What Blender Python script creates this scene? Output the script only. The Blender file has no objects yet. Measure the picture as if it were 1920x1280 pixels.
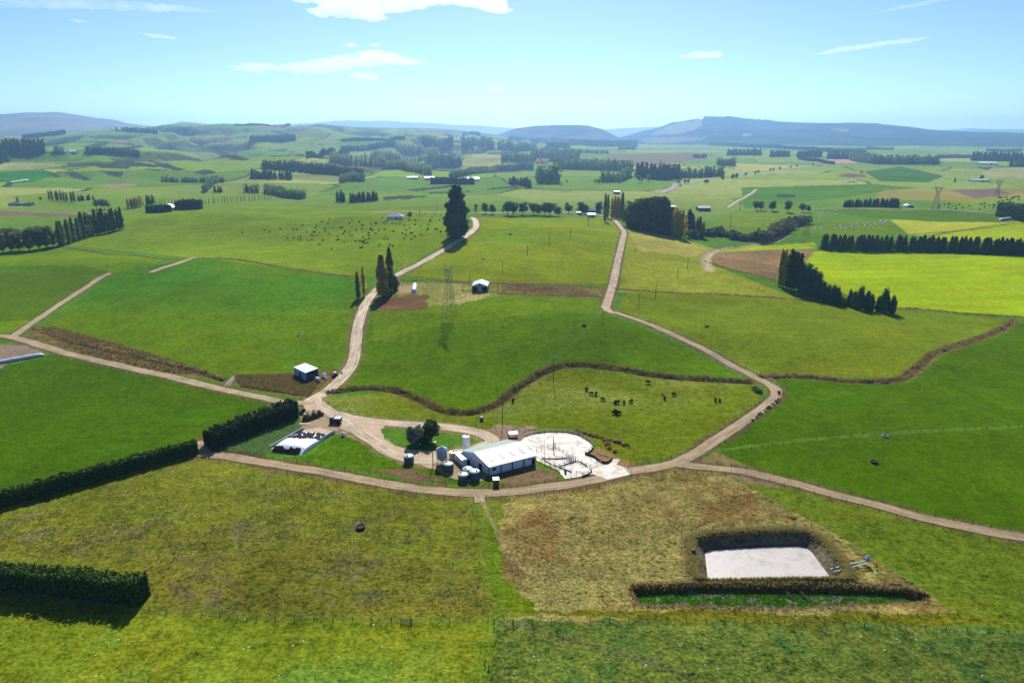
import bpy, bmesh, math, random
import numpy as np
from mathutils import Vector, Matrix
SC = bpy.context.scene
COL = SC.collection
R_ = math.radians
# ---------------------------------------------------------------- camera
CAM_H = 110.0
FOC = 1280.0                      # focal length in photo pixels (photo is 1920 wide)
PITCH = math.atan(393.0/1280.0)   # horizon at photo row 247
cd = bpy.data.cameras.new('camera'); cam = bpy.data.objects.new('camera', cd); COL.objects.link(cam)
cd.sensor_width = 36.0; cd.lens = 24.0; cd.clip_start = 0.5; cd.clip_end = 60000
cam.location = (0, 0, CAM_H); cam.rotation_euler = (math.pi/2 - PITCH, 0, 0)
SC.camera = cam
# ---------------------------------------------------------------- sky, sun, exposure
SUN_EL = R_(40)
w = bpy.data.worlds.new('World'); SC.world = w; w.use_nodes = True
nt = w.node_tree; bg = nt.nodes['Background']
sky = nt.nodes.new('ShaderNodeTexSky'); sky.sky_type = 'NISHITA'; sky.sun_disc = False
sky.sun_elevation = SUN_EL; sky.sun_rotation = 0.0
sky.altitude = 100; sky.air_density = 0.5; sky.dust_density = 0.35; sky.ozone_density = 8.0
nt.links.new(sky.outputs[0], bg.inputs[0]); bg.inputs[1].default_value = 0.12
sl = bpy.data.lights.new('sun', 'SUN'); sl.energy = 5.0; sl.angle = R_(0.5); sl.color = (1.0, 0.97, 0.92)
so = bpy.data.objects.new('sun', sl); COL.objects.link(so); so.rotation_euler = (-(math.pi/2 - SUN_EL), 0, 0)
SC.view_settings.view_transform = 'Standard'; SC.view_settings.look = 'None'
SC.view_settings.exposure = 0.50; SC.view_settings.gamma = 1.0
try:
    SC.view_settings.use_curve_mapping = False
except Exception: pass
SC.cycles.use_denoising = True
try:
    SC.cycles.denoiser = 'OPENIMAGEDENOISE'; SC.cycles.denoising_input_passes = 'RGB_ALBEDO_NORMAL'; SC.cycles.denoising_prefilter = 'ACCURATE'; SC.cycles.denoising_quality = 'HIGH'
except Exception: pass
SC.cycles.max_bounces = 6; SC.cycles.diffuse_bounces = 2; SC.cycles.glossy_bounces = 2
SC.cycles.transparent_max_bounces = 16; SC.cycles.volume_bounces = 1
SC.cycles.sample_clamp_indirect = 4.0
SC.render.film_transparent = False
# ---------------------------------------------------------------- small helpers
def s2l(c):
    c = np.asarray(c, float)/255.0
    return np.where(c <= 0.04045, c/12.92, ((c+0.055)/1.055)**2.4)
def obj(name, me, mat=None, parent=None, loc=None, rot=None, scale=None):
    o = bpy.data.objects.new(name, me); COL.objects.link(o)
    if mat is not None and me is not None and not me.materials: me.materials.append(mat)
    if parent is not None: o.parent = parent
    if loc is not None: o.location = loc
    if rot is not None: o.rotation_euler = rot
    if scale is not None: o.scale = scale
    return o
def tag(o, label=None, cat=None, group=None, kind=None):
    if label: o['label'] = label
    if cat: o['category'] = cat
    if group: o['group'] = group
    if kind: o['kind'] = kind
    return o
def empty(name, loc=(0,0,0), rz=0, label=None, cat=None, group=None, scale=None):
    o = bpy.data.objects.new(name, None); COL.objects.link(o); o.empty_display_size = 0.5
    o.location = loc; o.rotation_euler = (0, 0, rz)
    if scale is not None: o.scale = (scale,)*3 if np.isscalar(scale) else scale
    return tag(o, label, cat, group)
def copy_tree(o, parent=None):
    c = o.copy(); COL.objects.link(c)
    if parent is not None: c.parent = parent
    for ch in o.children: copy_tree(ch, c)
    return c
def mesh_np(name, V, F, mats=None, cols=None, smooth=False, mat_idx=None):
    """mesh from numpy: V (n,3), F (m,k) all k-gons"""
    V = np.asarray(V, np.float32); F = np.asarray(F, np.int32)
    me = bpy.data.meshes.new(name); k = F.shape[1]
    me.vertices.add(len(V)); me.vertices.foreach_set('co', V.ravel())
    me.loops.add(F.size); me.loops.foreach_set('vertex_index', F.ravel())
    me.polygons.add(len(F))
    me.polygons.foreach_set('loop_start', np.arange(0, F.size, k, dtype=np.int32))
    me.polygons.foreach_set('loop_total', np.full(len(F), k, np.int32))
    if smooth: me.polygons.foreach_set('use_smooth', np.ones(len(F), bool))
    if cols is not None:
        a = me.color_attributes.new('Col', 'FLOAT_COLOR', 'POINT')
        c = np.ones((len(V), 4), np.float32); c[:, :cols.shape[1]] = cols
        a.data.foreach_set('color', c.ravel())
    if mats is not None:
        for m in (mats if isinstance(mats, (list, tuple)) else [mats]): me.materials.append(m)
    me.update(calc_edges=True); me.validate()
    return me
class MB:
    """collects simple solids, builds ONE mesh"""
    def __init__(s): s.V = []; s.F = []
    def add(s, V, F):
        b = len(s.V); s.V += [tuple(map(float, v)) for v in V]; s.F += [tuple(i+b for i in f) for f in F]; return s
    def box(s, c, d, rz=0):
        x, y, z = d[0]/2, d[1]/2, d[2]/2; ca, sa = math.cos(rz), math.sin(rz)
        V = []
        for dx, dy, dz in ((-x,-y,-z),(x,-y,-z),(x,y,-z),(-x,y,-z),(-x,-y,z),(x,-y,z),(x,y,z),(-x,y,z)):
            V.append((c[0]+dx*ca-dy*sa, c[1]+dx*sa+dy*ca, c[2]+dz))
        return s.add(V, [(0,3,2,1),(4,5,6,7),(0,1,5,4),(1,2,6,5),(2,3,7,6),(3,0,4,7)])
    def hexa(s, bot, top):
        return s.add(list(bot)+list(top), [(0,3,2,1),(4,5,6,7),(0,1,5,4),(1,2,6,5),(2,3,7,6),(3,0,4,7)])
    def bar(s, a, b, w, w2=None, n=4):
        a = Vector(a); b = Vector(b); d = (b-a)
        if d.length < 1e-6: return s
        d.normalize(); w2 = w if w2 is None else w2
        u = d.cross(Vector((0,0,1)))
        if u.length < 1e-3: u = Vector((1,0,0))
        u.normalize(); v = d.cross(u)
        V = []
        for p, r in ((a, w), (b, w2)):
            for k in range(n):
                t = 2*math.pi*(k+.5)/n; V.append(p+(u*math.cos(t)+v*math.sin(t))*r)
        F = [(k, (k+1)%n, n+(k+1)%n, n+k) for k in range(n)] + [tuple(range(n-1,-1,-1)), tuple(range(n, 2*n))]
        return s.add(V, F)
    def lathe(s, prof, n=24, c=(0,0,0)):
        V = []; F = []
        for r, z in prof:
            for k in range(n):
                t = 2*math.pi*k/n; V.append((c[0]+r*math.cos(t), c[1]+r*math.sin(t), c[2]+z))
        for j in range(len(prof)-1):
            for k in range(n):
                F.append((j*n+k, j*n+(k+1)%n, (j+1)*n+(k+1)%n, (j+1)*n+k))
        F.append(tuple(range(n-1,-1,-1))); m = (len(prof)-1)*n; F.append(tuple(range(m, m+n)))
        return s.add(V, F)
    def prism(s, pts, z0, z1):
        n = len(pts); V = [(p[0],p[1],z0) for p in pts]+[(p[0],p[1],z1) for p in pts]
        F = [tuple(range(n-1,-1,-1)), tuple(range(n,2*n))]+[(k,(k+1)%n,n+(k+1)%n,n+k) for k in range(n)]
        return s.add(V, F)
    def mesh(s, name, smooth=False):
        me = bpy.data.meshes.new(name); me.from_pydata(s.V, [], s.F); me.update()
        bm = bmesh.new(); bm.from_mesh(me); bmesh.ops.recalc_face_normals(bm, faces=bm.faces); bm.to_mesh(me); bm.free()
        if smooth:
            for p in me.polygons: p.use_smooth = len(p.vertices) == 4
        return me
    def build(s, name, mat, parent=None, loc=None, rot=None, smooth=False):
        return obj(name, s.mesh(name, smooth), mat, parent, loc, rot)
# ---------------------------------------------------------------- numpy noise
def _hash(ix, iy, seed):
    h = (ix.astype(np.int64)*374761393 + iy.astype(np.int64)*668265263 + seed*1442695041) & 0x7fffffff
    h = ((h ^ (h >> 13))*1274126177) & 0x7fffffff
    return ((h ^ (h >> 16)) & 0xffff)/65535.0
def vnoise(x, y, seed=0):
    x = np.asarray(x, float); y = np.asarray(y, float)
    ix = np.floor(x); iy = np.floor(y); fx = x-ix; fy = y-iy
    ux = fx*fx*fx*(fx*(fx*6-15)+10); uy = fy*fy*fy*(fy*(fy*6-15)+10)
    a = _hash(ix, iy, seed); b = _hash(ix+1, iy, seed); c = _hash(ix, iy+1, seed); d = _hash(ix+1, iy+1, seed)
    return (a*(1-ux)+b*ux)*(1-uy)+(c*(1-ux)+d*ux)*uy
def fbm(x, y, seed=0, oct=4, gain=.5):
    s = 0; a = 1; t = 0
    for k in range(oct):
        s = s+a*(vnoise(x*2**k+17.3*k, y*2**k-9.1*k, seed+k)-.5); t += a; a *= gain
    return s/t*2       # about -1..1
def sst(a, b, x):
    t = np.clip((np.asarray(x, float)-a)/(b-a), 0, 1); return t*t*(3-2*t)
# ---------------------------------------------------------------- photo pixel <-> ray
CP, SP = math.cos(PITCH), math.sin(PITCH)
def ray(px, py):
    dx = (np.asarray(px, float)-960)/FOC; dy = (640-np.asarray(py, float))/FOC
    return dx, CP+dy*SP, dy*CP-SP        # x, y, z (not normalised)
def project(x, y, z):
    z = z-CAM_H; d = y*CP-z*SP; d = np.where(d < .1, .1, d); u = y*SP+z*CP
    return 960+FOC*x/d, 640-FOC*u/d
def row_z(r, px, py):
    a, b, c = ray(px, py); return CAM_H+r*c/math.hypot(a, b)
def poly_px(pts): return np.asarray(pts, float)
def in_poly(x, y, P):
    inside = np.zeros(np.shape(x), bool); n = len(P)
    for i in range(n):
        x0, y0 = P[i]; x1, y1 = P[(i+1) % n]
        if y0 == y1: continue
        c = ((y0 > y) != (y1 > y)) & (x < (x1-x0)*(y-y0)/(y1-y0)+x0)
        inside ^= c
    return inside
def seg_dist(x, y, P, closed=False):
    """distance of points to a polyline; also arc parameter"""
    d = np.full(np.shape(x), 1e9); n = len(P)
    for i in range(n if closed else n-1):
        ax, ay = P[i][:2]; bx, by = P[(i+1) % n][:2]; ux, uy = bx-ax, by-ay; L = ux*ux+uy*uy+1e-9
        t = np.clip(((x-ax)*ux+(y-ay)*uy)/L, 0, 1)
        d = np.minimum(d, np.hypot(x-ax-t*ux, y-ay-t*uy))
    return d
def smooth_path(P, step):
    """Catmull-Rom through P (n,2), resampled at about step"""
    P = np.asarray(P, float)
    Q = np.vstack([2*P[0]-P[1], P, 2*P[-1]-P[-2]]); out = []
    for i in range(1, len(Q)-2):
        p0, p1, p2, p3 = Q[i-1], Q[i], Q[i+1], Q[i+2]
        m = max(2, int(np.linalg.norm(p2-p1)/step))
        t = np.linspace(0, 1, m, endpoint=False)[:, None]
        out.append(.5*((2*p1)+(-p0+p2)*t+(2*p0-5*p1+4*p2-p3)*t**2+(-p0+3*p1-3*p2+p3)*t**3))
    out.append(P[-1:]); return np.vstack(out)
# ================================================================ TERRAIN (one height grid about the viewpoint)
AZ = np.concatenate([np.arange(-180, -46, 4.0), np.arange(-46, 46.001, 0.08), np.arange(50, 180.1, 4.0)])
AZ[0] = -180; AZ[-1] = 180
AZR = np.radians(AZ)
rr = [1.0, 8, 18, 30, 42, 52, 60]
while rr[-1] < 15500:
    r = rr[-1]; rr.append(r+max(.30, min(r*r/CAM_H*.0012, .0065*r)))
RR = np.array(rr); NA, NR = len(AZ), len(RR)
LR = np.log(RR)
# broad relief: (photo column, [(distance, height)...])
_cols = [
 (-500, [(0,0),(350,0),(600,6),(900,10),(1300,14),(2000,35),(3000,62),(4000,78),(5500,70),(7500,20),(16000,0)]),
 (0,    [(0,0),(350,0),(600,6),(900,10),(1300,14),(2000,33),(3000,58),(4000,82),(5500,70),(7500,20),(16000,0)]),
 (180,  [(0,0),(350,1),(560,9),(700,8),(900,11),(1300,14),(2000,33),(3000,64),(4000,96),(5500,116),(7500,30),(16000,0)]),
 (350,  [(0,0),(330,1),(520,10),(640,9),(800,14),(1000,12),(1300,10),(2000,28),(3000,58),(4000,102),(5600,172),(7500,30),(16000,0)]),
 (500,  [(0,0),(330,1),(500,9),(640,12),(800,18),(1000,13),(1300,8),(2000,20),(3000,52),(4000,92),(5600,176),(7500,30),(16000,0)]),
 (700,  [(0,0),(300,0),(400,8),(520,13),(700,24),(800,22),(1000,6),(1300,3),(2000,10),(3000,26),(4000,62),(5600,148),(7500,30),(16000,0)]),
 (870,  [(0,0),(280,0),(360,8),(460,15),(600,27),(700,26),(900,8),(1300,2),(2000,3),(3000,6),(4200,25),(5600,100),(7500,30),(16000,0)]),
 (1020, [(0,0),(260,0),(330,7),(430,14),(560,24),(660,25),(850,8),(1300,1),(2000,0),(3000,0),(5000,4),(7500,0),(16000,0)]),
 (1200, [(0,0),(270,0),(340,4),(450,7),(600,13),(700,10),(900,3),(1300,0),(2000,0),(3000,0),(5000,0),(16000,0)]),
 (1450, [(0,0),(300,0),(500,1),(700,0),(1000,3),(1300,5),(2000,3),(3000,0),(5000,0),(16000,0)]),
 (1750, [(0,0),(300,1),(500,0),(700,2),(1000,8),(1300,10),(2000,8),(3000,0),(5000,0),(16000,0)]),
 (2400, [(0,0),(300,1),(500,0),(700,2),(1000,8),(1300,10),(2000,8),(3000,0),(5000,0),(16000,0)])]
_ca = np.array([math.degrees(math.atan((c-960)/FOC/1.046)) for c, _ in _cols])
_tab = np.array([np.interp(RR, [p[0] for p in t], [p[1] for p in t]) for _, t in _cols])     # columns x NR
def _gs(a, k, ax):
    n = int(k*3); g = np.exp(-.5*(np.arange(-n, n+1)/k)**2); g /= g.sum()
    p = np.pad(a, [(n, n) if i == ax else (0, 0) for i in range(2)], mode='edge')
    return np.apply_along_axis(lambda v: np.convolve(v, g, 'valid'), ax, p)
_tab = _gs(_tab, 16, 1)
_az_u = np.arange(-60, 60.1, .5)
_u = np.array([np.interp(_az_u, _ca, _tab[:, j]) for j in range(NR)]).T
_u = _gs(_u, 6, 0)
ZG = np.empty((NA, NR))
_azc = np.clip(AZ, -60, 60)
_i = np.clip(((_azc+60)/.5).astype(int), 0, len(_az_u)-2); _f = ((_azc+60)/.5-_i)[:, None]
ZG = _u[_i]*(1-_f)+_u[_i+1]*_f
XG = np.sin(AZR)[:, None]*RR[None, :]; YG = np.cos(AZR)[:, None]*RR[None, :]
RG = np.broadcast_to(RR[None, :], XG.shape); AG = np.broadcast_to(AZ[:, None], XG.shape)
# rolling noise
ZG = ZG+fbm(XG/90, YG/90, 3, 3)*2.0*sst(230, 420, RG)+fbm(XG/240, YG/240, 7, 3)*7.0*sst(330, 800, RG)
left = 1-sst(-6, 10, AG)
hillA = sst(1150, 2600, RG)*(1-sst(6500, 8500, RG))*left
_wx = fbm(XG/700, YG/700, 21, 3)*180; _wy = fbm(XG/700, YG/700, 29, 3)*180
GUL = np.exp(-(fbm((XG+_wx)/620, (YG+_wy)/900, 11, 4, .5)/.16)**2)          # incised valleys
GUL2 = np.exp(-(fbm((XG-_wy)/300, (YG+_wx)/420, 15, 3, .5)/.13)**2)*sst(-.15, .25, fbm(XG/800, YG/800, 17, 2))
ZG = ZG+hillA*(44*fbm(XG/760, YG/1000, 19, 3)-42*GUL-26*GUL2+10)*np.clip(RG/3000, .5, 1.2)
ZG = ZG+fbm(XG/600, YG/600, 41, 3)*5*sst(1300, 2600, RG)*(1-left)*(1-sst(5000, 9000, RG))
# shaped swellings of the near fields: (photo px,py on flat ground, height, radius across, radius along)
def flat(px, py, z=0.0):
    a, b, c = ray(px, py); t = (z-CAM_H)/c; return a*t, b*t
def swell(px, py, h, sx, sy):
    global ZG
    x, y = flat(px, py); ZG = ZG+h*np.exp(-((XG-x)/sx)**2-((YG-y)/sy)**2)
swell(930, 630, 4.0, 70, 45); swell(1180, 650, 2.5, 60, 40); swell(360, 575, 4.0, 90, 55)
swell(560, 640, 2.0, 40, 40); swell(1020, 470, 4.0, 80, 50); swell(150, 520, 5, 80, 40)
swell(1500, 640, 2.5, 90, 40); swell(1700, 800, 2.0, 60, 40); swell(1150, 960, 1.6, 40, 18); swell(450, 960, 1.2, 60, 25)
swell(300, 430, 5, 120, 60); swell(620, 450, 4, 90, 50)
# effluent pond basin and the weedy trench in front of it
POND_Z = -1.9
pond_w = np.array([flat(*p, z=POND_Z) for p in [(1324,1036),(1340,1031),(1420,1026),(1490,1023.5),(1508,1026),(1520,1035),(1556,1084),(1330,1087)]])
trench_w = np.array([flat(*p, z=-1.0) for p in [(1192,1112),(1330,1106),(1560,1108),(1690,1114),(1725,1128),(1600,1136),(1460,1142),(1300,1136),(1200,1134)]])
def sdist(P):
    m = (XG > P[:, 0].min()-14) & (XG < P[:, 0].max()+14) & (YG > P[:, 1].min()-14) & (YG < P[:, 1].max()+14)
    D = np.full(XG.shape, 99.0); x, y = XG[m], YG[m]
    d = seg_dist(x, y, P, True); D[m] = np.where(in_poly(x, y, P), -d, d); return D
DP = sdist(pond_w); DT = sdist(trench_w)
bump = 1.0*np.exp(-((DP-4.2)/2.4)**2)
ZG = np.where(DP < 20, ZG*np.clip(DP/14, 0, 1)+bump, ZG)
ZG = np.where(DP < 3.6, np.minimum(ZG, np.clip(POND_Z-.35+DP*.95, POND_Z-.6, 9)), ZG)
ZG = np.where(DT < 2.2, np.minimum(ZG, np.clip(-1.25+np.maximum(DT, 0)*.9, -1.25, 9)+.12*fbm(XG/2.2, YG/2.2, 77, 2)), ZG)
# level pad for milking shed, yards
_px, _py = flat(985, 850)
_pad = np.hypot((XG-_px)/60, (YG-_py)/38); ZG = ZG*sst(.7, 1.3, _pad)
def height(x, y):
    x = np.asarray(x, float); y = np.asarray(y, float)
    az = np.degrees(np.arctan2(x, y)); r = np.maximum(np.hypot(x, y), 1.01)
    i = np.clip(np.searchsorted(AZ, az)-1, 0, NA-2); j = np.clip(np.searchsorted(RR, r)-1, 0, NR-2)
    fa = (az-AZ[i])/(AZ[i+1]-AZ[i]); fr = (r-RR[j])/(RR[j+1]-RR[j])
    return (ZG[i, j]*(1-fa)+ZG[i+1, j]*fa)*(1-fr)+(ZG[i, j+1]*(1-fa)+ZG[i+1, j+1]*fa)*fr
def G(px, py):
    """ground point seen at a photo pixel"""
    a, b, c = ray(px, py); h = math.hypot(a, b); az = math.degrees(math.atan2(a, b))
    i = min(max(int(np.searchsorted(AZ, az))-1, 0), NA-2); f = (az-AZ[i])/(AZ[i+1]-AZ[i])
    z = ZG[i]*(1-f)+ZG[i+1]*f
    d = z-(CAM_H+RR*c/h); k = np.argmax(d > 0)
    if d[k] <= 0: return np.array([RR[-1]*a/h, RR[-1]*b/h, z[-1]])
    k = max(k, 1); t = -d[k-1]/(d[k]-d[k-1]+1e-9); r = RR[k-1]+t*(RR[k]-RR[k-1])
    return np.array([r*a/h, r*b/h, z[k-1]+t*(z[k]-z[k-1])])
def GP(pts): return np.array([G(*p) for p in pts])
def mpp(p):
    """metres per photo pixel across the view at a world point"""
    return (p[1]*CP-(p[2]-CAM_H)*SP)/FOC
PXG, PYG = project(XG, YG, ZG)
FRONT = (YG*CP-(ZG-CAM_H)*SP > 1)
# ================================================================ GROUND COLOUR (albedo, some hill light and shade painted in, held per vertex)
KALB = 0.70
def alb(c): return s2l(c)*KALB
BASE = np.empty((NA, NR, 3)); RO = np.full((NA, NR), .35)        # RO: how rough and clumpy the sward is
n1 = fbm(XG/34, YG/34, 101, 4); n2 = fbm(XG/9, YG/9, 102, 3); n3 = fbm(XG/150, YG/150, 103, 3); n4 = fbm(XG/3.2, YG/3.2, 104, 2)
# far country: a patchwork of paddocks (jittered cells), tinted by kind of sward
cs = 330.0
def cells(x, y, s, seed):
    wx = x+fbm(x/900, y/900, seed+5, 2)*160; wy = y+fbm(x/900, y/900, seed+6, 2)*160
    gx, gy = np.floor(wx/s), np.floor(wy/s); best = np.full(x.shape, 1e9); sec = best.copy(); bid = np.zeros(x.shape)
    for dx in (-1, 0, 1):
        for dy in (-1, 0, 1):
            cx, cy = gx+dx, gy+dy
            jx = (cx+.5+.7*(_hash(cx, cy, seed)-.5))*s; jy = (cy+.5+.7*(_hash(cx, cy, seed+1)-.5))*s
            d = np.maximum(np.abs(wx-jx), np.abs(wy-jy))+.35*np.hypot(wx-jx, wy-jy); h = _hash(cx, cy, seed+2)
            sec = np.where(d < best, best, np.minimum(sec, d)); bid = np.where(d < best, h, bid); best = np.minimum(best, d)
    return bid, sec-best
far = sst(700, 1500, RG)
cid, edge = cells(XG, YG, cs, 55)
pal = np.array([alb(c) for c in [(134,158,54),(118,150,50),(142,162,64),(126,158,48),(146,164,72),(112,146,54),(138,164,54),(164,172,84),(124,148,60),(132,160,66),(136,156,58),(122,154,46)]])
farc = pal[np.clip((cid*len(pal)).astype(int), 0, len(pal)-1)]
nearc = np.broadcast_to(alb((90,130,36)), farc.shape)
BASE[:] = nearc*(1-far[..., None])+farc*far[..., None]
hedge_line = (edge < 9) & (RG > 1300); BASE[hedge_line] = alb((74,88,48))
# scrubby gullies, viewer-facing slopes painted dark for scrub and shade, bare tan faces on the hills to the left
scrub = np.clip(hillA*1.6, 0, 1)*sst(.42, .8, np.maximum(GUL, GUL2*.95)+.22*n1+.1*n2)*sst(-.35, .1, fbm(XG/420, YG/420, 63, 3))
BASE = BASE*(1-.8*scrub[..., None])+alb((62,66,44))*.8*scrub[..., None]
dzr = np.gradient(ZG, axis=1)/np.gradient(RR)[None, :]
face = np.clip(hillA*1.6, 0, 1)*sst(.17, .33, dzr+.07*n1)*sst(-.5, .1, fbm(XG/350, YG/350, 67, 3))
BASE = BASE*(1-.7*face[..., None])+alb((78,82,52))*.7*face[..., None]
tan_ = hillA*sst(.05, .45, fbm(XG/420, YG/420, 61, 4)-.12)*sst(2600, 4200, RG)
BASE = BASE*(1-.75*tan_[..., None])+alb((150,138,100))*.75*tan_[..., None]
def near_px(m, pad=60): return m
def region(pts, warp=0):
    P = poly_px(pts); m = FRONT & (PXG > P[:, 0].min()-30) & (PXG < P[:, 0].max()+30) & (PYG > P[:, 1].min()-30) & (PYG < P[:, 1].max()+30)
    k = np.nonzero(m); s = 190/RG[k]*warp
    ins = in_poly(PXG[k]+s*(14*n2[k]+8*n4[k]+16*n1[k]), PYG[k]+s*(6*n2[k]+4*n4[k]), P)
    return k[0][ins], k[1][ins]
def field(pts, c, rough=.3, vary=.10, c2=None, n=None, lo=0., hi=.5, warp=None):
    c = (c[0]+8, c[1]-8, max(4, c[2]-12)) if c[1] > c[0] else c
    if warp is None: warp = 1.0 if (c[0] >= c[1] or rough >= .5) else .12
    i, j = region(pts, warp); v = np.broadcast_to(alb(c), (len(i), 3)).copy()
    if c2 is not None:
        t = sst(lo, hi, (n1 if n is None else n)[i, j])[:, None]; v = v*(1-t)+alb(c2)*t
    BASE[i, j] = v*(1+vary*n1[i, j]+vary*.6*n2[i, j]+vary*.5*n3[i, j])[:, None]; RO[i, j] = rough
# --- far named patches
field([(1520,304),(1580,297),(1625,303),(1600,306),(1545,306)], (205,150,120), .1)
field([(1568,330),(1590,325),(1622,328),(1626,332),(1590,333)], (128,96,80), .6)
field([(1620,322),(1690,312),(1770,330),(1740,342),(1650,340)], (70,125,50), .1)
field([(1390,352),(1640,345),(1720,352),(1560,372),(1395,392)], (84,140,46), .1)
field([(1140,290),(1300,286),(1330,300),(1200,312),(1120,302)], (128,132,96), .1)
field([(860,300),(905,288),(1000,300),(960,312),(870,318)], (170,180,84), .1)
field([(800,276),(905,283),(900,292),(800,288)], (168,180,90), .1)
field([(1200,262),(1300,256),(1480,262),(1460,272),(1230,272)], (120,140,80), .1)
field([(1370,306),(1520,312),(1440,320),(1380,318)], (180,186,100), .1)
field([(1840,318),(1960,312),(1960,336),(1850,332)], (164,160,96), .1)
field([(1660,356),(1920,352),(1960,366),(1800,378),(1640,372)], (148,152,84), .15)
field([(1780,356),(1870,354),(1900,364),(1830,372)], (130,108,92), .15)
field([(0,322),(80,318),(110,326),(60,342),(-60,342)], (54,132,56), .1)
field([(0,304),(140,308),(60,318),(-50,318)], (165,165,90), .1)

field([(-300,399),(0,398),(180,403),(172,406),(-300,405)], (128,112,78), .5)
field([(250,398),(420,398),(700,390),(830,386),(830,398),(480,384),(240,402)], (104,136,44), .2)
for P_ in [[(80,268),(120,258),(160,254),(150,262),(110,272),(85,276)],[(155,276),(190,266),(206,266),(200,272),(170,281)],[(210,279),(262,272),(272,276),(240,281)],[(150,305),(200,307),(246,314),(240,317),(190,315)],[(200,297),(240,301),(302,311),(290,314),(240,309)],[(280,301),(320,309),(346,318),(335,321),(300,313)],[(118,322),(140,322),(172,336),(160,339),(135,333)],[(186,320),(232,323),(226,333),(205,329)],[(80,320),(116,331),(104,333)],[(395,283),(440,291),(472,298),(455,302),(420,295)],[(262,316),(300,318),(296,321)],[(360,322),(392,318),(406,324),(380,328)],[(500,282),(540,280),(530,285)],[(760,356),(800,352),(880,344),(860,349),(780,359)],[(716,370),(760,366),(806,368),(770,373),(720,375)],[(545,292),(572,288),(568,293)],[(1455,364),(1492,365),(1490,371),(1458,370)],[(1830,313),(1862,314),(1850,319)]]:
    field(P_, (60,88,72), .6, .25, warp=.9)  # scrub dashes; one hillside's shade is painted dark among them
for P_ in [[(330,255),(400,261),(440,262),(430,268),(370,266)],[(470,239),(540,236),(560,241),(500,245)],[(360,240),(420,245),(442,258),(400,252)],[(196,262),(226,264),(250,272),(220,272)],[(180,348),(230,343),(262,347),(230,353)],[(590,263),(640,266),(620,270)]]:
    field(P_, (152,134,104), .4, .25, warp=.9)
# --- the paddocks of the farm
field([(-300,480),(0,470),(130,465),(320,485),(205,513),(30,622),(-300,660)], (98,142,28), .3)
field([(-300,505),(0,500),(150,496),(215,512),(120,560),(60,600),(-300,610)], (80,124,28), .3)  # dark band: shade of the slope painted into the sward colour
field([(130,460),(240,400),(480,383),(840,394),(850,450),(740,514),(660,520),(360,483)], (110,150,38), .3, .14)
field([(760,516),(895,430),(885,408),(1152,409),(1166,430),(1142,532),(900,528)], (124,154,32), .3, .14, (108,142,28), n3, -.1, .5)
field([(1176,430),(1260,442),(1340,466),(1325,492),(1400,522),(1500,562),(1160,548)], (136,160,54), .45, .14)
field([(1176,432),(1260,444),(1330,468),(1300,482),(1200,470)], (156,166,84), .45, .12)
field([(1180,545),(1500,562),(1690,582),(1900,600),(1880,618),(1760,650),(1690,706),(1430,708),(1370,688),(1250,624),(1150,588)], (107,140,36), .35, .10)
field([(1505,470),(1920,480),(2500,486),(2500,600),(1920,594),(1690,579),(1600,560),(1520,512)], (149,188,22), .15, .08)
field([(1328,474),(1400,468),(1532,467),(1506,495),(1472,527),(1345,497)], (144,116,78), .5, .25)
field([(1330,473),(1420,462),(1526,454),(1533,466),(1400,470)], (150,190,34), .15)
field([(1525,392),(1900,396),(1890,417),(1760,418),(1670,411),(1560,398)], (80,128,40), .15, .06)
field([(1500,425),(1600,413),(1668,411),(1706,441),(1530,440),(1500,456)], (98,140,38), .25, .08)
field([(1668,411),(1760,416),(1890,417),(1740,441),(1706,441)], (170,190,64), .15, .06)
field([(1730,446),(1900,416),(2500,380),(2500,484),(1920,470)], (152,186,34), .15, .06)
field([(1290,440),(1380,395),(1520,395),(1500,424),(1440,455)], (108,146,50), .3)
field([(80,618),(205,515),(330,490),(380,483),(665,522),(672,560),(655,690),(560,696),(430,706),(240,658)], (94,138,26), .35, .12, (76,122,22), n3, -.2, .6)
field([(-300,700),(0,690),(110,662),(300,706),(490,748),(500,760),(385,830),(0,928),(-400,990)], (66,115,18), .32, .10)
field([(700,586),(760,560),(850,572),(960,552),(1130,562),(1138,588),(1250,634),(1390,706),(1060,682),(980,720),(900,772),(830,768),(700,735),(620,735),(662,690)], (84,132,20), .34, .12)
field([(700,586),(760,562),(850,574),(960,554),(1130,564),(1136,586),(960,592),(840,606),(700,640)], (98,142,28), .34, .12)  # lit upper slope painted lighter than the shaded centre
field([(600,748),(760,738),(830,770),(900,776),(980,722),(1060,690),(1400,720),(1430,742),(1300,842),(1190,872),(1100,832),(990,806),(900,800),(700,790)], (106,136,34), .5, .14, (118,130,48), n1, .0, .6)
field([(1400,884),(1300,866),(1345,826),(1468,738),(1442,708),(1700,716),(1770,662),(1910,606),(2500,560),(2500,1110),(1920,1004),(1560,922)], (70,118,18), .3, .10)
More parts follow.
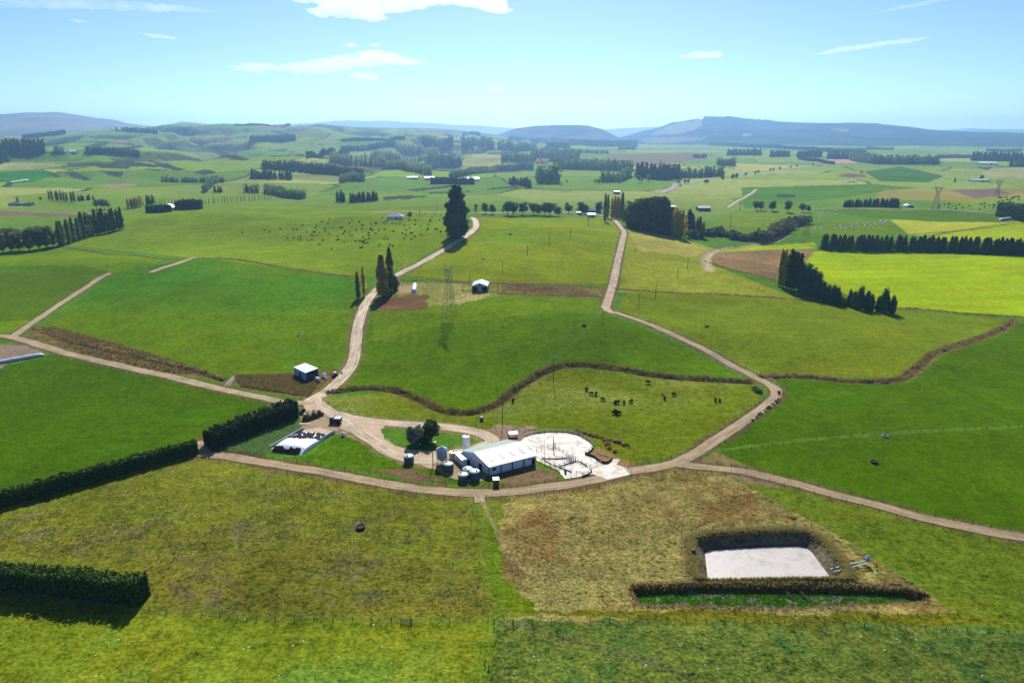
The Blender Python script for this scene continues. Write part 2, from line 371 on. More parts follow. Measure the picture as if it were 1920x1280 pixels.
# --- foreground
field([(-500,1085),(0,944),(375,849),(388,858),(500,872),(700,905),(890,932),(940,1164),(0,1152),(-500,1150)], (108,130,48), .6, .16, (112,112,54), n2+n4*.8, .0, .8)
field([(-300,1020),(300,980),(640,1010),(900,1080),(930,1150),(280,1140),(260,1050),(-300,1040)], (106,122,50), .75, .2, (108,104,56), n2+n4*.9, -.1, .7)
field([(895,934),(1060,917),(1190,888),(1280,882),(1370,892),(1440,935),(1540,985),(1700,1080),(1800,1150),(1300,1160),(940,1168)], (150,142,76), .9, .18, (122,106,56), n2+n1, -.1, .6)
field([(895,934),(950,930),(930,1000),(960,1080),(1010,1160),(930,1166)], (92,128,28), .6, .12, (112,124,40), n2, .0, .6)
field([(1090,880),(1190,895),(1400,905),(1430,950),(1250,1000),(1120,1050),(960,1090),(930,1010),(1000,960)], (146,134,72), .95, .2, (120,98,52), n2+n1, -.3, .4)
field([(1362,890),(1480,907),(1720,972),(1920,1014),(2500,1130),(2500,1210),(1920,1182),(1800,1150),(1700,1076),(1540,986),(1430,927)], (92,126,40), .6, .12)
field([(-500,1150),(0,1150),(450,1158),(938,1168),(905,1285),(860,1600),(-700,1600)], (112,142,42), .6, .16, (109,137,42), n1+.6*n2, -.1, .6)
field([(938,1168),(1300,1160),(1920,1182),(2500,1210),(2500,1600),(880,1600),(905,1285)], (96,126,56), .95, .16, (80,108,44), n2+n4*.6, .0, .7)
field([(940,1150),(1300,1142),(1500,1150),(1810,1150),(1920,1176),(1300,1166)], (96,116,34), .8, .14)
# pond surrounds: rank brown grass on the banks, bare muddy slopes inside
bd = (DP < 9) & (DP > 3); t = sst(9, 6, DP)*sst(3, 4, DP)*.85
BASE[bd] = (BASE*(1-t[..., None])+alb((128,108,64))*t[..., None])[bd]; RO[bd] = 1
ins_ = DP <= 3.2; BASE[ins_] = alb((118,108,84))*(1+.3*n4[ins_])[:, None]; RO[ins_] = .6
tr = DT < .4; BASE[tr] = np.where((fbm(XG/3, YG/1.6, 91, 3) > .22)[..., None], alb((112,112,96)), alb((66,108,30)))[tr]; RO[tr] = .8
tb = (DT >= .4) & (DT < 3.2); t = sst(3.2, 2, DT)*.8
BASE[tb] = (BASE*(1-t[..., None])+alb((130,108,66))*t[..., None])[tb]
# --- strips and bare patches
field([(60,616),(100,612),(250,652),(380,692),(425,712),(300,698),(160,664),(50,632)], (130,108,64), .9, .2, (104,96,50), n2, 0, .5)
field([(440,704),(560,698),(640,690),(612,722),(580,746),(450,726)], (126,100,60), .9, .2, (96,98,46), n2, .1, .5)
field([(-300,640),(55,646),(82,660),(0,690),(-300,770)], (158,136,116), .3, .15)
field([(735,532),(900,530),(1136,540),(1128,560),(960,552),(850,572),(805,574),(735,552)], (146,146,72), .7, .15)
field([(704,556),(803,552),(796,579),(702,584)], (128,98,64), .6, .15)
field([(738,537),(772,535),(770,550),(736,550)], (190,158,118), .2, .1)
field([(850,553),(900,548),(920,552),(895,565),(860,572)], (170,160,96), .5, .15)
field([(940,530),(1136,540),(1128,556),(940,551)], (124,104,66), .9, .25, (120,124,50), n2, .1, .5)
field([(680,640),(668,600),(700,545),(742,520),(690,560)], (128,112,60), .5)
field([(395,842),(480,800),(562,762),(566,800),(508,850),(516,872)], (70,104,44), .8, .15)
field([(520,868),(570,852),(632,812),(700,838),(740,865),(800,878),(870,905),(760,896)], (76,126,24), .5, .14)
field([(560,770),(612,760),(660,790),(700,815),(740,842),(712,842),(640,816),(600,806),(556,806)], (168,144,108), .2, .15)
field([(752,872),(860,866),(922,902),(1060,888),(1048,906),(900,914),(800,902)], (84,122,34), .5, .14)
field([(800,868),(850,862),(900,888),(880,905),(845,896),(815,884)], (138,108,74), .3, .15)
field([(928,886),(1000,876),(1048,884),(1046,900),(960,910),(934,902)], (128,106,76), .4, .2)
field([(690,878),(780,884),(830,900),(760,900)], (126,104,72), .5, .2)
field([(1098,856),(1120,838),(1150,856),(1192,872),(1180,880),(1140,868)], (160,128,80), .4, .2)
field([(900,805),(940,796),(1010,800),(1000,815),(960,830),(925,832)], (168,140,112), .3, .2)
field([(1230,868),(1330,842),(1420,880),(1360,884),(1280,872)], (134,122,72), .4, .2, (76,116,34), n2, .0, .5)
field([(1350,884),(1440,898),(1470,915),(1400,905)], (138,112,90), .3, .2)
# bright mown lanes / stripes in the lime coloured paddocks, and pale swaths by the upper lane
i, j = region([(1505,470),(1920,480),(2500,486),(2500,600),(1920,594),(1690,579),(1600,560),(1520,512)])
BASE[i, j] *= (1+.07*np.sin(YG[i, j]*.9+3*fbm(XG[i, j]/60, YG[i, j]/60, 5, 2))+.05*np.sin(YG[i, j]*.31))[:, None]
i, j = region([(1505,470),(1600,474),(1640,520),(1560,545),(1520,512)])
BASE[i, j] *= (1+.10*np.sin(XG[i, j]*1.1))[:, None]
i, j = region([(1190,436),(1260,446),(1325,468),(1300,480),(1200,468)])
BASE[i, j] *= (1+.12*np.sin(XG[i, j]*1.0+YG[i, j]*.12))[:, None]
# large-scale variation everywhere
st_ = fbm(XG/46+.35*YG/46, YG/5, 131, 3)*(1-sst(700, 1100, RG)); st2 = fbm(XG/5, YG/40+.3*XG/40, 133, 3)*(1-sst(500, 900, RG))
BASE *= (1+.11*n3+.08*n1+.06*st_+.05*st2)[..., None]
yl = sst(.05, .5, fbm(XG/26, YG/15, 135, 4))*(1-sst(900, 1500, RG))*.35          # yellower worn patches
BASE[..., 0] *= 1+.30*yl; BASE[..., 1] *= 1+.04*yl
PATHS = []        # (world polyline, half width, colour, softness) painted as worn verge below tracks and ditches
def paint(P, hw, c, soft, k=1.0, rough=None):
    lo = P.min(0)-hw-soft; hi = P.max(0)+hw+soft
    m = np.nonzero((XG > lo[0]) & (XG < hi[0]) & (YG > lo[1]) & (YG < hi[1]))
    d = seg_dist(XG[m], YG[m], P)+n4[m]*soft*.7
    t = (k*sst(hw+soft, hw, d))[:, None]
    BASE[m] = BASE[m]*(1-t)+alb(c)*t
    if rough is not None: RO[m] = RO[m]*(1-t[:, 0])+rough*t[:, 0]
# ================================================================ TRACKS (draped ribbons), YARD PATCHES
def wpath(pts, step=2.5):
    W = GP(pts)[:, :2]; return smooth_path(W, step)
_main_upper = [(886,408),(893,420),(887,432),(868,447),(838,465),(800,487),(755,510),(735,521),(716,535),(700,550),(687,567),(677,590),(670,620),(667,650),(661,680),(645,705),(618,730),(590,747),(576,756)]
_main_lower = [(590,747),(594,762),(625,775),(665,785),(710,791),(760,795),(820,799),(870,805),(905,814),(922,824),(915,834),(890,843),(850,850)]
_inner = [(625,775),(655,797),(680,814),(708,832),(738,850),(775,862),(815,864),(850,850)]
_left_lane = [(-160,610),(-40,626),(25,633),(100,655),(200,680),(300,702),(400,726),(480,743),(530,753),(590,756)]
_left_up = [(25,631),(60,606),(110,572),(150,546),(185,523),(207,512)]
_left_up2 = [(283,511),(330,495),(366,483)]
_front = [(383,826),(378,840),(388,852),(430,856),(500,868),(600,884),(700,903),(800,918),(880,924),(950,922.5),(1030,913),(1100,902.5),(1180,884),(1255,871),(1295,855),(1340,826),(1400,786),(1440,757),(1456,740),(1449,725),(1420,709),(1380,689),(1320,655),(1250,622),(1190,598),(1152,585)]
_gap = [(500,752),(450,780),(400,815),(383,832)]
_lane_up = [(1152,588),(1136,578),(1141,560),(1150,530),(1158,490),(1166,455),(1170,436),(1161,422),(1150,411)]
_right = [(1270,870),(1330,877),(1400,885),(1480,904),(1560,926),(1640,946),(1720,968),(1800,986),(1920,1008),(2100,1042),(2400,1095)]
_stub = [(425,724),(436,710),(444,703)]
_gate = [(897,925),(899,934),(900,942)]
_road_mid = [(700,398),(830,398),(886,399),(960,398),(1040,398),(1100,397),(1146,408)]
_farlane = [(1366,389),(1385,376),(1405,365),(1420,355)]
_farlane2 = [(1235,362),(1262,352),(1268,344)]
_highway = [(1290,345),(1340,334),(1400,325),(1450,318),(1500,312),(1560,309),(1640,308)]
_farroad = [(1500,392),(1600,391),(1700,392),(1800,395),(1900,399),(2100,402)]
_leftroad = [(-200,394),(0,396),(90,399),(180,402)]
TRACKS = [  # name, px path, half width m, colour, edge colour
 ('gravel_road', _main_upper, 2.9, (232,208,170), (136,112,76)),
 ('gravel_road', _main_lower, 2.8, (230,204,166), (150,126,90)),
 ('gravel_road', _inner, 2.7, (228,202,164), (150,126,90)),
 ('dirt_track', _left_lane, 2.3, (202,176,132), (112,104,60)),
 ('dirt_track', _left_up, 2.2, (204,178,134), (112,104,60)),
 ('dirt_track', _left_up2, 2.2, (204,178,134), (112,104,60)),
 ('dirt_track', _front, 2.35, (194,166,124), (112,88,60)),
 ('dirt_track', _lane_up, 2.6, (208,176,136), (120,104,66)),
 ('dirt_track', _right, 2.2, (188,160,118), (108,92,60)),
 ('dirt_track', _stub, 1.2, (176,160,132), (112,104,60)),
 ('dirt_track', _gate, 1.6, (194,166,124), (120,116,60)),
 ('country_road', _road_mid, 2.6, (196,182,150), (150,140,90)),
 ('country_road', _farlane, 2.8, (206,184,150), (140,130,80)),
 ('country_road', _farlane2, 7.0, (170,160,150), (150,130,100)),
 ('highway', _highway, 5.0, (170,174,176), (110,130,70)),
 ('country_road', _farroad, 2.6, (176,164,140), (140,126,86)),
 ('country_road', _leftroad, 2.6, (176,150,120), (140,120,84)),
]
DITCHES = [  # px path, half width m, tuft height m, seed
 ([(612,737),(680,728),(740,733),(790,752),(830,770),(880,774),(930,759),(980,722),(1030,694),(1080,684),(1160,692),(1240,705),(1330,712),(1408,716)], 2.4, 1.0),
 ([(1428,705),(1520,707),(1600,715),(1680,713),(1720,692),(1760,660),(1830,637),(1888,612),(1900,600)], 2.4, .9),
 ([(78,622),(130,640),(200,657),(290,678),(370,697),(418,712)], 1.6, .9),
 ([(120,464),(220,478),(300,485),(420,485),(520,500),(600,512),(668,520)], 1.8, .6),
 ([(745,524),(820,526),(900,529),(1000,532),(1136,540)], 1.2, .7),
 ([(1152,541),(1250,548),(1400,555),(1500,562),(1590,573)], 1.6, .6),
 ([(1684,578),(1740,581),(1800,587),(1860,591),(1940,596),(2100,600)], 2.0, .8),
 ([(1322,490),(1350,500),(1400,512),(1470,530)], 1.6, .6),
 ([(1700,440),(1760,436),(1840,428),(1920,418)], 1.3, .6),
 ([(935,551),(1000,553),(1060,555),(1126,558)], 1.3, .6),
]
for nm, P, hw, c, e in TRACKS:
    W = wpath(P); paint(W, hw+.6, e, 2.2 if W[:, 1].mean() < 700 else 4, .85, .4)
for P, hw, th in DITCHES:
    W = wpath(P); paint(W, hw, (116,96,58), 1.5, .8, .9)
_creek = wpath([(1330,505),(1323,490),(1328,475),(1350,466),(1400,461),(1440,455),(1470,440),(1495,424),(1512,414)])
paint(_creek, 3.0, (196,172,138), 3.0, .9, .5)
for W_, dp, sg in [(wpath(P), 1.2, hw*.75) for P, hw, th in DITCHES[:3]]+[(wpath(DITCHES[5][0]), .8, 1.5), (_creek, 2.2, 4.0)]:      # cut the drains and the creek into the ground
    lo = W_.min(0)-15; hi = W_.max(0)+15; m = np.nonzero((XG > lo[0]) & (XG < hi[0]) & (YG > lo[1]) & (YG < hi[1])); ZG[m] -= dp*np.exp(-(seg_dist(XG[m], YG[m], W_)/sg)**2)
# near fence lines show as slightly ranker strips
for P in [[(1200,872),(1360,842),(1500,826),(1700,810),(1920,800),(2200,785)]]:
    paint(wpath(P), .6, (96,128,44), 1.2, .7)
paint(wpath([(885,935),(905,1000),(925,1080),(932,1160),(920,1230),(905,1300)]), 1.2, (98,130,40), 2.5, .3)
paint(wpath([(905,940),(925,985),(955,1040),(1010,1085),(1060,1100)]), .35, (170,158,112), .6, .55)
paint(wpath([(930,1165),(1010,1182),(1100,1210),(1250,1250),(1330,1300)]), .3, (110,100,70), .5, .7)
# ------------------------------------------------ ground mesh
def _ids(i0, i1, j0, j1):
    I, J = np.meshgrid(np.arange(i0, i1), np.arange(j0, j1), indexing='ij')
    return np.stack([I*NR+J, I*NR+J+1, (I+1)*NR+J+1, (I+1)*NR+J], -1).reshape(-1, 4)
V = np.stack([XG, YG, ZG], -1).reshape(-1, 3)
C4 = np.concatenate([BASE.reshape(-1, 3), RO.reshape(-1, 1)], 1)

def nodes(name):
    m = bpy.data.materials.new(name); m.use_nodes = True; t = m.node_tree
    return m, t, t.nodes['Principled BSDF'], t.nodes.new, t.links.new
def ground_mat():
    m, t, b, N, L = nodes('pasture')
    at = N('ShaderNodeAttribute'); at.attribute_name = 'Col'
    tc = N('ShaderNodeTexCoord')
    def noise(sc, det, rough=.6, stretch=None):
        n = N('ShaderNodeTexNoise'); n.inputs['Scale'].default_value = sc; n.inputs['Detail'].default_value = det; n.inputs['Roughness'].default_value = rough
        L(tc.outputs['Object'], n.inputs['Vector']); return n
    nf = noise(1.1, 3, .65); nm_ = noise(.33, 3, .6); nb = noise(.07, 3, .6)
    def rng(src, a, b_, c, d):
        r = N('ShaderNodeMapRange'); r.inputs[1].default_value = a; r.inputs[2].default_value = b_; r.inputs[3].default_value = c; r.inputs[4].default_value = d
        L(src, r.inputs[0]); return r
    def math_(op, a, b_):
        q = N('ShaderNodeMath'); q.operation = op
        for k, v in ((0, a), (1, b_)):
            if isinstance(v, (int, float)): q.inputs[k].default_value = v
            else: L(v, q.inputs[k])
        return q.outputs[0]
    f = rng(nf.outputs[0], .28, .72, -1, 1).outputs[0]; g = rng(nm_.outputs[0], .3, .7, -1, 1).outputs[0]; h = rng(nb.outputs[0], .3, .7, -1, 1).outputs[0]
    amp = math_('MULTIPLY_ADD', at.outputs['Alpha'], .72); amp.node.inputs[2].default_value = .20
    v = math_('ADD', math_('ADD', math_('MULTIPLY', f, .85), math_('MULTIPLY', g, .45)), math_('MULTIPLY', h, .25))
    val = math_('ADD', math_('MULTIPLY', v, amp), 1.0)
    hs = N('ShaderNodeHueSaturation'); L(at.outputs['Color'], hs.inputs['Color']); L(val, hs.inputs['Value'])
    hue = math_('MULTIPLY_ADD', math_('MULTIPLY', g, at.outputs['Alpha']), -.018); hue.node.inputs[2].default_value = .5
    L(hue, hs.inputs['Hue'])
    # scattered dark dock plants / dung pats
    vo = N('ShaderNodeTexVoronoi'); vo.inputs['Scale'].default_value = .35; L(tc.outputs['Object'], vo.inputs['Vector'])
    d1 = rng(vo.outputs['Distance'], .10, .16, 1, 0); sel = N('ShaderNodeSeparateColor'); L(vo.outputs['Color'], sel.inputs[0])
    d2 = rng(sel.outputs[0], .5, .6, 0, .7); dk = math_('MULTIPLY', d1.outputs[0], d2.outputs[0])
    vo2 = N('ShaderNodeTexVoronoi'); vo2.inputs['Scale'].default_value = .85; L(tc.outputs['Object'], vo2.inputs['Vector']); sel2 = N('ShaderNodeSeparateColor'); L(vo2.outputs['Color'], sel2.inputs[0])
    dk2 = math_('MULTIPLY', rng(vo2.outputs['Distance'], .12, .26, 1, 0).outputs[0], rng(sel2.outputs[0], .5, .8, 0, .5).outputs[0]); dk = math_('MAXIMUM', dk, dk2)
    mx = N('ShaderNodeMix'); mx.data_type = 'RGBA'; L(dk, mx.inputs[0]); L(hs.outputs[0], mx.inputs[6]); mx.inputs[7].default_value = (.03, .055, .012, 1)
    L(mx.outputs[2], b.inputs['Base Color'])
    b.inputs['Roughness'].default_value = 1; b.inputs['Specular IOR Level'].default_value = 0
    bp = N('ShaderNodeBump'); bp.inputs['Distance'].default_value = .16; bs = math_('MULTIPLY_ADD', at.outputs['Alpha'], .6); bs.node.inputs[2].default_value = .15
    L(bs, bp.inputs['Strength']); L(math_('ADD', f, g), bp.inputs['Height']); L(bp.outputs[0], b.inputs['Normal'])
    return m
M_GROUND = ground_mat()
F = _ids(0, NA-1, 0, NR-1)
go = obj('ground', mesh_np('ground', V, F, M_GROUND, C4, smooth=True)); tag(go, kind='structure')
def gravel_mat(name, c, c2, wet=0.0, rough=.85, grain=1.2, track=False):
    m, t, b, N, L = nodes(name)
    tc = N('ShaderNodeTexCoord'); uv = N('ShaderNodeUVMap')
    n = N('ShaderNodeTexNoise'); n.inputs['Scale'].default_value = grain; n.inputs['Detail'].default_value = 4; L(tc.outputs['Object'], n.inputs['Vector'])
    n2_ = N('ShaderNodeTexNoise'); n2_.inputs['Scale'].default_value = .12; n2_.inputs['Detail'].default_value = 4; L(tc.outputs['Object'], n2_.inputs['Vector'])
    ad = N('ShaderNodeMath'); ad.operation = 'ADD'; L(n.outputs[0], ad.inputs[0]); L(n2_.outputs[0], ad.inputs[1])
    last = ad.outputs[0]
    if track:   # wheel ruts run along the ribbon (U across the track, in metres)
        sx = N('ShaderNodeSeparateXYZ'); L(uv.outputs[0], sx.inputs[0])
        mp = N('ShaderNodeCombineXYZ'); L(sx.outputs[0], mp.inputs[0]); q = N('ShaderNodeMath'); q.operation = 'MULTIPLY'; q.inputs[1].default_value = .05; L(sx.outputs[1], q.inputs[0]); L(q.outputs[0], mp.inputs[1])
        n3_ = N('ShaderNodeTexNoise'); n3_.inputs['Scale'].default_value = 1.1; n3_.inputs['Detail'].default_value = 3; L(mp.outputs[0], n3_.inputs['Vector'])
        q2 = N('ShaderNodeMath'); q2.operation = 'MULTIPLY_ADD'; q2.inputs[1].default_value = 1.7; L(n3_.outputs[0], q2.inputs[0]); L(last, q2.inputs[2])
        q3 = N('ShaderNodeMath'); q3.operation = 'SUBTRACT'; q3.inputs[1].default_value = .85; L(q2.outputs[0], q3.inputs[0]); last = q3.outputs[0]
    rp = N('ShaderNodeValToRGB'); rp.color_ramp.elements[0].position = .72; rp.color_ramp.elements[1].position = 1.25
    mr = N('ShaderNodeMapRange'); mr.inputs[1].default_value = .65; mr.inputs[2].default_value = 1.3; L(last, mr.inputs[0])
    rp.color_ramp.elements[0].position = 0; rp.color_ramp.elements[1].position = 1
    rp.color_ramp.elements[0].color = (*alb(c2), 1); rp.color_ramp.elements[1].color = (*alb(c), 1)
    L(mr.outputs[0], rp.inputs[0]); L(rp.outputs[0], b.inputs['Base Color'])
    b.inputs['Roughness'].default_value = rough; b.inputs['Specular IOR Level'].default_value = .2
    bp = N('ShaderNodeBump'); bp.inputs['Distance'].default_value = .08; bp.inputs['Strength'].default_value = .4; L(n.outputs[0], bp.inputs['Height']); L(bp.outputs[0], b.inputs['Normal'])
    return m
def ribbon(name, W, hw, mat, lift=.06, seed=0, kind='structure'):
    d = np.gradient(W, axis=0); d /= np.linalg.norm(d, axis=1)[:, None]+1e-9; nrm = np.stack([d[:, 1], -d[:, 0]], 1)
    s = np.concatenate([[0], np.cumsum(np.linalg.norm(np.diff(W, axis=0), axis=1))])
    K = 7; u = np.linspace(-1, 1, K)
    wl = hw*(1+.16*fbm(s/5, s*0+seed, 9, 3)); wr = hw*(1+.16*fbm(s/5, s*0+seed+50, 9, 3))
    Vv = []; UV = []
    for k in range(K):
        off = np.where(u[k] < 0, u[k]*wl, u[k]*wr); p = W+nrm*off[:, None]
        dist = np.hypot(p[:, 0], p[:, 1]); lf = lift+dist*1.6e-4+(1-abs(u[k]))*.03
        Vv.append(np.column_stack([p, height(p[:, 0], p[:, 1])+lf])); UV.append(np.column_stack([off, s]))
    n = len(W); Vv = np.stack(Vv, 1).reshape(-1, 3); UV = np.stack(UV, 1).reshape(-1, 2)
    I, J = np.meshgrid(np.arange(n-1), np.arange(K-1), indexing='ij'); Fq = np.stack([I*K+J, I*K+J+1, (I+1)*K+J+1, (I+1)*K+J], -1).reshape(-1, 4)
    me = mesh_np(name, Vv, Fq, mat, smooth=True)
    ul = me.uv_layers.new(name='UVMap'); li = np.empty(len(me.loops), np.int32); me.loops.foreach_get('vertex_index', li); ul.data.foreach_set('uv', UV[li].astype(np.float32).ravel())
    o = obj(name, me); tag(o, kind=kind); return o
_rc = {}
for q, (nm, P, hw, c, e) in enumerate(TRACKS):
    if c not in _rc: _rc[c] = gravel_mat('gravel', c, tuple(int(v*.70) for v in c), track=True)
    W = wpath(P, 1.5)
    ribbon(nm, W, hw, _rc[c], .05+.004*q, q*7)
def patch(name, pts, mat, lift=.05, kind='structure', warp=.5, hole=None):
    """sheet following the ground inside an outline"""
    W = GP(pts)[:, :2]; lo = W.min(0)-2; hi = W.max(0)+2
    st = max(.35, (hi-lo).max()/160); xs = np.arange(lo[0], hi[0]+st, st); ys = np.arange(lo[1], hi[1]+st, st)
    X, Y = np.meshgrid(xs, ys, indexing='ij'); qx = X+warp*fbm(X/2.5, Y/2.5, 5, 3); qy = Y+warp*fbm(X/2.5, Y/2.5, 6, 3)
    d = seg_dist(qx, qy, W, True); ins = in_poly(qx, qy, W)
    # pull the rim vertices onto the outline so the edge is not stepped
    sd = np.where(ins, -d, d); gx, gy = np.gradient(sd, st); g = np.hypot(gx, gy)+1e-6
    k = np.where(np.abs(sd) < st*.75, sd, 0); X2 = X-gx/g*k; Y2 = Y-gy/g*k
    keep = sd < st*.75
    if hole is not None:
        H = GP(hole)[:, :2]; keep &= ~in_poly(X, Y, H)
    n0, n1_ = X.shape; I, J = np.meshgrid(np.arange(n0-1), np.arange(n1_-1), indexing='ij')
    ok = keep[:-1, :-1] & keep[1:, :-1] & keep[1:, 1:] & keep[:-1, 1:]
    Fq = np.stack([I*n1_+J, (I+1)*n1_+J, (I+1)*n1_+J+1, I*n1_+J+1], -1)[ok]
    used = np.unique(Fq); mp = np.full(X.size, -1); mp[used] = np.arange(len(used))
    x, y = X2.ravel()[used], Y2.ravel()[used]
    Vv = np.column_stack([x, y, height(x, y)+lift+np.hypot(x, y)*1.2e-4])
    o = obj(name, mesh_np(name, Vv, mp[Fq], mat, smooth=True)); tag(o, kind=kind); return o
M_YARDG = gravel_mat('yard_gravel', (218,190,152), (180,150,112))
M_DIRT = gravel_mat('dirt', (180,152,114), (134,106,74))
patch('gravel_yard', [(566,756),(600,748),(640,775),(720,790),(720,800),(715,808),(722,822),(742,836),(775,844),(830,846),(880,838),(905,828),(935,838),(915,850),(880,862),(858,868),(836,868),(820,880),(800,876),(770,866),(745,856),(712,838),(672,816),(640,804),(610,800),(590,790)], M_YARDG, .030)
patch('dirt_apron', [(572,770),(600,768),(640,800),(632,810),(600,812),(570,806),(560,798)], M_DIRT, .10)
patch('dirt_apron', [(812,868),(850,866),(885,872),(915,892),(905,902),(880,904),(845,896),(820,884)], M_DIRT, .11)
# ================================================================ FAR RANGES, HAZE
def hill_mat(name, c1, c2, scale=.004, c3=None, forest=False):
    m, t, b, N, L = nodes(name); tc = N('ShaderNodeTexCoord')
    n = N('ShaderNodeTexNoise'); n.inputs['Scale'].default_value = scale; n.inputs['Detail'].default_value = 8; n.inputs['Roughness'].default_value = .6; L(tc.outputs['Object'], n.inputs['Vector'])
    r = N('ShaderNodeValToRGB'); r.color_ramp.elements[0].position = .38; r.color_ramp.elements[1].position = .62
    r.color_ramp.elements[0].color = (*alb(c1), 1); r.color_ramp.elements[1].color = (*alb(c2), 1); L(n.outputs[0], r.inputs[0])
    at = N('ShaderNodeAttribute'); at.attribute_name = 'Col'; mx = N('ShaderNodeMix'); mx.data_type = 'RGBA'; sp = N('ShaderNodeSeparateColor'); L(at.outputs['Color'], sp.inputs[0]); L(sp.outputs[0], mx.inputs[0]); L(r.outputs[0], mx.inputs[6])
    mx.inputs[7].default_value = (*alb((196,184,150)), 1)
    L(mx.outputs[2], b.inputs['Base Color']); b.inputs['Roughness'].default_value = 1; b.inputs['Specular IOR Level'].default_value = 0
    return m
def hill_range(prof, dist, mat, depth=1800, back=2500, rough=1.0, seed=0, base=0.0, wl=600, bare=None):
    px = np.arange(prof[0][0], prof[-1][0]+1, 2.0); py = np.interp(px, [p[0] for p in prof], [p[1] for p in prof])
    n = len(px); k = np.concatenate([np.linspace(-1, 0, 34), np.linspace(0, 1, 14)[1:]])
    A = np.array([ray(a, b) for a, b in zip(px, py)]); az = np.arctan2(A[:, 0], A[:, 1]); zc = CAM_H+dist*A[:, 2]/np.hypot(A[:, 0], A[:, 1])
    Rr = dist+np.where(k < 0, k*depth, k*back)
    X = np.sin(az)[:, None]*Rr; Y = np.cos(az)[:, None]*Rr
    f = np.where(k < 0, 1-np.abs(k)**1.25, 1-k**2)[None, :]
    spur = 1-np.abs(fbm(X/wl, Y/(wl*1.6), seed, 5, .5))*2
    Z = base+(zc[:, None]-base)*f+rough*(zc[:, None]-base)*.30*(spur-.6)*f*np.minimum(np.abs(k)*5, 1)[None, :]
    Z[:, 0] = -20; Z[:, -1] = -20
    J, I = np.meshgrid(np.arange(len(k)-1), np.arange(n-1)); m_ = len(k)
    Fq = np.stack([I*m_+J, (I+1)*m_+J, (I+1)*m_+J+1, I*m_+J+1], -1).reshape(-1, 4)
    cl = np.zeros((X.size, 3))
    for poly, amt in (bare or []):        # cleared ground and slips on the wooded slopes
        ppx, ppy = project(X, Y, Z); cl[in_poly(ppx+5*fbm(X/200, Y/200, 3, 3), ppy+3*fbm(X/200, Y/200, 5, 3), np.array(poly, float)).ravel(), 0] = amt
    o = obj('hill', mesh_np('hill', np.stack([X, Y, Z], -1).reshape(-1, 3), Fq[:, ::-1], mat, cl, smooth=True)); tag(o, kind='structure'); return o
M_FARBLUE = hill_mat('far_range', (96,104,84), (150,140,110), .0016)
M_MTN = hill_mat('forest_mountain', (44,64,62), (74,92,80), .003)  # forest colour shifted lighter and bluer, standing in for haze
M_TOP = hill_mat('wooded_hill', (62,76,54), (108,110,80), .004)
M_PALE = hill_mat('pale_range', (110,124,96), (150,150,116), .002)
M_CLEAR = hill_mat('cleared_face', (196,186,150), (226,214,180), .01)
hill_range([(-700,216),(-400,222),(-150,218),(0,215),(50,212),(105,211),(140,215),(180,222),(215,225),(240,232),(290,237),(340,247),(380,256)], 9800, M_FARBLUE, 3200, 3000, 1.0, 3, wl=1500)
hill_range([(-700,236),(-200,238),(0,238),(40,244),(90,250),(150,258)], 8600, M_FARBLUE, 1500, 2000, .8, 4, wl=900)
hill_range([(300,240),(340,228),(380,232),(420,236),(560,232),(610,229),(650,226),(690,228),(720,226),(760,229),(830,233),(900,236),(960,240),(1000,247),(1040,252)], 15200, M_PALE, 2500, 900, .8, 8, wl=1500)
hill_range([(1090,252),(1130,243),(1180,240),(1230,238),(1300,240)], 15300, M_PALE, 2000, 900, .6, 9, wl=1300)
hill_range([(915,262),(932,254),(960,243),(1000,237),(1060,235),(1100,236),(1128,243),(1148,252),(1168,262)], 7400, M_TOP, 900, 1500, .9, 12, wl=420)
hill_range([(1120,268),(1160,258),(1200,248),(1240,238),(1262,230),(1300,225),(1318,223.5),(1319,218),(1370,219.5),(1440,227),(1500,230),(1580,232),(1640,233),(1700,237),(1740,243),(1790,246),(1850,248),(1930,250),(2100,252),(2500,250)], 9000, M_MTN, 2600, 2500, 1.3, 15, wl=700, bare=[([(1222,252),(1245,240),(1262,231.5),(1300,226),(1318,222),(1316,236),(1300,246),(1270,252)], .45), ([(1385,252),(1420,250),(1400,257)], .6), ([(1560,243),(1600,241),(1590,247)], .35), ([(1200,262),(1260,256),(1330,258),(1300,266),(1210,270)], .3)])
hill_range([(1640,248),(1760,245),(1820,241),(1870,243),(1950,243),(2200,240),(2600,238)], 15300, M_PALE, 2000, 900, .6, 19, wl=1300)
hill_range([(640,258),(680,246),(720,240),(780,240),(850,243),(905,250),(950,258)], 6600, hill_mat('tan_hill', (104,108,72), (148,138,100), .003), 1100, 1500, 1.3, 23, wl=520)
# haze
def haze():
    b = MB(); L_ = 17500.0; z0, z1 = -60.0, 420.0
    b.hexa([(-L_,-L_,z0),(L_,-L_,z0),(L_,L_,z0),(-L_,L_,z0)], [(-L_,-L_,z1),(L_,-L_,z1),(L_,L_,z1),(-L_,L_,z1)])
    m = bpy.data.materials.new('haze'); m.use_nodes = True; t = m.node_tree; t.nodes.remove(t.nodes['Principled BSDF'])
    v = t.nodes.new('ShaderNodeVolumePrincipled'); v.inputs['Color'].default_value = (.37, .63, 1, 1); v.inputs['Density'].default_value = 8.0e-5; v.inputs['Anisotropy']  .default_value = .6
    t.links.new(v.outputs[0], t.nodes['Material Output'].inputs['Volume']); m.cycles.volume_sampling = 'DISTANCE'; m.cycles.homogeneous_volume = True
    o = b.build('haze', m); tag(o, kind='stuff'); return o
haze()

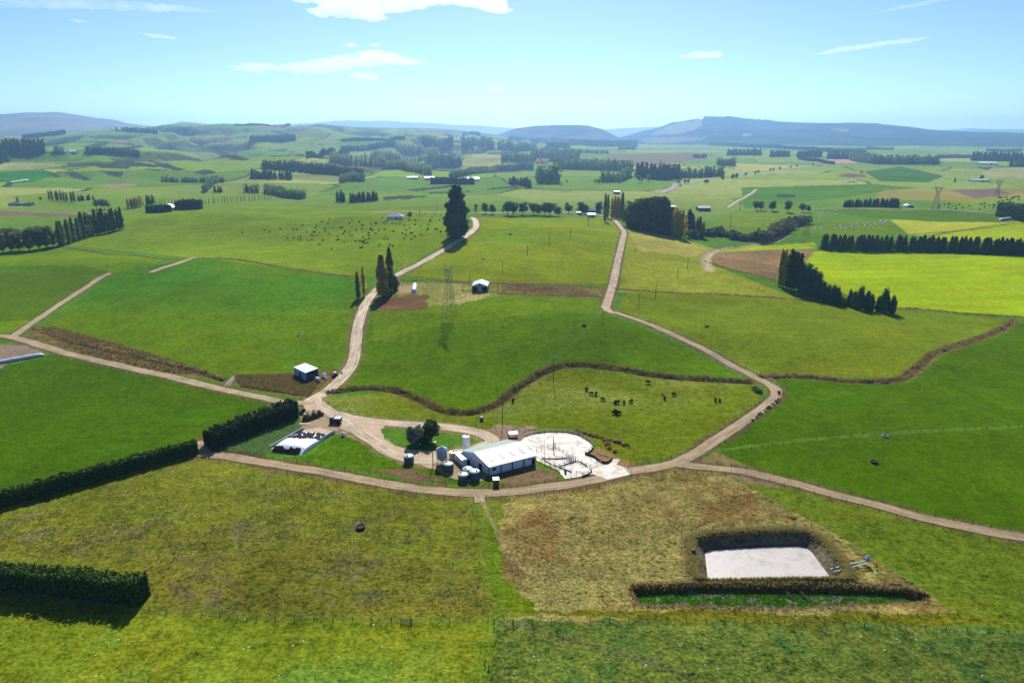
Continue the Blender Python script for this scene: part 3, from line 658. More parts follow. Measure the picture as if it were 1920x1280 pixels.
# ---------------------------------------------------------------- clouds (bodies of vapour far beyond and above the haze)
def cloud_mat(name, dens, sc, thr):
    m = bpy.data.materials.new(name); m.use_nodes = True; t = m.node_tree; t.nodes.remove(t.nodes['Principled BSDF']); N = t.nodes.new; L = t.links.new
    tc = N('ShaderNodeTexCoord'); mp = N('ShaderNodeMapping'); mp.inputs['Scale'].default_value = (sc, sc, sc*2.4); L(tc.outputs['Object'], mp.inputs[0])
    n = N('ShaderNodeTexNoise'); n.inputs['Scale'].default_value = 1; n.inputs['Detail'].default_value = 5; n.inputs['Roughness'].default_value = .6; L(mp.outputs[0], n.inputs['Vector'])
    r = N('ShaderNodeMapRange'); r.inputs[1].default_value = thr-.1; r.inputs[2].default_value = thr+.12; r.inputs[3].default_value = 0; r.inputs[4].default_value = dens; L(n.outputs[0], r.inputs[0])
    v = N('ShaderNodeVolumePrincipled'); v.inputs['Color'].default_value = (1, 1, 1, 1); v.inputs['Anisotropy'].default_value = .75; L(r.outputs[0], v.inputs['Density']); L(v.outputs[0], t.nodes['Material Output'].inputs['Volume'])
    return m
M_CLOUD = cloud_mat('cloud_vapour', .012, 1/500, .36); M_WISP = cloud_mat('thin_cloud_vapour', .006, 1/900, .40)
def cloud(label, pts, alt, mat=None, thick=.4, seed=0, ragged=1.0):
    P = np.array(pts, float); cx, cy = P.mean(0); a, b, c = ray(cx, cy); h = math.hypot(a, b); D = (alt-CAM_H)/(c/h); k = D/FOC*math.sqrt(1)/ (math.cos(math.atan2(a, b)))*1.0
    k = D*math.hypot(1, 0)/ (FOC*h)          # metres per pixel on the plane facing the viewer
    az = math.atan2(a, b); right = np.array([math.cos(az), -math.sin(az), 0]); up = np.array([0, 0, 1.0]); fw = np.array([math.sin(az), math.cos(az), 0]); C = np.array([D*math.sin(az), D*math.cos(az), alt])
    Q = (P-[cx, cy])*[k, -k]; lo, hi = Q.min(0)-4*k, Q.max(0)+4*k; st = max(k*.7, (hi-lo).max()/260); xs = np.arange(lo[0], hi[0]+st, st); ys = np.arange(lo[1], hi[1]+st, st); X, Y = np.meshgrid(xs, ys, indexing='ij')
    s = k*7; qx = X+ragged*k*9*fbm(X/(s*3), Y/s, seed, 4, .6); qy = Y+ragged*k*5*fbm(X/(s*2.2), Y/s, seed+9, 4, .6)
    d = seg_dist(qx, qy, Q, True); sd = np.where(in_poly(qx, qy, Q), d, -d); keep = sd > 0
    T = np.sqrt(np.clip(sd, 0, None)*k*6)*thick*(1+.4*fbm(X/(s*1.5), Y/(s*1.2), seed+4, 3))+k*.15
    n0, n1_ = X.shape; I, J = np.meshgrid(np.arange(n0-1), np.arange(n1_-1), indexing='ij'); ok = (keep[:-1, :-1] & keep[1:, :-1] & keep[1:, 1:] & keep[:-1, 1:])
    q = np.stack([I*n1_+J, (I+1)*n1_+J, (I+1)*n1_+J+1, I*n1_+J+1], -1)[ok]
    if not len(q): return
    e = {}
    for f in q:
        for u, w_ in zip(f, np.roll(f, -1)): e[(int(u), int(w_))] = 1
    rim = [(u, w_) for (u, w_) in e if (w_, u) not in e]; M = X.size
    base = X.ravel()[:, None]*right+Y.ravel()[:, None]*up; V = np.vstack([base-T.ravel()[:, None]*fw, base+T.ravel()[:, None]*fw])
    F_ = np.vstack([q, q[:, ::-1]+M, np.array([(w_, u, u+M, w_+M) for u, w_ in rim])]); used = np.unique(F_); mp = np.full(2*M, -1); mp[used] = np.arange(len(used))
    o = obj('cloud', mesh_np('cloud', V[used], mp[F_], mat or M_CLOUD), None, None, tuple(C)); tag(o, label, 'cloud'); return o
cloud('largest bright white cloud at the top edge of the sky', [(505,-30),(520,3),(560,10),(600,12),(575,22),(600,35),(650,36),(700,42),(735,33),(720,28),(760,22),(800,15),(850,8),(880,12),(920,20),(950,22),(972,17),(960,8),(940,-30)], 1900, seed=1)
cloud('long white wedge-shaped cloud in the middle of the left sky', [(433,130),(470,121),(530,123),(580,114),(620,106),(655,102),(690,93),(740,97),(800,110),(804,116),(760,120),(700,123),(672,126),(640,133),(600,138),(560,138),(520,134),(485,139),(460,134)], 1700, seed=2)
cloud('small flat white cloud just under the long wedge-shaped cloud', [(646,145),(668,136),(702,138),(710,147),(690,150)], 1700, seed=3)
cloud('tiny white cloud shred just above the long wedge-shaped cloud', [(638,85),(655,79),(678,87),(660,90)], 1700, seed=4, ragged=.7); cloud('second tiny cloud shred right of the first above the wedge cloud', [(683,84),(700,81),(714,87),(700,89)], 1700, seed=5, ragged=.7)
cloud('small white lens cloud above the mountain in the right sky', [(1261,105),(1300,98),(1340,97),(1358,102),(1345,110),(1300,110)], 1600, seed=6, ragged=.7)
cloud('slanting white streak cloud in the far right sky', [(1526,98),(1570,87),(1620,82),(1680,77),(1727,75),(1705,84),(1650,89),(1590,96),(1560,99)], 1700, seed=7, ragged=.7)
cloud('tiny white cloud low over the flat topped hill', [(910,167),(928,161),(944,167),(925,172)], 1500, seed=8, ragged=.6)
cloud('thin ragged cloud in the upper left sky', [(256,67),(280,64),(337,67),(320,73),(295,74)], 1800, seed=9, ragged=.9)
cloud('small flat white cloud near the upper left corner', [(129,38),(150,35),(167,39),(145,42)], 1900, seed=10, ragged=.6)
cloud('faint thin streak of cloud at the top right', [(1620,22),(1700,7),(1785,-6),(1795,1),(1710,14)], 2000, M_WISP, seed=11, ragged=.5)
cloud('faint veil of thin cloud in the upper left corner', [(-40,-10),(120,-8),(330,-4),(420,4),(300,12),(120,20),(30,26),(-40,30)], 2000, M_WISP, seed=12)
# ================================================================ TREES, HEDGES, RANK GRASS
def leaf_mat(name, c, c2, trans=.25, c3=None):
    m, t, b, N, L = nodes(name)
    ge = N('ShaderNodeNewGeometry'); oi = N('ShaderNodeObjectInfo')
    ad = N('ShaderNodeMath'); ad.operation = 'MULTIPLY_ADD'; L(oi.outputs['Random'], ad.inputs[0]); ad.inputs[1].default_value = .45
    q = N('ShaderNodeMath'); q.operation = 'MULTIPLY'; q.inputs[1].default_value = .55; L(ge.outputs['Random Per Island'], q.inputs[0]); L(q.outputs[0], ad.inputs[2])
    r = N('ShaderNodeValToRGB'); r.color_ramp.elements[0].color = (*np.clip(alb(c)*1.7, 0, .8), 1); r.color_ramp.elements[1].color = (*np.clip(alb(c2)*1.7, 0, .8), 1); L(ad.outputs[0], r.inputs[0])
    if c3 is not None: e = r.color_ramp.elements.new(.5); e.color = (*np.clip(alb(c3)*1.45, 0, .8), 1)
    L(r.outputs[0], b.inputs['Base Color']); b.inputs['Roughness'].default_value = .85; b.inputs['Specular IOR Level'].default_value = .1
    tr = N('ShaderNodeBsdfTranslucent'); L(r.outputs[0], tr.inputs[0]); mx = N('ShaderNodeMixShader'); mx.inputs[0].default_value = trans
    L(b.outputs[0], mx.inputs[1]); L(tr.outputs[0], mx.inputs[2]); L(mx.outputs[0], t.nodes['Material Output'].inputs[0]); return m
def plain(name, c, rough=.8, spec=.2, vary=.25, scale=2.0, metal=0.0, lin=False):
    m, t, b, N, L = nodes(name); tc = N('ShaderNodeTexCoord')
    n = N('ShaderNodeTexNoise'); n.inputs['Scale'].default_value = scale; n.inputs['Detail'].default_value = 5; L(tc.outputs['Object'], n.inputs['Vector'])
    a = np.array(c) if lin else s2l(c)*.86
    r = N('ShaderNodeValToRGB'); r.color_ramp.elements[0].position = .3; r.color_ramp.elements[1].position = .7
    r.color_ramp.elements[0].color = (*np.clip(a*(1-vary), 0, 1), 1); r.color_ramp.elements[1].color = (*np.clip(a*(1+vary*.6), 0, 1), 1)
    L(n.outputs[0], r.inputs[0]); L(r.outputs[0], b.inputs['Base Color'])
    b.inputs['Roughness'].default_value = rough; b.inputs['Specular IOR Level'].default_value = spec; b.inputs['Metallic'].default_value = metal; return m
M_LEAF = {
 'conifer': leaf_mat('conifer_foliage', (46,62,36), (72,92,48), .3),
 'pine': leaf_mat('pine_foliage', (44,62,42), (70,92,54), .3),
 'poplar': leaf_mat('poplar_foliage', (66,84,38), (112,124,54), .40),
 'gold': leaf_mat('autumn_poplar_foliage', (150,128,36), (214,180,50), .5),
 'olive': leaf_mat('turning_poplar_foliage', (138,134,46), (206,184,68), .6),
 'broad': leaf_mat('broadleaf_foliage', (56,74,36), (92,112,50), .35),
 'gum': leaf_mat('gum_foliage', (84,94,52), (134,132,80), .35),
 'hedge': leaf_mat('hedge_foliage', (46,68,26), (82,108,36), .15),
 'cypress': leaf_mat('cypress_hedge_foliage', (38,54,34), (58,76,42), .12),
 'rank': leaf_mat('rank_grass_blades', (93,93,45), (182,164,112), .5, (132,112,67)),
 'straw': leaf_mat('straw_grass_blades', (130,125,63), (192,178,128), .5, (158,141,89)),
 'scrub': leaf_mat('scrub_foliage', (74,74,40), (124,108,68), .35),
 'rush': leaf_mat('rush_clump', (128,112,66), (184,158,108), .5),
 'sage': leaf_mat('grey_bush_foliage', (84,96,78), (116,124,100), .2),
 'far_pine': leaf_mat('far_pine_foliage', (50,68,44), (72,92,54), .2),
 'far_broad': leaf_mat('far_broadleaf_foliage', (86,106,56), (118,134,72), .3),
 'far_light': leaf_mat('far_poplar_foliage', (112,128,76), (150,160,98), .4),
}
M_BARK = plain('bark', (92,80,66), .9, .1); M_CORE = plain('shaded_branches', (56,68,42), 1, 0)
def leaves(C, Nrm, size, rng, flat=.5, aspect=1.5):
    """n leaf-clump quads at C facing roughly Nrm"""
    n = len(C); D = Nrm*flat+rng.normal(size=(n, 3))*(1-flat)*.8; D /= np.linalg.norm(D, axis=1)[:, None]+1e-9
    a = rng.normal(size=(n, 3)); T = np.cross(D, a); T /= np.linalg.norm(T, axis=1)[:, None]+1e-9; B = np.cross(D, T)
    s = (size*np.exp(rng.normal(size=n)*.3))[:, None]; bend = D*s*.25*rng.normal(size=(n, 1))
    V = np.stack([C-T*s*.5*aspect+bend, C-B*s*.5*rng.uniform(.6, 1.2, (n, 1)), C+T*s*.5*aspect-bend, C+B*s*.5], 1)
    return V.reshape(-1, 3), np.arange(n*4).reshape(-1, 4)
def blob_points(blobs, n, rng, shell=.35):
    w = np.array([b[3]*b[4] for b in blobs]); idx = rng.choice(len(blobs), n, p=w/w.sum())
    d = rng.normal(size=(n, 3)); d /= np.linalg.norm(d, axis=1)[:, None]; b = np.array(blobs)[idx]
    rad = (1-shell*rng.random(n)**1.5)[:, None]; e = np.stack([b[:, 3], b[:, 3], b[:, 4]], 1)
    return b[:, :3]+d*e*rad, d
def crown_mesh(kind, seed, n):
    rng = np.random.default_rng(seed); core = None
    if kind == 'conifer':
        t = rng.random(n)**.8; ang = rng.random(n)*2*np.pi; t2 = np.round(t*16)/16*.6+t*.4
        wob = 1+.22*np.sin(ang*3+t*9+seed)+.12*np.sin(ang*7-t*20)
        r = .21*(1-t2**1.35)**.85*wob*(.55+.45*rng.random(n)**.4)+.006
        C = np.stack([r*np.cos(ang), r*np.sin(ang), .06+.94*t-.10*r/.2*(1-t)], 1); Nn = np.stack([np.cos(ang), np.sin(ang), .3+0*t], 1); size = .05
        core = [(.10, .04), (.15, .12), (.10, .5), (.02, .9)]
    elif kind == 'poplar':
        t = rng.random(n); ang = rng.random(n)*2*np.pi
        r = .085*np.sin(np.pi*np.clip(t*.93+.07, 0, 1)**.75)**.6*(.5+.5*rng.random(n)**.5)*(1+.25*np.sin(ang*2+t*14+seed)+.15*np.sin(ang*5+t*30))
        C = np.stack([r*np.cos(ang), r*np.sin(ang), .05+.95*t], 1); Nn = np.stack([np.cos(ang)*.6, np.sin(ang)*.6, .5+0*t], 1); size = .035
        core = [(.03, .04), (.05, .2), (.05, .6), (.012, .9)]
    elif kind == 'pine':
        bl = []
        for k in range(80):
            t = rng.random(); a = rng.random()*6.283; rr_ = .17*(1-.55*t**4)*(.45+.55*rng.random())*(1 if t > .1 else .85)
            bl.append((rr_*math.cos(a), rr_*math.sin(a), .06+.86*t, .085*(1.15-t*.7), .06*(1.1-.4*t)))
        bl += [(.02, 0, .92, .08, .07), (-.04, .02, .90, .08, .06)]
        C, Nn = blob_points(bl, n, rng, .5); size = .026; core = [(.15, .04), (.2, .2), (.18, .55), (.06, .88)]
    elif kind == 'broad':
        bl = [(0, 0, .60, .28, .28)]
        for k in range(13):
            a = rng.random()*6.283; z = .34+.50*rng.random(); q = .20+.1*rng.random(); q *= 1-abs(z-.55)*.8
            bl.append((q*math.cos(a), q*math.sin(a), z, .13+.07*rng.random(), .11+.05*rng.random()))
        C, Nn = blob_points(bl, n, rng, .45); size = .06; core = [(.12, .25), (.24, .45), (.2, .68), (.05, .85)]
    elif kind == 'gum':
        bl = []
        for k in range(24):
            a = rng.random()*6.283; z = .22+.68*rng.random(); q = .30*rng.random()**.6
            bl.append((q*math.cos(a), q*math.sin(a), z-.25*q, .10+.06*rng.random(), .07+.04*rng.random()))
        C, Nn = blob_points(bl, n, rng, .5); size = .05; core = [(.08, .10), (.18, .35), (.18, .7), (.05, .86)]
    elif kind == 'bush':
        bl = [(0, 0, .38, .36, .36)]
        for k in range(7):
            a = rng.random()*6.283; bl.append((.28*math.cos(a), .28*math.sin(a), .30+.3*rng.random(), .22, .24))
        C, Nn = blob_points(bl, n, rng, .4); C[:, 2] = np.maximum(C[:, 2], .02); size = .10; core = [(.25, .0), (.4, .3), (.25, .6), (.05, .75)]
    V, Fq = leaves(C, Nn, size, rng, .45)
    if core:      # a closed knobbly inner mass so that the crown has body
        m_ = 12; vv = []; off = len(V)
        for r, z in core:
            for k in range(m_):
                a = 2*math.pi*k/m_; q = r*(.8+.25*math.sin(k*2.4+z*9+seed)); vv.append((q*math.cos(a), q*math.sin(a), z))
        ff = [(off+j*m_+k, off+j*m_+(k+1) % m_, off+(j+1)*m_+(k+1) % m_, off+(j+1)*m_+k) for j in range(len(core)-1) for k in range(m_)]
        V = np.vstack([V, vv]); Fq = np.vstack([Fq, ff])
    return V, Fq
def trunk_mesh(kind):
    b = MB(); h = {'conifer': .9, 'poplar': .9, 'pine': .85, 'broad': .55, 'gum': .6, 'bush': .3}[kind]; r = {'pine': .03, 'gum': .016, 'broad': .022, 'bush': .02}.get(kind, .013)
    b.bar((0,0,-.01), (.004,.003,h*.5), r*1.2, r*.8, 7); b.bar((.004,.003,h*.5), (0,0,h), r*.8, r*.2, 7)
    if kind in ('broad', 'gum', 'bush'):
        for k in range(6):
            a = k*1.05+.3; b.bar((.002,.002,h*(.35+.08*k)), (.2*math.cos(a), .2*math.sin(a), h*(.8+.12*(k % 3))), r*.5, r*.12, 5)
    elif kind == 'pine':
        for k in range(10):
            a = k*2.4; z = .1+.07*k; b.bar((0,0,z), (.2*(1-z)*math.cos(a), .2*(1-z)*math.sin(a), z+.02), r*.3, r*.08, 5)
    return b.mesh('trunk')
_cm = {}
def crown(kind, var, n, mat):
    key = (kind, var, n, mat.name)
    if key not in _cm:
        V, Fq = crown_mesh(kind, 31*var+hash_(kind), n); _cm[key] = mesh_np('crown', V, Fq, mat)
    return _cm[key]
def hash_(s): return sum(ord(c)*(i+3) for i, c in enumerate(s)) % 97
_tm = {}
RND = random.Random(5)
NLEAF = {'conifer': 650, 'poplar': 650, 'pine': 7000, 'broad': 700, 'gum': 900, 'bush': 260}
def tree(name, kind, px, py, hpx, label, group=None, mat=None, wf=1.0, n=None, xyz=None, h=None, cat='tree'):
    p = np.array(xyz) if xyz is not None else G(px, py)
    if h is None:
        dep = math.atan2(CAM_H-p[2], math.hypot(p[0], p[1])); h = hpx*mpp(p)/math.cos(dep)
    mat = M_LEAF[mat or kind]; v = RND.randrange(4)
    t = empty(name, (p[0], p[1], p[2]-.1), RND.random()*6.28, label, cat, group, (h*wf, h*wf, h))
    if kind not in _tm:
        _tm[kind] = trunk_mesh(kind); _tm[kind].materials.append(M_BARK)
    obj('trunk', _tm[kind], None, t); obj('crown', crown(kind, v, n or NLEAF[kind], mat), None, t); return t
def row(name, kind, pts, n, h0, h1, label, group, mat=None, wf=1.0, jit=3.0, n_leaf=None, vary=.12, rows=1):
    """n trees along a line of photo pixels, tops h0..h1 pixels high"""
    W = np.asarray(pts, float); s = np.concatenate([[0], np.cumsum(np.hypot(*np.diff(W, axis=0).T))])
    for k in range(n):
        u = (k+.5)/n; q = u*s[-1]+RND.uniform(-.2, .2)*s[-1]/n; x = np.interp(q, s, W[:, 0]); y = np.interp(q, s, W[:, 1])
        p = G(x, y); hp = (h0+(h1-h0)*u)*(1+RND.uniform(-vary, vary))
        dep = math.atan2(CAM_H-p[2], math.hypot(p[0], p[1])); h = hp*mpp(p)/math.cos(dep)
        for r in range(rows):
            X = p[0]+RND.uniform(-1, 1)*jit*.3; Y = p[1]+RND.uniform(-1, 1)*jit*.3+r*h*.35
            tree(name, kind, 0, 0, 0, label, group, mat, wf*RND.uniform(.88, 1.12), n_leaf, (X, Y, float(height(X, Y))), h)
# ---- single trees and rows of the farm
tree('pine_tree', 'pine', 857, 446, 98, 'huge dark pine beside the gravel road below the ridge', wf=1.12)
tree('poplar_tree', 'poplar', 672, 560, 50, 'short slim poplar of the pair left of the gravel road', wf=1.0)
tree('poplar_tree', 'poplar', 683, 556, 56, 'taller yellowing poplar of the pair left of the gravel road', mat='olive', wf=.9)
tree('poplar_tree', 'poplar', 733, 546, 80, 'tallest dark green poplar of the clump right of the gravel road bend', wf=.9, n=1300)
tree('poplar_tree', 'poplar', 718, 556, 78, 'broad yellow-green poplar of the clump right of the gravel road bend', mat='olive', wf=1.5, n=1800)
tree('poplar_tree', 'poplar', 728, 552, 64, 'dark poplar behind the yellow-green one at the gravel road bend', wf=1.4, n=1300)
tree('dark_bush', 'bush', 741, 544, 34, 'dark bush at the foot of the poplar clump by the gravel road', wf=.55, mat='conifer', cat='bush')
tree('small_tree', 'broad', 768, 409, 13, 'small round tree beside the lone cottage in the herd paddock')
tree('grey_bush', 'bush', 779, 833, 40, 'grey-green bush on the grass island in the gravel loop', mat='sage', wf=.75, n=700, cat='bush')
tree('dark_bush', 'bush', 796, 834, 22, 'low dark bush between the grey bush and the tree on the island', mat='conifer', wf=1.1, n=500, cat='bush')
tree('broadleaf_tree', 'broad', 809, 826, 38, 'round dark tree with bare stems on the grass island', wf=1.05, n=1800)
row('poplar_tree', 'poplar', [(112,464),(160,447),(232,428)], 19, 52, 37, 'tall dark poplar in the dense row at the left edge of the herd paddock', 'dense poplar row on the left', wf=1.25, vary=.13)
for a in [(6,474,44),(22,472,48),(36,470,42),(56,470,47),(74,467,46),(88,465,44),(100,462,34)]:
    tree('gum_tree', 'gum', *a, 'broad olive gum tree in the clump at the left end of the poplar row', 'gum trees at the left edge', wf=.95, n=1400)
for x, y, h, l in [(910,401,22,'leftmost round tree of the ridge row, beside the big pine'),(924,402,20,'smaller tree touching the leftmost tree of the ridge row')]:
    tree('broadleaf_tree', 'broad', x, y, h, l, wf=.9, mat='conifer')
for x, y, h in [(952,404,29),(962,404,26),(980,403,25),(1000,403,25),(1009,404,22),(1022,404,25),(1031,404,26),(1046,406,20),(1066,401,19),(1090,402,24),(1096,402,20)]:
    tree('broadleaf_tree', 'broad', x, y, h, 'round dark tree in the row along the ridge road', 'round trees along the ridge road', wf=1.15, mat='conifer')
tree('dark_tree', 'broad', 1122, 399, 22, 'round dark tree behind the ridge homestead', mat='conifer')
tree('small_tree', 'broad', 1063, 388, 9, 'tiny dark tree beyond the ridge row', mat='conifer')
tree('bare_tree', 'gum', 892, 396, 14, 'pale thin tree right of the huge pine', mat='sage', wf=.8)
tree('poplar_tree', 'poplar', 1134, 416, 52, 'very slim dark poplar left of the lane at the ridge', wf=.8)
tree('poplar_tree', 'poplar', 1139, 410, 44, 'second slim dark poplar left of the lane at the ridge', wf=.8)
for a, m in [((1147,410,38),'olive'),((1152,410,42),'gold'),((1157,411,42),'gold'),((1161,411,40),'olive')]:
    tree('poplar_tree', 'poplar', *a, 'golden autumn poplar at the top of the lane', 'golden poplars at the top of the lane', mat=m, wf=1.1)
tree('poplar_tree', 'poplar', 1166, 412, 50, 'dark green poplar right of the golden poplars', wf=1.0)
for x, y, h in [(1176,424,36),(1186,428,56),(1196,430,62),(1206,432,66),(1218,434,70),(1228,436,70),(1238,437,74),(1248,438,66),(1254,440,56)]:
    tree('gum_tree', 'gum', x, y, h, 'tall dark domed gum in the grove right of the lane', 'grove of gums right of the lane', mat='broad', wf=.72, n=1500)
row('conifer_tree', 'conifer', [(1180,426),(1210,434),(1240,439),(1268,442)], 12, 34, 40, 'dark conifer under the gums at the grove edge', 'conifers along the grove edge', wf=1.0)
for x, y, h, m in [(1262,443,48,'olive'),(1267,444,54,'olive'),(1272,445,50,'gold'),(1278,446,52,'olive'),(1284,444,40,'olive')]:
    tree('poplar_tree', 'poplar', x, y, h, 'yellowing poplar at the right end of the grove', 'yellowing poplars at the grove end', mat=m, wf=1.1)
tree('conifer_tree', 'conifer', 1291, 438, 44, 'pointed dark conifer right of the yellowing poplars', mat='pine', wf=1.2)
tree('conifer_tree', 'conifer', 1297, 436, 34, 'shorter dark conifer right of the pointed one', wf=1.3)
for x, y, h in [(1306,444,36),(1311,445,38),(1318,446,30)]:
    tree('poplar_tree', 'poplar', x, y, h, 'slim poplar above the creek right of the grove', 'slim poplars above the creek', wf=1.2)
def bushes(pts, n, h0, h1, label, group, mat='scrub', jit=4, wf=1.3):
    W = np.asarray(pts, float); s = np.concatenate([[0], np.cumsum(np.hypot(*np.diff(W, axis=0).T))])
    for k in range(n):
        q = (k+RND.random())/n*s[-1]; x = np.interp(q, s, W[:, 0])+RND.uniform(-1, 1)*jit; y = np.interp(q, s, W[:, 1])+RND.uniform(-.6, .6)*jit
        tree('shrub', 'bush', x, y, RND.uniform(h0, h1), label, group, RND.choice([mat, 'broad']) if mat == 'scrub' else mat, wf, cat='shrub')
bushes([(1300,446),(1345,440),(1380,448),(1425,452)], 26, 12, 22, 'dark shrub on the creek bank right of the grove', 'shrubs along the creek', 'broad')
bushes([(1425,453),(1448,444),(1470,434),(1492,426)], 16, 14, 26, 'brown-green shrub at the creek bend below the round paddock trees', 'shrubs at the creek bend')
bushes([(1452,438),(1470,428),(1486,424),(1506,420)], 14, 16, 24, 'dark green shrub in the thicket at the creek bend', 'dark thicket at the creek bend', 'broad')
for x, y, h in [(1417,395,20),(1426,395,18),(1447,396,20),(1477,398,22),(1504,398,18),(1516,398,14)]:
    tree('broadleaf_tree', 'broad', x, y, h, 'round dark tree standing alone on the far road verge', 'round trees along the far road', wf=.95, mat='conifer')
row('conifer_tree', 'conifer', [(1579,389),(1630,387),(1687,389)], 20, 13, 16, 'dark pointed conifer in the short row above the bale paddock', 'conifer row above the bale paddock', wf=1.3)
row('conifer_tree', 'conifer', [(1538,467),(1655,469)], 15, 27, 27, 'dark conifer in the left block of the long shelterbelt', 'long shelterbelt, left block', wf=1.25, vary=.08)
row('conifer_tree', 'conifer', [(1658,469),(1760,471),(1818,473)], 19, 28, 28, 'dark conifer in the middle block of the long shelterbelt', 'long shelterbelt, middle block', wf=1.25, vary=.08)
row('conifer_tree', 'conifer', [(1822,474),(1935,478)], 16, 29, 29, 'dark conifer in the right block of the long shelterbelt', 'long shelterbelt, right block', wf=1.25, vary=.08)
for x, y, h in [(1460,536,68),(1464,537,66),(1468,538,70),(1473,540,62)]:
    tree('poplar_tree', 'poplar', x, y, h, 'tall bare-stemmed poplar at the left end of the shelter trees', 'bare poplars below the lime paddock', mat='olive', wf=.75)
for x, y, h in [(1478,542,74),(1484,543,70),(1489,544,70),(1496,544,68)]:
    tree('poplar_tree', 'poplar', x, y, h, 'dense dark poplar below the lime paddock', 'dark poplars below the lime paddock', mat='conifer', wf=1.1)
for x, y, h in [(1504,549,56),(1512,552,60),(1522,554,54),(1532,557,50),(1542,562,36),(1551,566,34),(1560,570,38),(1568,572,36)]:
    tree('conifer_tree', 'pine', x, y, h, 'ragged black-green pine left of the gap below the lime paddock', 'pines left of the gap', mat='pine', wf=1.0, n=1500)
for x, y, h in [(1592,575,34),(1600,577,34),(1610,580,46),(1624,581,38),(1632,583,34),(1646,584,32),(1656,586,48),(1672,588,36)]:
    tree('conifer_tree', 'pine', x, y, h, 'ragged black-green pine right of the gap below the lime paddock', 'pines right of the gap', mat='pine', wf=1.0, n=1500)
bushes([(1576,572),(1588,576)], 4, 14, 22, 'pale bare shrub in the gap between the pines', 'shrubs in the gap between pines', 'scrub', 3)
bushes([(1080,808),(1130,822),(1168,832),(1185,838)], 34, 4, 7, 'brown scrub clump on the bank above the round yard', 'scrub above the round yard', 'rush', 4, 1.2)
bushes([(1140,830),(1150,846)], 5, 5, 8, 'dark scrub clump right of the round yard', 'scrub right of the round yard', 'rush', 4, 1.5)
bushes([(1425,735),(1410,732)], 3, 7, 10, 'brown scrub clump inside the bend of the right track', 'scrub inside the track bend', 'scrub', 4, 1.6)
bushes([(1462,735),(1458,752),(1436,768),(1410,790)], 12, 4, 7, 'small dark weed on the outer verge of the track bend', 'weeds on the outer track verge', 'scrub', 2, 1.2)
# ---- hedges
def hedge(label, base, w, h, mat, size=.5, dens=9, rag=.25, seed=0, front=True):
    """clipped hedge: base = world polyline of its near foot; grows away from the viewer"""
    rng = np.random.default_rng(seed); W = smooth_path(base, 1.5); d = np.gradient(W, axis=0); d /= np.linalg.norm(d, axis=1)[:, None]; nb = np.stack([-d[:, 1], d[:, 0]], 1)
    if nb[len(nb)//2, 1] < 0: nb = -nb
    L_ = np.linalg.norm(np.diff(W, axis=0), axis=1).sum(); s = np.concatenate([[0], np.cumsum(np.linalg.norm(np.diff(W, axis=0), axis=1))])
    hh = h*(1+.16*fbm(s/5, s*0, seed, 4)); g = height(W[:, 0], W[:, 1]); prof = [(0,0),(.02,.5),(.05,.92),(.18,1),(.82,1),(.95,.92),(.98,.5),(1,0)]
    c = empty('hedge', (W[0,0], W[0,1], g[0]), 0, label, 'hedge'); org = np.array([W[0,0], W[0,1], g[0]])
    Vv = []
    for u, q in prof:
        P2 = W+nb*(w*(u*.86+.07)); Vv.append(np.column_stack([P2, g+q*hh*.93-.15]))
    n = len(W); K = len(prof); Vv = np.stack(Vv, 1).reshape(-1, 3)-org
    I, J = np.meshgrid(np.arange(n-1), np.arange(K-1), indexing='ij'); Fq = np.stack([I*K+J, I*K+J+1, (I+1)*K+J+1, (I+1)*K+J], -1).reshape(-1, 4)
    caps = [(0, 1, 6, 7), (1, 2, 5, 6), (2, 3, 4, 5)]; e = (n-1)*K
    Fq = np.vstack([Fq, caps, [tuple(e+v for v in reversed(q)) for q in caps]])
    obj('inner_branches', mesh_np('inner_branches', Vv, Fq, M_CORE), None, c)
    per = 2*h+w; m = int(L_*per*dens); q = rng.random(m)*L_; v = rng.random(m)*per
    ends = int(2*h*w*dens*1.5); q[:ends] = np.where(rng.random(ends) < .5, 0, L_)
    x = np.interp(q, s, W[:, 0]); y = np.interp(q, s, W[:, 1]); nx = np.interp(q, s, nb[:, 0]); ny = np.interp(q, s, nb[:, 1]); gz = np.interp(q, s, g); hq = np.interp(q, s, hh)
    u = np.where(v < h, 0, np.where(v < h+w, (v-h)/w, 1)); z = np.where(v < h, v/h, np.where(v < h+w, 1, (per-v)/h))
    u[:ends] = rng.random(ends); z[:ends] = rng.random(ends)
    bulge = .10*fbm(q/3.5, z*3+u*2, seed+3, 3)*min(w, h)
    out = np.where(u <= 0, -1, np.where(u >= 1, 1, 0)); taper = .08*w*z*(-out)
    off = u*w+out*(rng.random(m)-.5)*rag+taper+out*bulge; zz = z*hq+np.where((u > 0) & (u < 1), (rng.random(m)-.35)*rag*1.6+bulge, 0)
    C = np.column_stack([x+nx*off, y+ny*off, gz+zz-.1])-org
    Nn = np.column_stack([nx*out, ny*out, (out == 0)*1.0+.25]); Vl, Fl = leaves(C, Nn, size, rng, .35, 1.6)
    obj('foliage', mesh_np('foliage', Vl, Fl, mat), None, c); return c
hedge('long clipped dark hedge running from the left edge to the track corner', GP([(-190,1010),(0,953),(200,898),(372,850)])[:, :2], 3.2, 4.5, M_LEAF['hedge'], .5, 9, .5, 1)
hedge('tall clipped hedge ending in the lower left foreground with fence in front', GP([(-260,1094),(0,1112),(262,1135)])[:, :2], 4.2, 6.2, M_LEAF['hedge'], .45, 11, .6, 2)
hedge('thick untrimmed dark hedge between the silage bunker and the left paddock', GP([(403,842),(480,812),(560,783)])[:, :2], 6.5, 5.6, M_LEAF['cypress'], .7, 8, 1.4, 3)
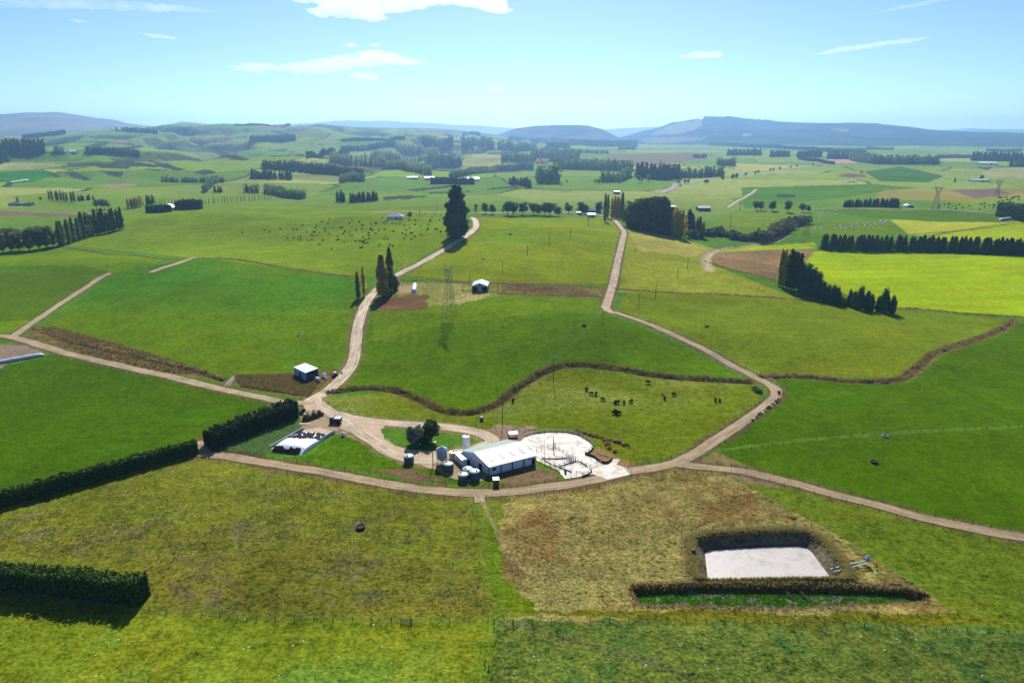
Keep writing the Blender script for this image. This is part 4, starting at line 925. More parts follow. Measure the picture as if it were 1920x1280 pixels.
hedge('small clipped dark hedge block left of the white roofed house', GP([(274,399),(305,399)])[:, :2], 12, 8, M_LEAF['conifer'], 1.6, 1.2, 1, 4)
hedge('long clipped dark hedge block right of the white roofed house', GP([(328,393),(352,393),(377,392)])[:, :2], 14, 10, M_LEAF['conifer'], 1.6, 1.2, 1, 5)
hedge('big rounded dark hedge at the right edge above the lime paddock', GP([(1890,404),(1916,410),(1960,420)])[:, :2], 14, 14, M_LEAF['conifer'], 1.6, 1.2, 2, 6)
hedge('clipped dark hedge in front of the long white roofed sheds', GP([(809,345),(850,345),(888,346)])[:, :2], 10, 11, M_LEAF['conifer'], 2, .7, 2, 7)
# ---- woods and belts farther off, each one mass
def wood(name, label, pts, hpx, depth=0, mat='far_pine', kind='conifer', dens=1.0, seed=0, cat='woodland', lo=.75):
    rng = np.random.default_rng(seed+500+int(pts[0][0])); W = []
    for x_, y_ in pts:
        p_ = G(x_, y_)
        while math.hypot(p_[0], p_[1]) > 7200: y_ += 1.5; p_ = G(x_, y_)
        W.append(p_)
    W = np.array(W); P2 = W[:, :2]; s = np.concatenate([[0], np.cumsum(np.linalg.norm(np.diff(P2, axis=0), axis=1))])
    mp_ = np.array([mpp(p) for p in W]); hm = np.interp(0, [0], [hpx*mp_.mean()]); sp = max(3.0, hm*(.42 if kind == 'conifer' else .55))/dens
    nr = max(1, int(depth/sp)+1); Vs = []; Fs = []; o_ = 0
    for r in range(nr):
        for q in np.arange(0, s[-1], sp):
            q2 = q+rng.uniform(-.3, .3)*sp; x = np.interp(q2, s, P2[:, 0]); y = np.interp(q2, s, P2[:, 1]); d = np.hypot(x, y); e = r*sp+rng.uniform(-.3, .3)*sp
            x += x/d*e; y += y/d*e; h = hpx*np.interp(q2, s, mp_)*rng.uniform(lo, 1.08); z = float(height(x, y))
            R = h*(.24 if kind == 'conifer' else .15 if kind == 'poplar' else .36)
            n = 26 if r == 0 else 14
            t = rng.random(n)**.8; a = rng.random(n)*6.283
            if kind == 'conifer': rr_ = R*(1-t)**.7*(.7+.4*rng.random(n)); zz = .06*h+t*h*.92
            elif kind == 'poplar': rr_ = R*np.sin(np.pi*(t*.9+.08))**.5*(.7+.4*rng.random(n)); zz = .04*h+t*h*.94
            else: rr_ = R*np.sqrt(np.clip(1-((t-.45)/.58)**2, .02, 1))*(.8+.3*rng.random(n)); zz = .12*h+t*h*.85
            C = np.column_stack([x+rr_*np.cos(a), y+rr_*np.sin(a), z+zz]); Nn = np.column_stack([np.cos(a), np.sin(a), .4+0*a])
            v, f = leaves(C, Nn, h*.17 if kind != 'poplar' else h*.12, rng, .5, 1.4)
            k6 = 6; cc = []
            for cr, cz in ((.6, .02), (.75, .3), (.12, .85)):
                for k in range(k6): cc.append((x+R*cr*math.cos(k*1.047), y+R*cr*math.sin(k*1.047), z+h*cz))
            cf = [(len(v)+j*k6+k, len(v)+j*k6+(k+1) % k6, len(v)+(j+1)*k6+(k+1) % k6, len(v)+(j+1)*k6+k) for j in range(2) for k in range(k6)]
            v = np.vstack([v, cc]); f = np.vstack([f, cf])
            Vs.append(v); Fs.append(f+o_); o_ += len(v)
    V = np.vstack(Vs); Fq = np.vstack(Fs); org = np.array([P2[0, 0], P2[0, 1], W[0, 2]])
    o = obj(name, mesh_np(name, V-org, Fq, M_LEAF[mat]), None, None, org); return tag(o, label, cat, None, 'stuff')
FP, FB, FL_ = 'far_pine', 'far_broad', 'far_light'
wood('pine_wood', 'dark pine wood at the left edge under the blue mountains', [(-60,289),(0,288),(86,287)], 16, 120, FP)
wood('pine_wood', 'small dark pine wood at the very left edge below the larger one', [(-60,308),(0,307),(17,302)], 20, 60, FP)
wood('pine_wood', 'wooded knoll on the left skyline before the blue mountains', [(44,262),(80,254),(124,247)], 8, 150, FP)
wood('tree_belt', 'dark tree belt on the crest of the left hills', [(218,247),(250,248),(296,252)], 8, 30, FP)
wood('tree_clump', 'round tree clump by the farmhouse on the left hills', [(105,288),(122,287)], 10, 40, FB, 'broad')
wood('tree_belt', 'ragged tree belt below the crest of the left hills', [(163,289),(200,288),(264,294)], 8, 30, FP)
wood('tree_belt', 'long thin dark belt along the middle skyline hills', [(440,236),(500,233),(545,236)], 3, 30, FP)
wood('pine_wood', 'dark wood in the hollow of the middle skyline hills', [(470,268),(500,266),(555,264)], 9, 120, FP)
wood('tree_belt', 'pale green tree row on the left plain', [(305,341),(360,342),(420,341)], 12, 10, FL_, 'broad')
wood('tree_clump', 'dark clump at the corner beside a dirt lane on the left plain', [(384,361),(394,352),(405,343)], 13, 10, FB, 'broad')
wood('tree_clump', 'square dark tree block right of the dirt lane on the left plain', [(403,361),(420,361)], 13, 10, FP)
wood('tree_belt', 'dark tree belt across the left middle plain', [(473,335),(510,337),(550,338)], 17, 20, FP)
wood('pine_wood', 'long dark pine wood on the left middle plain', [(495,318),(560,322),(620,327),(682,334)], 15, 60, FP)
wood('tree_clump', 'two round trees left of the thin poplar row', [(463,361),(487,362)], 16, 15, FB, 'broad')
wood('tree_clump', 'mixed trees at the right end of the thin poplar row', [(500,362),(535,371),(574,374)], 17, 20, FB, 'broad')
wood('tree_belt', 'dark belt climbing to the right on the middle hills', [(576,297),(620,291),(655,286)], 12, 20, FP)
wood('tree_belt', 'dark thin belt on the middle plain above the pale poplars', [(640,284),(690,281),(740,275)], 10, 20, FP)
wood('poplar_belt', 'pale poplar belt right of the dark thin belt', [(745,281),(790,288),(823,293)], 14, 40, FL_, 'poplar')
wood('poplar_belt', 'pale poplar belt left of the round wood', [(697,299),(750,300),(803,304)], 13, 40, FL_, 'poplar')
wood('poplar_belt', 'long pale poplar wood across the centre left plain', [(620,305),(660,309),(720,313),(765,322),(808,331)], 19, 60, FL_, 'poplar')
wood('wood', 'round dark wood in the middle of the plain', [(806,314),(835,314),(866,313)], 28, 60, FB, 'broad')
wood('pine_wood', 'bluish pine wood below the tan hills', [(793,273),(850,272)], 13, 100, FP)
wood('pine_wood', 'dark wood left of centre below the flat hill', [(870,278),(930,281)], 16, 100, FB, 'broad')
wood('pine_wood', 'dark wood in the centre below the flat hill', [(936,282),(970,284),(1005,284)], 16, 100, FB, 'broad')
wood('tree_belt', 'thin far belt at the foot of the flat hill', [(955,263),(985,264)], 5, 100, FP)
wood('pine_wood', 'far wood at the foot of the flat hill', [(997,269),(1030,269)], 9, 150, FP)
wood('pine_wood', 'far dark wood right of centre', [(1025,278),(1070,278)], 9, 100, FP)
wood('pine_wood', 'long far dark wood below the blue mountain foot', [(1035,272),(1110,275),(1196,275)], 11, 200, FP)
wood('wood', 'dark wood around the yellow tree', [(942,304),(1000,305)], 17, 40, FB, 'broad')
wood('wood', 'large dark wood right of the yellow tree', [(1000,301),(1040,302),(1082,304)], 20, 120, FB, 'broad')
wood('yellow_trees', 'bright yellow autumn clump inside the central woods', [(1008,307),(1030,307)], 11, 20, 'gold', 'broad')
wood('tree_belt', 'dark hedgerow trees running into the central woods', [(845,335),(880,328),(930,321),(1000,317)], 12, 25, FB, 'broad')
wood('wood', 'round tree clump in front of the central woods', [(1012,343),(1028,344),(1044,342)], 30, 30, FB, 'broad')
wood('wood', 'broad dark wood right of the round clump', [(1045,319),(1100,319),(1150,321),(1182,322)], 20, 100, FB, 'broad')
wood('wood', 'dark wood corner at the end of the broad wood', [(1130,341),(1160,341),(1180,332)], 18, 40, FB, 'broad')
wood('pine_wood', 'tall dark pine wood right of centre on the plain', [(1195,333),(1240,337),(1275,335)], 27, 50, FP)
wood('wood', 'long dark tree belt right of the tall pines', [(1270,333),(1310,333),(1358,331)], 20, 25, FB, 'broad')
wood('tree_belt', 'dark pointed trees left of the thin creek line', [(956,346),(980,348),(996,353)], 15, 8, FP)
wood('wood', 'dark tree block on the right plain', [(1347,311),(1376,311)], 15, 40, FB, 'broad')
wood('pine_wood', 'far pine wood on the right plain', [(1365,292),(1425,292)], 12, 60, FP)
wood('pine_wood', 'far pine clump right of the first far pine wood', [(1445,295),(1481,295)], 12, 60, FP)
wood('pine_wood', 'far pine wood left of the bare pink paddock', [(1495,295),(1540,294)], 11, 80, FP)
wood('pine_wood', 'dark wood above the bare pink paddock', [(1552,298),(1596,299)], 14, 60, FP)
wood('wood', 'long far wood right of the bare pink paddock', [(1597,301),(1640,308),(1700,309),(1766,310)], 17, 60, FB, 'broad')
wood('tree_belt', 'clipped far hedge left of the pink paddock', [(1497,299),(1530,303),(1565,309)], 6, 8, FP)
wood('tree_belt', 'far thin trees below the mountain foot', [(1625,281),(1675,281)], 5, 60, FB, 'broad')
wood('tree_belt', 'far tree line left of the right edge wood', [(1757,296),(1825,296)], 6, 60, FB, 'broad')
wood('pine_wood', 'dark pine wood at the right edge of the plain', [(1823,302),(1880,303),(1960,305)], 15, 120, FP)
wood('pine_wood', 'lower dark pine strip at the right edge of the plain', [(1893,312),(1930,313),(1980,314)], 9, 30, FP)
wood('tree_belt', 'far thin tree line near the right edge', [(1850,284),(1915,284)], 5, 80, FB, 'broad')
wood('tree_belt', 'hazy tree line along the mountain foot', [(1330,273),(1450,278),(1560,286),(1622,286)], 6, 150, FP)
wood('tree_belt', 'short far trees left of the far pine wood', [(1300,296),(1324,296)], 7, 20, FP)
wood('tree_belt', 'low far line of trees in the centre right plain', [(1160,281),(1192,281)], 5, 40, FP)
wood('tree_belt', 'thin trees on the centre right plain', [(1075,287),(1105,287),(1142,288)], 8, 20, FL_, 'broad')
wood('shrub_line', 'thin line of shrubs along a far creek in the centre', [(806,364),(840,362),(880,360)], 4, 4, FB, 'broad', .5)
wood('shrub_line', 'short line of shrubs along a far creek right of the pine', [(915,356),(945,353),(976,352)], 4, 4, FB, 'broad', .7)
wood('wood', 'low dark wood at the left of the central plain', [(640,343),(660,340),(683,341)], 16, 40, FB, 'broad')
wood('tree_belt', 'low hedgerow under the tan skyline hills', [(640,266),(700,264),(760,262)], 4, 60, FP)
wood('tree_belt', 'dark patch of trees on the tan skyline hill', [(868,254),(900,256)], 6, 100, FP)
# rows near enough to tell their trees apart
row('poplar_tree', 'poplar', [(90,375),(142,379)], 9, 19, 19, 'far dark poplar in the row on the left plain', 'far poplar row on the left plain', wf=1.7, n_leaf=160)
row('conifer_tree', 'conifer', [(146,377),(176,375)], 6, 12, 10, 'low dark conifer right of the far poplar row', 'low conifers right of the far poplars', wf=1.5, n_leaf=160)
row('broadleaf_tree', 'broad', [(180,392),(206,392)], 4, 22, 22, 'pale green tree in the square clump on the left plain', 'square pale clump on the left plain', mat='far_light', wf=.9, n_leaf=300)
row('poplar_tree', 'poplar', [(238,391),(265,388)], 6, 20, 20, 'olive poplar in the short row left of the thin poplars', 'short olive poplar row', mat='olive', wf=2.0, n_leaf=200)
row('conifer_tree', 'conifer', [(265,386),(290,381)], 4, 17, 17, 'dark conifer at the end of the short olive poplar row', 'conifers ending the short olive row', wf=1.3, n_leaf=200)
row('young_poplar', 'poplar', [(290,384),(360,384),(430,380),(512,374)], 38, 13, 13, 'thin young poplar in the long sparse row on the left plain', 'long sparse row of young poplars', mat='far_light', wf=1.1, n_leaf=80)
row('conifer_tree', 'conifer', [(632,378),(645,379)], 3, 22, 18, 'dark tree left of the hedge-like conifer row behind the herd', 'dark trees left of the conifer row', wf=1.4, n_leaf=200)
row('conifer_tree', 'conifer', [(656,380),(708,376)], 12, 17, 17, 'dark conifer in the clipped row behind the herd paddock', 'clipped conifer row behind the herd', wf=1.4, n_leaf=200)
for x, y, h in [(1003,335,6),(1063,343,7),(1116,345,9),(1121,345,10),(1124,345,9),(1198,342,16),(1204,342,8),(1216,341,15),(1161,344,12)]:
    tree('small_tree', 'broad', x, y, h, 'small lone tree dotted on the central plain', 'lone trees on the central plain', mat='far_broad', n=160)
for x, y, h in [(1284,345,10),(1290,345,10),(1322,345,9),(1326,345,10),(1355,339,10),(1373,337,12),(1380,336,11),(1382,332,8),(1398,330,8),(1416,328,8),(1422,326,8),(1444,322,7),(1450,321,7),(1462,319,7),(1482,316,6),(1494,314,6),(1524,311,6)]:
    tree('small_tree', 'broad', x, y, h, 'dark tree in the line along the highway', 'trees along the highway', mat='far_pine', n=160)
tree('small_tree', 'conifer', 1790, 342, 9, 'tiny lone tree on the right plain left of the excavated bank', mat='far_pine')
tree('small_tree', 'broad', 1840, 337, 9, 'tiny tree by the low sheds on the right plain', mat='far_pine')
tree('small_tree', 'conifer', 33, 378, 9, 'small pointed conifer by the sheds on the left plain', mat='far_pine')
tree('small_tree', 'broad', 77, 376, 7, 'small round tree right of the sheds on the left plain', mat='far_pine')
# ---- rank grass: blades in tufts
def tufts(name, label, pts, hs, mat, blades=6, seed=0, spread=.45, cat='rank grass'):
    blades = int(blades*1.7); rng = np.random.default_rng(seed); n = len(pts); P = np.repeat(pts, blades, 0); H = np.repeat(hs, blades)*rng.uniform(.55, 1.15, n*blades)
    a = rng.random(n*blades)*6.283; off = rng.normal(size=(n*blades, 2))*spread*H[:, None]*.7
    B = P.copy(); B[:, :2] += off; w = H*rng.uniform(.08, .18, n*blades); ln = rng.normal(size=(n*blades, 2))*.3*H[:, None]
    c, s = np.cos(a)*w, np.sin(a)*w
    V = np.stack([B+np.stack([-c, -s, -.05+0*c], 1), B+np.stack([c, s, -.05+0*c], 1), B+np.stack([c*.4+ln[:, 0], s*.4+ln[:, 1], H], 1), B+np.stack([-c*.5+ln[:, 0], -s*.5+ln[:, 1], H*.9], 1)], 1).reshape(-1, 3)
    o = obj(name, mesh_np(name, V, np.arange(len(V)).reshape(-1, 4), mat)); return tag(o, label, cat, None, 'stuff')
def along(W, hw, dens, seed, side=1.0):
    rng = np.random.default_rng(seed); s = np.concatenate([[0], np.cumsum(np.linalg.norm(np.diff(W, axis=0), axis=1))]); n = int(s[-1]*hw*2*dens)
    q = rng.random(n)*s[-1]; d = np.gradient(W, axis=0); d /= np.linalg.norm(d, axis=1)[:, None]; u = np.clip(rng.normal(size=n)*.5, -1.1, 1.1)*hw
    x = np.interp(q, s, W[:, 0])+np.interp(q, s, d[:, 1])*u; y = np.interp(q, s, W[:, 1])-np.interp(q, s, d[:, 0])*u
    kp = fbm(q/7, u*.7, seed+70, 3) > -.38+.5*rng.random(n)**2-.1; x, y = x[kp], y[kp]
    return np.column_stack([x, y, height(x, y)])
_dl = ['brown rank grass along the winding ditch above the farm yard','brown rank grass along the ditch right of the track bend','brown rank grass strip beside the left lane','rank grass along the ditch below the herd paddock','rank grass line behind the grey barn','rank grass line crossing right of the upper lane','rank grass under the lime paddock','rank grass edging the ploughed brown paddock','dry grass strip across the far lime paddock','rank grass strip right of the grey barn']
for k, (P, hw, th) in enumerate(DITCHES):
    W = wpath(P, 2); rd = np.hypot(W[:, 0], W[:, 1]).mean(); pts = along(W, hw*.9, 2.6 if rd < 450 else .9, k)
    tufts('rank_grass', _dl[k], pts, th*(.9 if rd < 450 else 1.1)*(.7+.7*np.clip(fbm(pts[:, 0]/5, pts[:, 1]/5, 88, 3)+.3, 0, 1)), M_LEAF['rank'], 6, k)
def scatter_px(poly, n, seed):
    rng = np.random.default_rng(seed); W = GP(poly)[:, :2]; lo, hi = W.min(0), W.max(0); p = rng.uniform(lo, hi, (n*3, 2)); p = p[in_poly(p[:, 0], p[:, 1], W)][:n]
    return np.column_stack([p, height(p[:, 0], p[:, 1])])
# pond and trench banks
def ring(D, a, b, n, seed, P):
    rng = np.random.default_rng(seed); lo, hi = P.min(0)-8, P.max(0)+8; p = rng.uniform(lo, hi, (n*6, 2)); d = seg_dist(p[:, 0], p[:, 1], P, True); d = np.where(in_poly(p[:, 0], p[:, 1], P), -d, d)
    p = p[(d > a) & (d < b)][:n]; return np.column_stack([p, height(p[:, 0], p[:, 1])])
pts = ring(DP, 3.0, 5.4, 2600, 3, pond_w); tufts('rank_grass', 'tall brown grass on the banks round the white pond', pts, np.full(len(pts), .45), M_LEAF['straw'], 6, 30)
pts = ring(DP, 2.6, 6.2, 1800, 13, pond_w); tufts('rank_grass', 'greener rank grass mixed into the pond banks', pts, np.full(len(pts), .42), leaf_mat('bank_grass', (108,118,54), (150,150,80), .45), 6, 39)
pts = ring(DT, .2, 1.8, 1000, 4, trench_w); tufts('rank_grass', 'brown grass round the weedy trench below the pond', pts, np.full(len(pts), .55), M_LEAF['rank'], 6, 31)
_bk = [(1180,1096),(1330,1092),(1560,1092),(1700,1100),(1740,1114),(1690,1110),(1560,1104),(1330,1102),(1190,1106)]
pts = scatter_px(_bk, 2000, 9); tufts('rank_grass', 'tall rusty grass on the bank between the pond and the trench', pts, np.full(len(pts), .8), M_LEAF['rank'], 7, 32)
pts = scatter_px([(1195,1113),(1690,1115),(1720,1128),(1460,1141),(1300,1135),(1200,1133)], 1500, 10); tufts('weeds', 'low bright green weeds in the trench below the pond', pts, np.full(len(pts), .3), leaf_mat('trench_weed', (58,100,28), (90,136,40), .3), 6, 33, .6, 'weeds')
# straw-coloured sward of the lower right paddock, docks of the lower left
P_ = scatter_px([(895,934),(1060,917),(1190,888),(1280,882),(1400,905),(1500,965),(1290,1000),(1180,1080),(1170,1150),(1010,1155),(960,1080)], 9000, 11)
nn = fbm(P_[:, 0]/5, P_[:, 1]/5, 102, 3)+.6*fbm(P_[:, 0]/34, P_[:, 1]/34, 101, 4); P1 = P_[nn > -.2]; tufts('rank_grass', 'dry straw-coloured grass over the paddock left of the pond', P1, np.full(len(P1), .26), M_LEAF['straw'], 5, 34, .6)
P_ = scatter_px([(-200,980),(0,985),(375,880),(700,920),(890,945),(935,1160),(290,1150),(260,1040),(-200,1030)], 8000, 12)
nn = fbm(P_[:, 0]/9, P_[:, 1]/9, 102, 3)+fbm(P_[:, 0]/60, P_[:, 1]/60, 108, 3)*.9; P1 = P_[nn > .0]; tufts('dock_plants', 'brown-green dock plants scattered over the lower left paddock', P1, np.full(len(P1), .28), leaf_mat('dock', (84,82,36), (126,116,56), .3), 5, 35, .7, 'weeds')
P_ = scatter_px([(940,1172),(1300,1166),(1920,1190),(2200,1215),(2200,1340),(900,1340)], 12000, 13); tufts('clover_clumps', 'dark green leafy clumps over the lower right field', P_, np.full(len(P_), .2), leaf_mat('leafy_clump', (70,104,42), (136,164,88), .4), 5, 36, .9, 'weeds')
P_ = scatter_px([(405,838),(480,800),(562,765),(566,800),(508,842),(500,852),(430,846)], 2200, 14); tufts('weeds', 'rank green weeds between the thick hedge and the silage bunker', P_, np.full(len(P_), .5), leaf_mat('rank_weed', (92,128,66), (130,160,92), .4), 6, 37, .6, 'weeds')
P_ = np.vstack([scatter_px([(440,704),(560,700),(600,714),(580,744),(450,724)], 2400, 15), scatter_px([(60,616),(100,613),(250,652),(380,692),(420,710),(300,697),(160,663)], 2600, 16)]); tufts('rank_grass', 'rusty brown rank grass beside the left lane and hay shed', P_, np.full(len(P_), .8), M_LEAF['rank'], 6, 38)
# ================================================================ FARM BUILDINGS AND THINGS
def steel(name, c, rough=.45, spec=.5, rib=0.0, ax=0):
    m, t, b, N, L = nodes(name); tc = N('ShaderNodeTexCoord')
    n = N('ShaderNodeTexNoise'); n.inputs['Scale'].default_value = .9; n.inputs['Detail'].default_value = 5; L(tc.outputs['Object'], n.inputs['Vector'])
    r = N('ShaderNodeValToRGB'); r.color_ramp.elements[0].position = .3; r.color_ramp.elements[1].position = .65
    a = s2l(c)*.90; r.color_ramp.elements[0].color = (*(a*.86), 1); r.color_ramp.elements[1].color = (*np.clip(a*1.05, 0, .9), 1)
    L(n.outputs[0], r.inputs[0]); L(r.outputs[0], b.inputs['Base Color']); b.inputs['Roughness'].default_value = rough; b.inputs['Specular IOR Level'].default_value = spec
    return m
M_WHITE_ROOF = steel('white_roof_steel', (238,236,228), .42); M_TEAL_ROOF = steel('weathered_roof_steel', (160,172,164), .75, .1)
M_WHITE_WALL = steel('white_wall_panel', (236,238,240), .55, .3); M_COL = plain('grey_column', (96,104,118), .6); M_DARK = plain('dark_opening', (22,24,26), .9, 0)
M_SKY = steel('skylight_sheet', (206,192,184), .3); M_TANKG = plain('green_tank_plastic', (70,94,82), .45, .4, .12); M_TANKT = plain('pale_tank_top', (196,206,196), .4, .5, .08)
M_GALV = steel('galvanised_steel', (150,162,176), .38, .6); M_SILOW = steel('white_silo_steel', (226,230,238), .4, .5); M_CREAM = plain('cream_tank', (214,200,172), .5, .3, .1)
M_WOOD = plain('weathered_timber', (92,84,72), .9, .1); M_REDWOOD = plain('red_brown_timber', (120,66,50), .9, .1); M_CONC = plain('grey_concrete', (176,178,182), .8, .2, .15); M_BLACK = plain('black_rubber', (26,27,29), .8, .2, .2)
M_PLASTIC = steel('white_silage_plastic', (236,240,246), .35, .5); M_HAY = plain('hay', (150,122,82), .95, .05, .35, 6); M_HAYD = plain('old_hay', (104,82,58), .95, .05, .35, 6)
M_STRAW_T = plain('pale_straw_top', (216,200,160), .95, .05, .2, 5); M_RAIL = plain('pipe_rail', (84,86,90), .5, .4, .1); M_KERB = plain('shade_dark_nib', (70,66,62), .9, .1)  # nib walls painted dark for their unlit side
M_BLUEW = steel('dark_blue_wall', (64,78,104), .6, .2); M_BLUEG = steel('blue_grey_wall', (150,168,194), .55, .3); M_LROOF = steel('pale_blue_roof', (200,212,228), .42)
M_COW = plain('black_hide', (24,21,20), .9, .03, .3, 3); M_COWW = plain('black_white_hide', (40,38,36), .9, .03, .6, 1.2); M_PINKROOF = plain('pale_tile_roof', (190,168,160), .8, .2)
M_GROOF = plain('grey_house_roof', (112,110,112), .8, .2); M_BRICK = plain('brick_wall', (150,110,90), .9, .1); M_CABIN = plain('dark_paint', (36,42,50), .5, .4); M_GLASS = plain('dark_glass', (30,36,42), .1, .6)
M_STEELG = plain('grey_lattice_steel', (98,110,106), .6, .4, .1); M_INS = plain('white_insulator', (236,236,236), .3, .5, .02); M_RUST = plain('rusty_iron', (110,76,56), .8, .2)
def concrete_mat():
    m, t, b, N, L = nodes('wet_yard_concrete'); tc = N('ShaderNodeTexCoord')
    n = N('ShaderNodeTexNoise'); n.inputs['Scale'].default_value = .35; n.inputs['Detail'].default_value = 6; n.inputs['Roughness'].default_value = .65; L(tc.outputs['Object'], n.inputs['Vector'])
    n2_ = N('ShaderNodeTexNoise'); n2_.inputs['Scale'].default_value = 2.2; n2_.inputs['Detail'].default_value = 4; L(tc.outputs['Object'], n2_.inputs['Vector'])
    r = N('ShaderNodeValToRGB'); e = r.color_ramp.elements; e[0].position = .30; e[1].position = .62; e[0].color = (*alb((160,138,104)), 1); e[1].color = (*alb((214,204,184)), 1)
    ad = N('ShaderNodeMath'); ad.operation = 'MULTIPLY_ADD'; ad.inputs[1].default_value = .35; L(n2_.outputs[0], ad.inputs[0]); q = N('ShaderNodeMath'); q.operation = 'MULTIPLY'; q.inputs[1].default_value = .65; L(n.outputs[0], q.inputs[0]); L(q.outputs[0], ad.inputs[2])
    L(ad.outputs[0], r.inputs[0]); L(r.outputs[0], b.inputs['Base Color'])
    rr_ = N('ShaderNodeMapRange'); rr_.inputs[1].default_value = .35; rr_.inputs[2].default_value = .65; rr_.inputs[3].default_value = .66; rr_.inputs[4].default_value = .46; L(n.outputs[0], rr_.inputs[0]); L(rr_.outputs[0], b.inputs['Roughness'])
    b.inputs['Specular IOR Level'].default_value = .36; return m
M_YARD = concrete_mat()
patch('concrete_yard', [(1004,856),(996,842),(974,829),(985,819),(1000,814),(1020,811.5),(1040,810.5),(1065,812),(1085,817),(1100,825),(1109,832),(1112,838),(1107,846),(1097,851.5),(1113,857),(1121,863),(1131,868),(1140,868),(1148,861),(1163,862),(1155,872),(1172,876),(1184,889),(1139,899),(1112,889),(1092,893.5),(1060,898),(1052,890),(1046,881),(1020,870),(1005,863)], M_YARD, .12, warp=.12)
M_SLAB = plain('bunker_floor', (188,164,140), .8, .2, .2, .8)
patch('bunker_floor', [(572,806),(600,801),(626,811),(566,851),(506,843)], M_SLAB, .15, warp=.1)
# ---------------- white milking shed
def quad_pt(A, B, C, D, u, v): return (1-u)*(1-v)*A+u*(1-v)*B+(1-u)*v*C+u*v*D
def milking_shed():
    z = 3.5; A, B, C, D = [np.array(flat(*p, z=z)) for p in [(916.5,874),(1004,852.5),(865,844),(951,824)]]; g = 0.0
    c0 = A.copy(); t = empty('milking_shed', (c0[0], c0[1], g), 0, 'long white milking shed with a low gable roof and four skylights beside the concrete yard', 'milking shed')
    A, B, C, D = A-c0, B-c0, C-c0, D-c0; rz = 5.6
    def P(u, v, zz): p = quad_pt(A, B, C, D, u, v); return (p[0], p[1], zz)
    ui, vi = .012, .014
    w_ = MB()
    w_.add([P(ui,vi,-.2),P(1-ui,vi,-.2),P(1-ui,1-vi,-.2),P(ui,1-vi,-.2),P(ui,vi,z-.1),P(1-ui,vi,z-.1),P(1-ui,1-vi,z-.1),P(ui,1-vi,z-.1),P(ui,.5,rz-.12),P(1-ui,.5,rz-.12)],
           [(0,1,5,4),(2,3,7,6),(0,4,8,7,3),(1,2,6,9,5),(4,5,9,8),(7,8,9,6)])
    w_.build('wall', M_WHITE_WALL, t)
    def slab(v0, z0, v1, z1, th, u0=-.012, u1=1.012):
        m = MB(); m.hexa([P(u0,v0,z0-th),P(u1,v0,z0-th),P(u1,v1,z1-th),P(u0,v1,z1-th)], [P(u0,v0,z0),P(u1,v0,z0),P(u1,v1,z1),P(u0,v1,z1)]); return m
    near = slab(-.03, z-.10, .5, rz, .12).build('roof', M_WHITE_ROOF, t)
    far_ = slab(1.03, z-.10, .502, rz-.004, .12).build('roof', M_TEAL_ROOF, t); far_['label'] = 'weathered grey-green back roof slope'
    slab(.485, rz+.02, .515, rz+.02, .1).build('ridge_cap', M_WHITE_ROOF, t)
    for u in (.16, .40, .62, .84):
        m = MB(); z0 = z-.1+(rz-z+.1)*(.16/.53); z1 = z-.1+(rz-z+.1)*(.36/.53)
        m.hexa([P(u-.035,.13,z0),P(u+.035,.13,z0),P(u+.035,.33,z1),P(u-.035,.33,z1)], [P(u-.035,.13,z0+.07),P(u+.035,.13,z0+.07),P(u+.035,.33,z1+.07),P(u-.035,.33,z1+.07)])
        m.build('skylight', M_SKY, near)
    for u in (.006, .26, .50, .75, .992):
        m = MB(); p = P(u, 0, 0); m.box((p[0], p[1]-.05, 1.65), (.32, .22, 3.5), .47); m.build('column', M_COL, t)
    def on_wall(name, u0, u1, z0, z1, mat, out=.05):
        m = MB(); v = vi-out/15.5; v2 = vi+.004
        m.hexa([P(u0,v,z0),P(u1,v,z0),P(u1,v2,z0),P(u0,v2,z0)], [P(u0,v,z1),P(u1,v,z1),P(u1,v2,z1),P(u0,v2,z1)]); return m.build(name, mat, t)
    wf = on_wall('window', .065, .165, 1.3, 2.5, M_WHITE_WALL, .07); on = on_wall('pane', .075, .155, 1.42, 2.38, M_GLASS, .09); on.parent = wf
    on_wall('door', .93, .985, .0, 2.3, M_DARK); on_wall('air_vent', .86, .90, 1.9, 2.6, M_GALV, .25)
    m = MB(); m.hexa([P(-.004,.27,0),P(.014,.27,0),P(.014,.35,0),P(-.004,.35,0)], [P(-.004,.27,2.5),P(.014,.27,2.5),P(.014,.35,2.5),P(-.004,.35,2.5)]); m.build('door', M_DARK, t)
    # lean-to annex on the gable end, near the silos
    q = np.array(flat(873,866,0))-c0; m = MB(); e1 = np.array([.88,.47]); e2 = np.array([-.47,.88])
    def Q(a, b, zz): s = q+e1*a+e2*b; return (s[0], s[1], zz)
    m.hexa([Q(-2.4,-2.6,-.1),Q(2.2,-2.6,-.1),Q(2.2,3.4,-.1),Q(-2.4,3.4,-.1)], [Q(-2.4,-2.6,2.5),Q(2.2,-2.6,2.9),Q(2.2,3.4,2.9),Q(-2.4,3.4,2.5)]); an = m.build('annex', M_WHITE_WALL, t)
    m = MB(); m.hexa([Q(-2.7,-2.9,2.51),Q(2.5,-2.9,2.93),Q(2.5,3.7,2.93),Q(-2.7,3.7,2.51)], [Q(-2.7,-2.9,2.62),Q(2.5,-2.9,3.04),Q(2.5,3.7,3.04),Q(-2.7,3.7,2.62)]); m.build('roof', M_WHITE_ROOF, an)
    m = MB(); m.hexa([Q(-.6,-2.68,0),Q(.5,-2.68,0),Q(.5,-2.55,0),Q(-.6,-2.55,0)], [Q(-.6,-2.68,2),Q(.5,-2.68,2),Q(.5,-2.55,2),Q(-.6,-2.55,2)]); m.build('door', M_DARK, an)
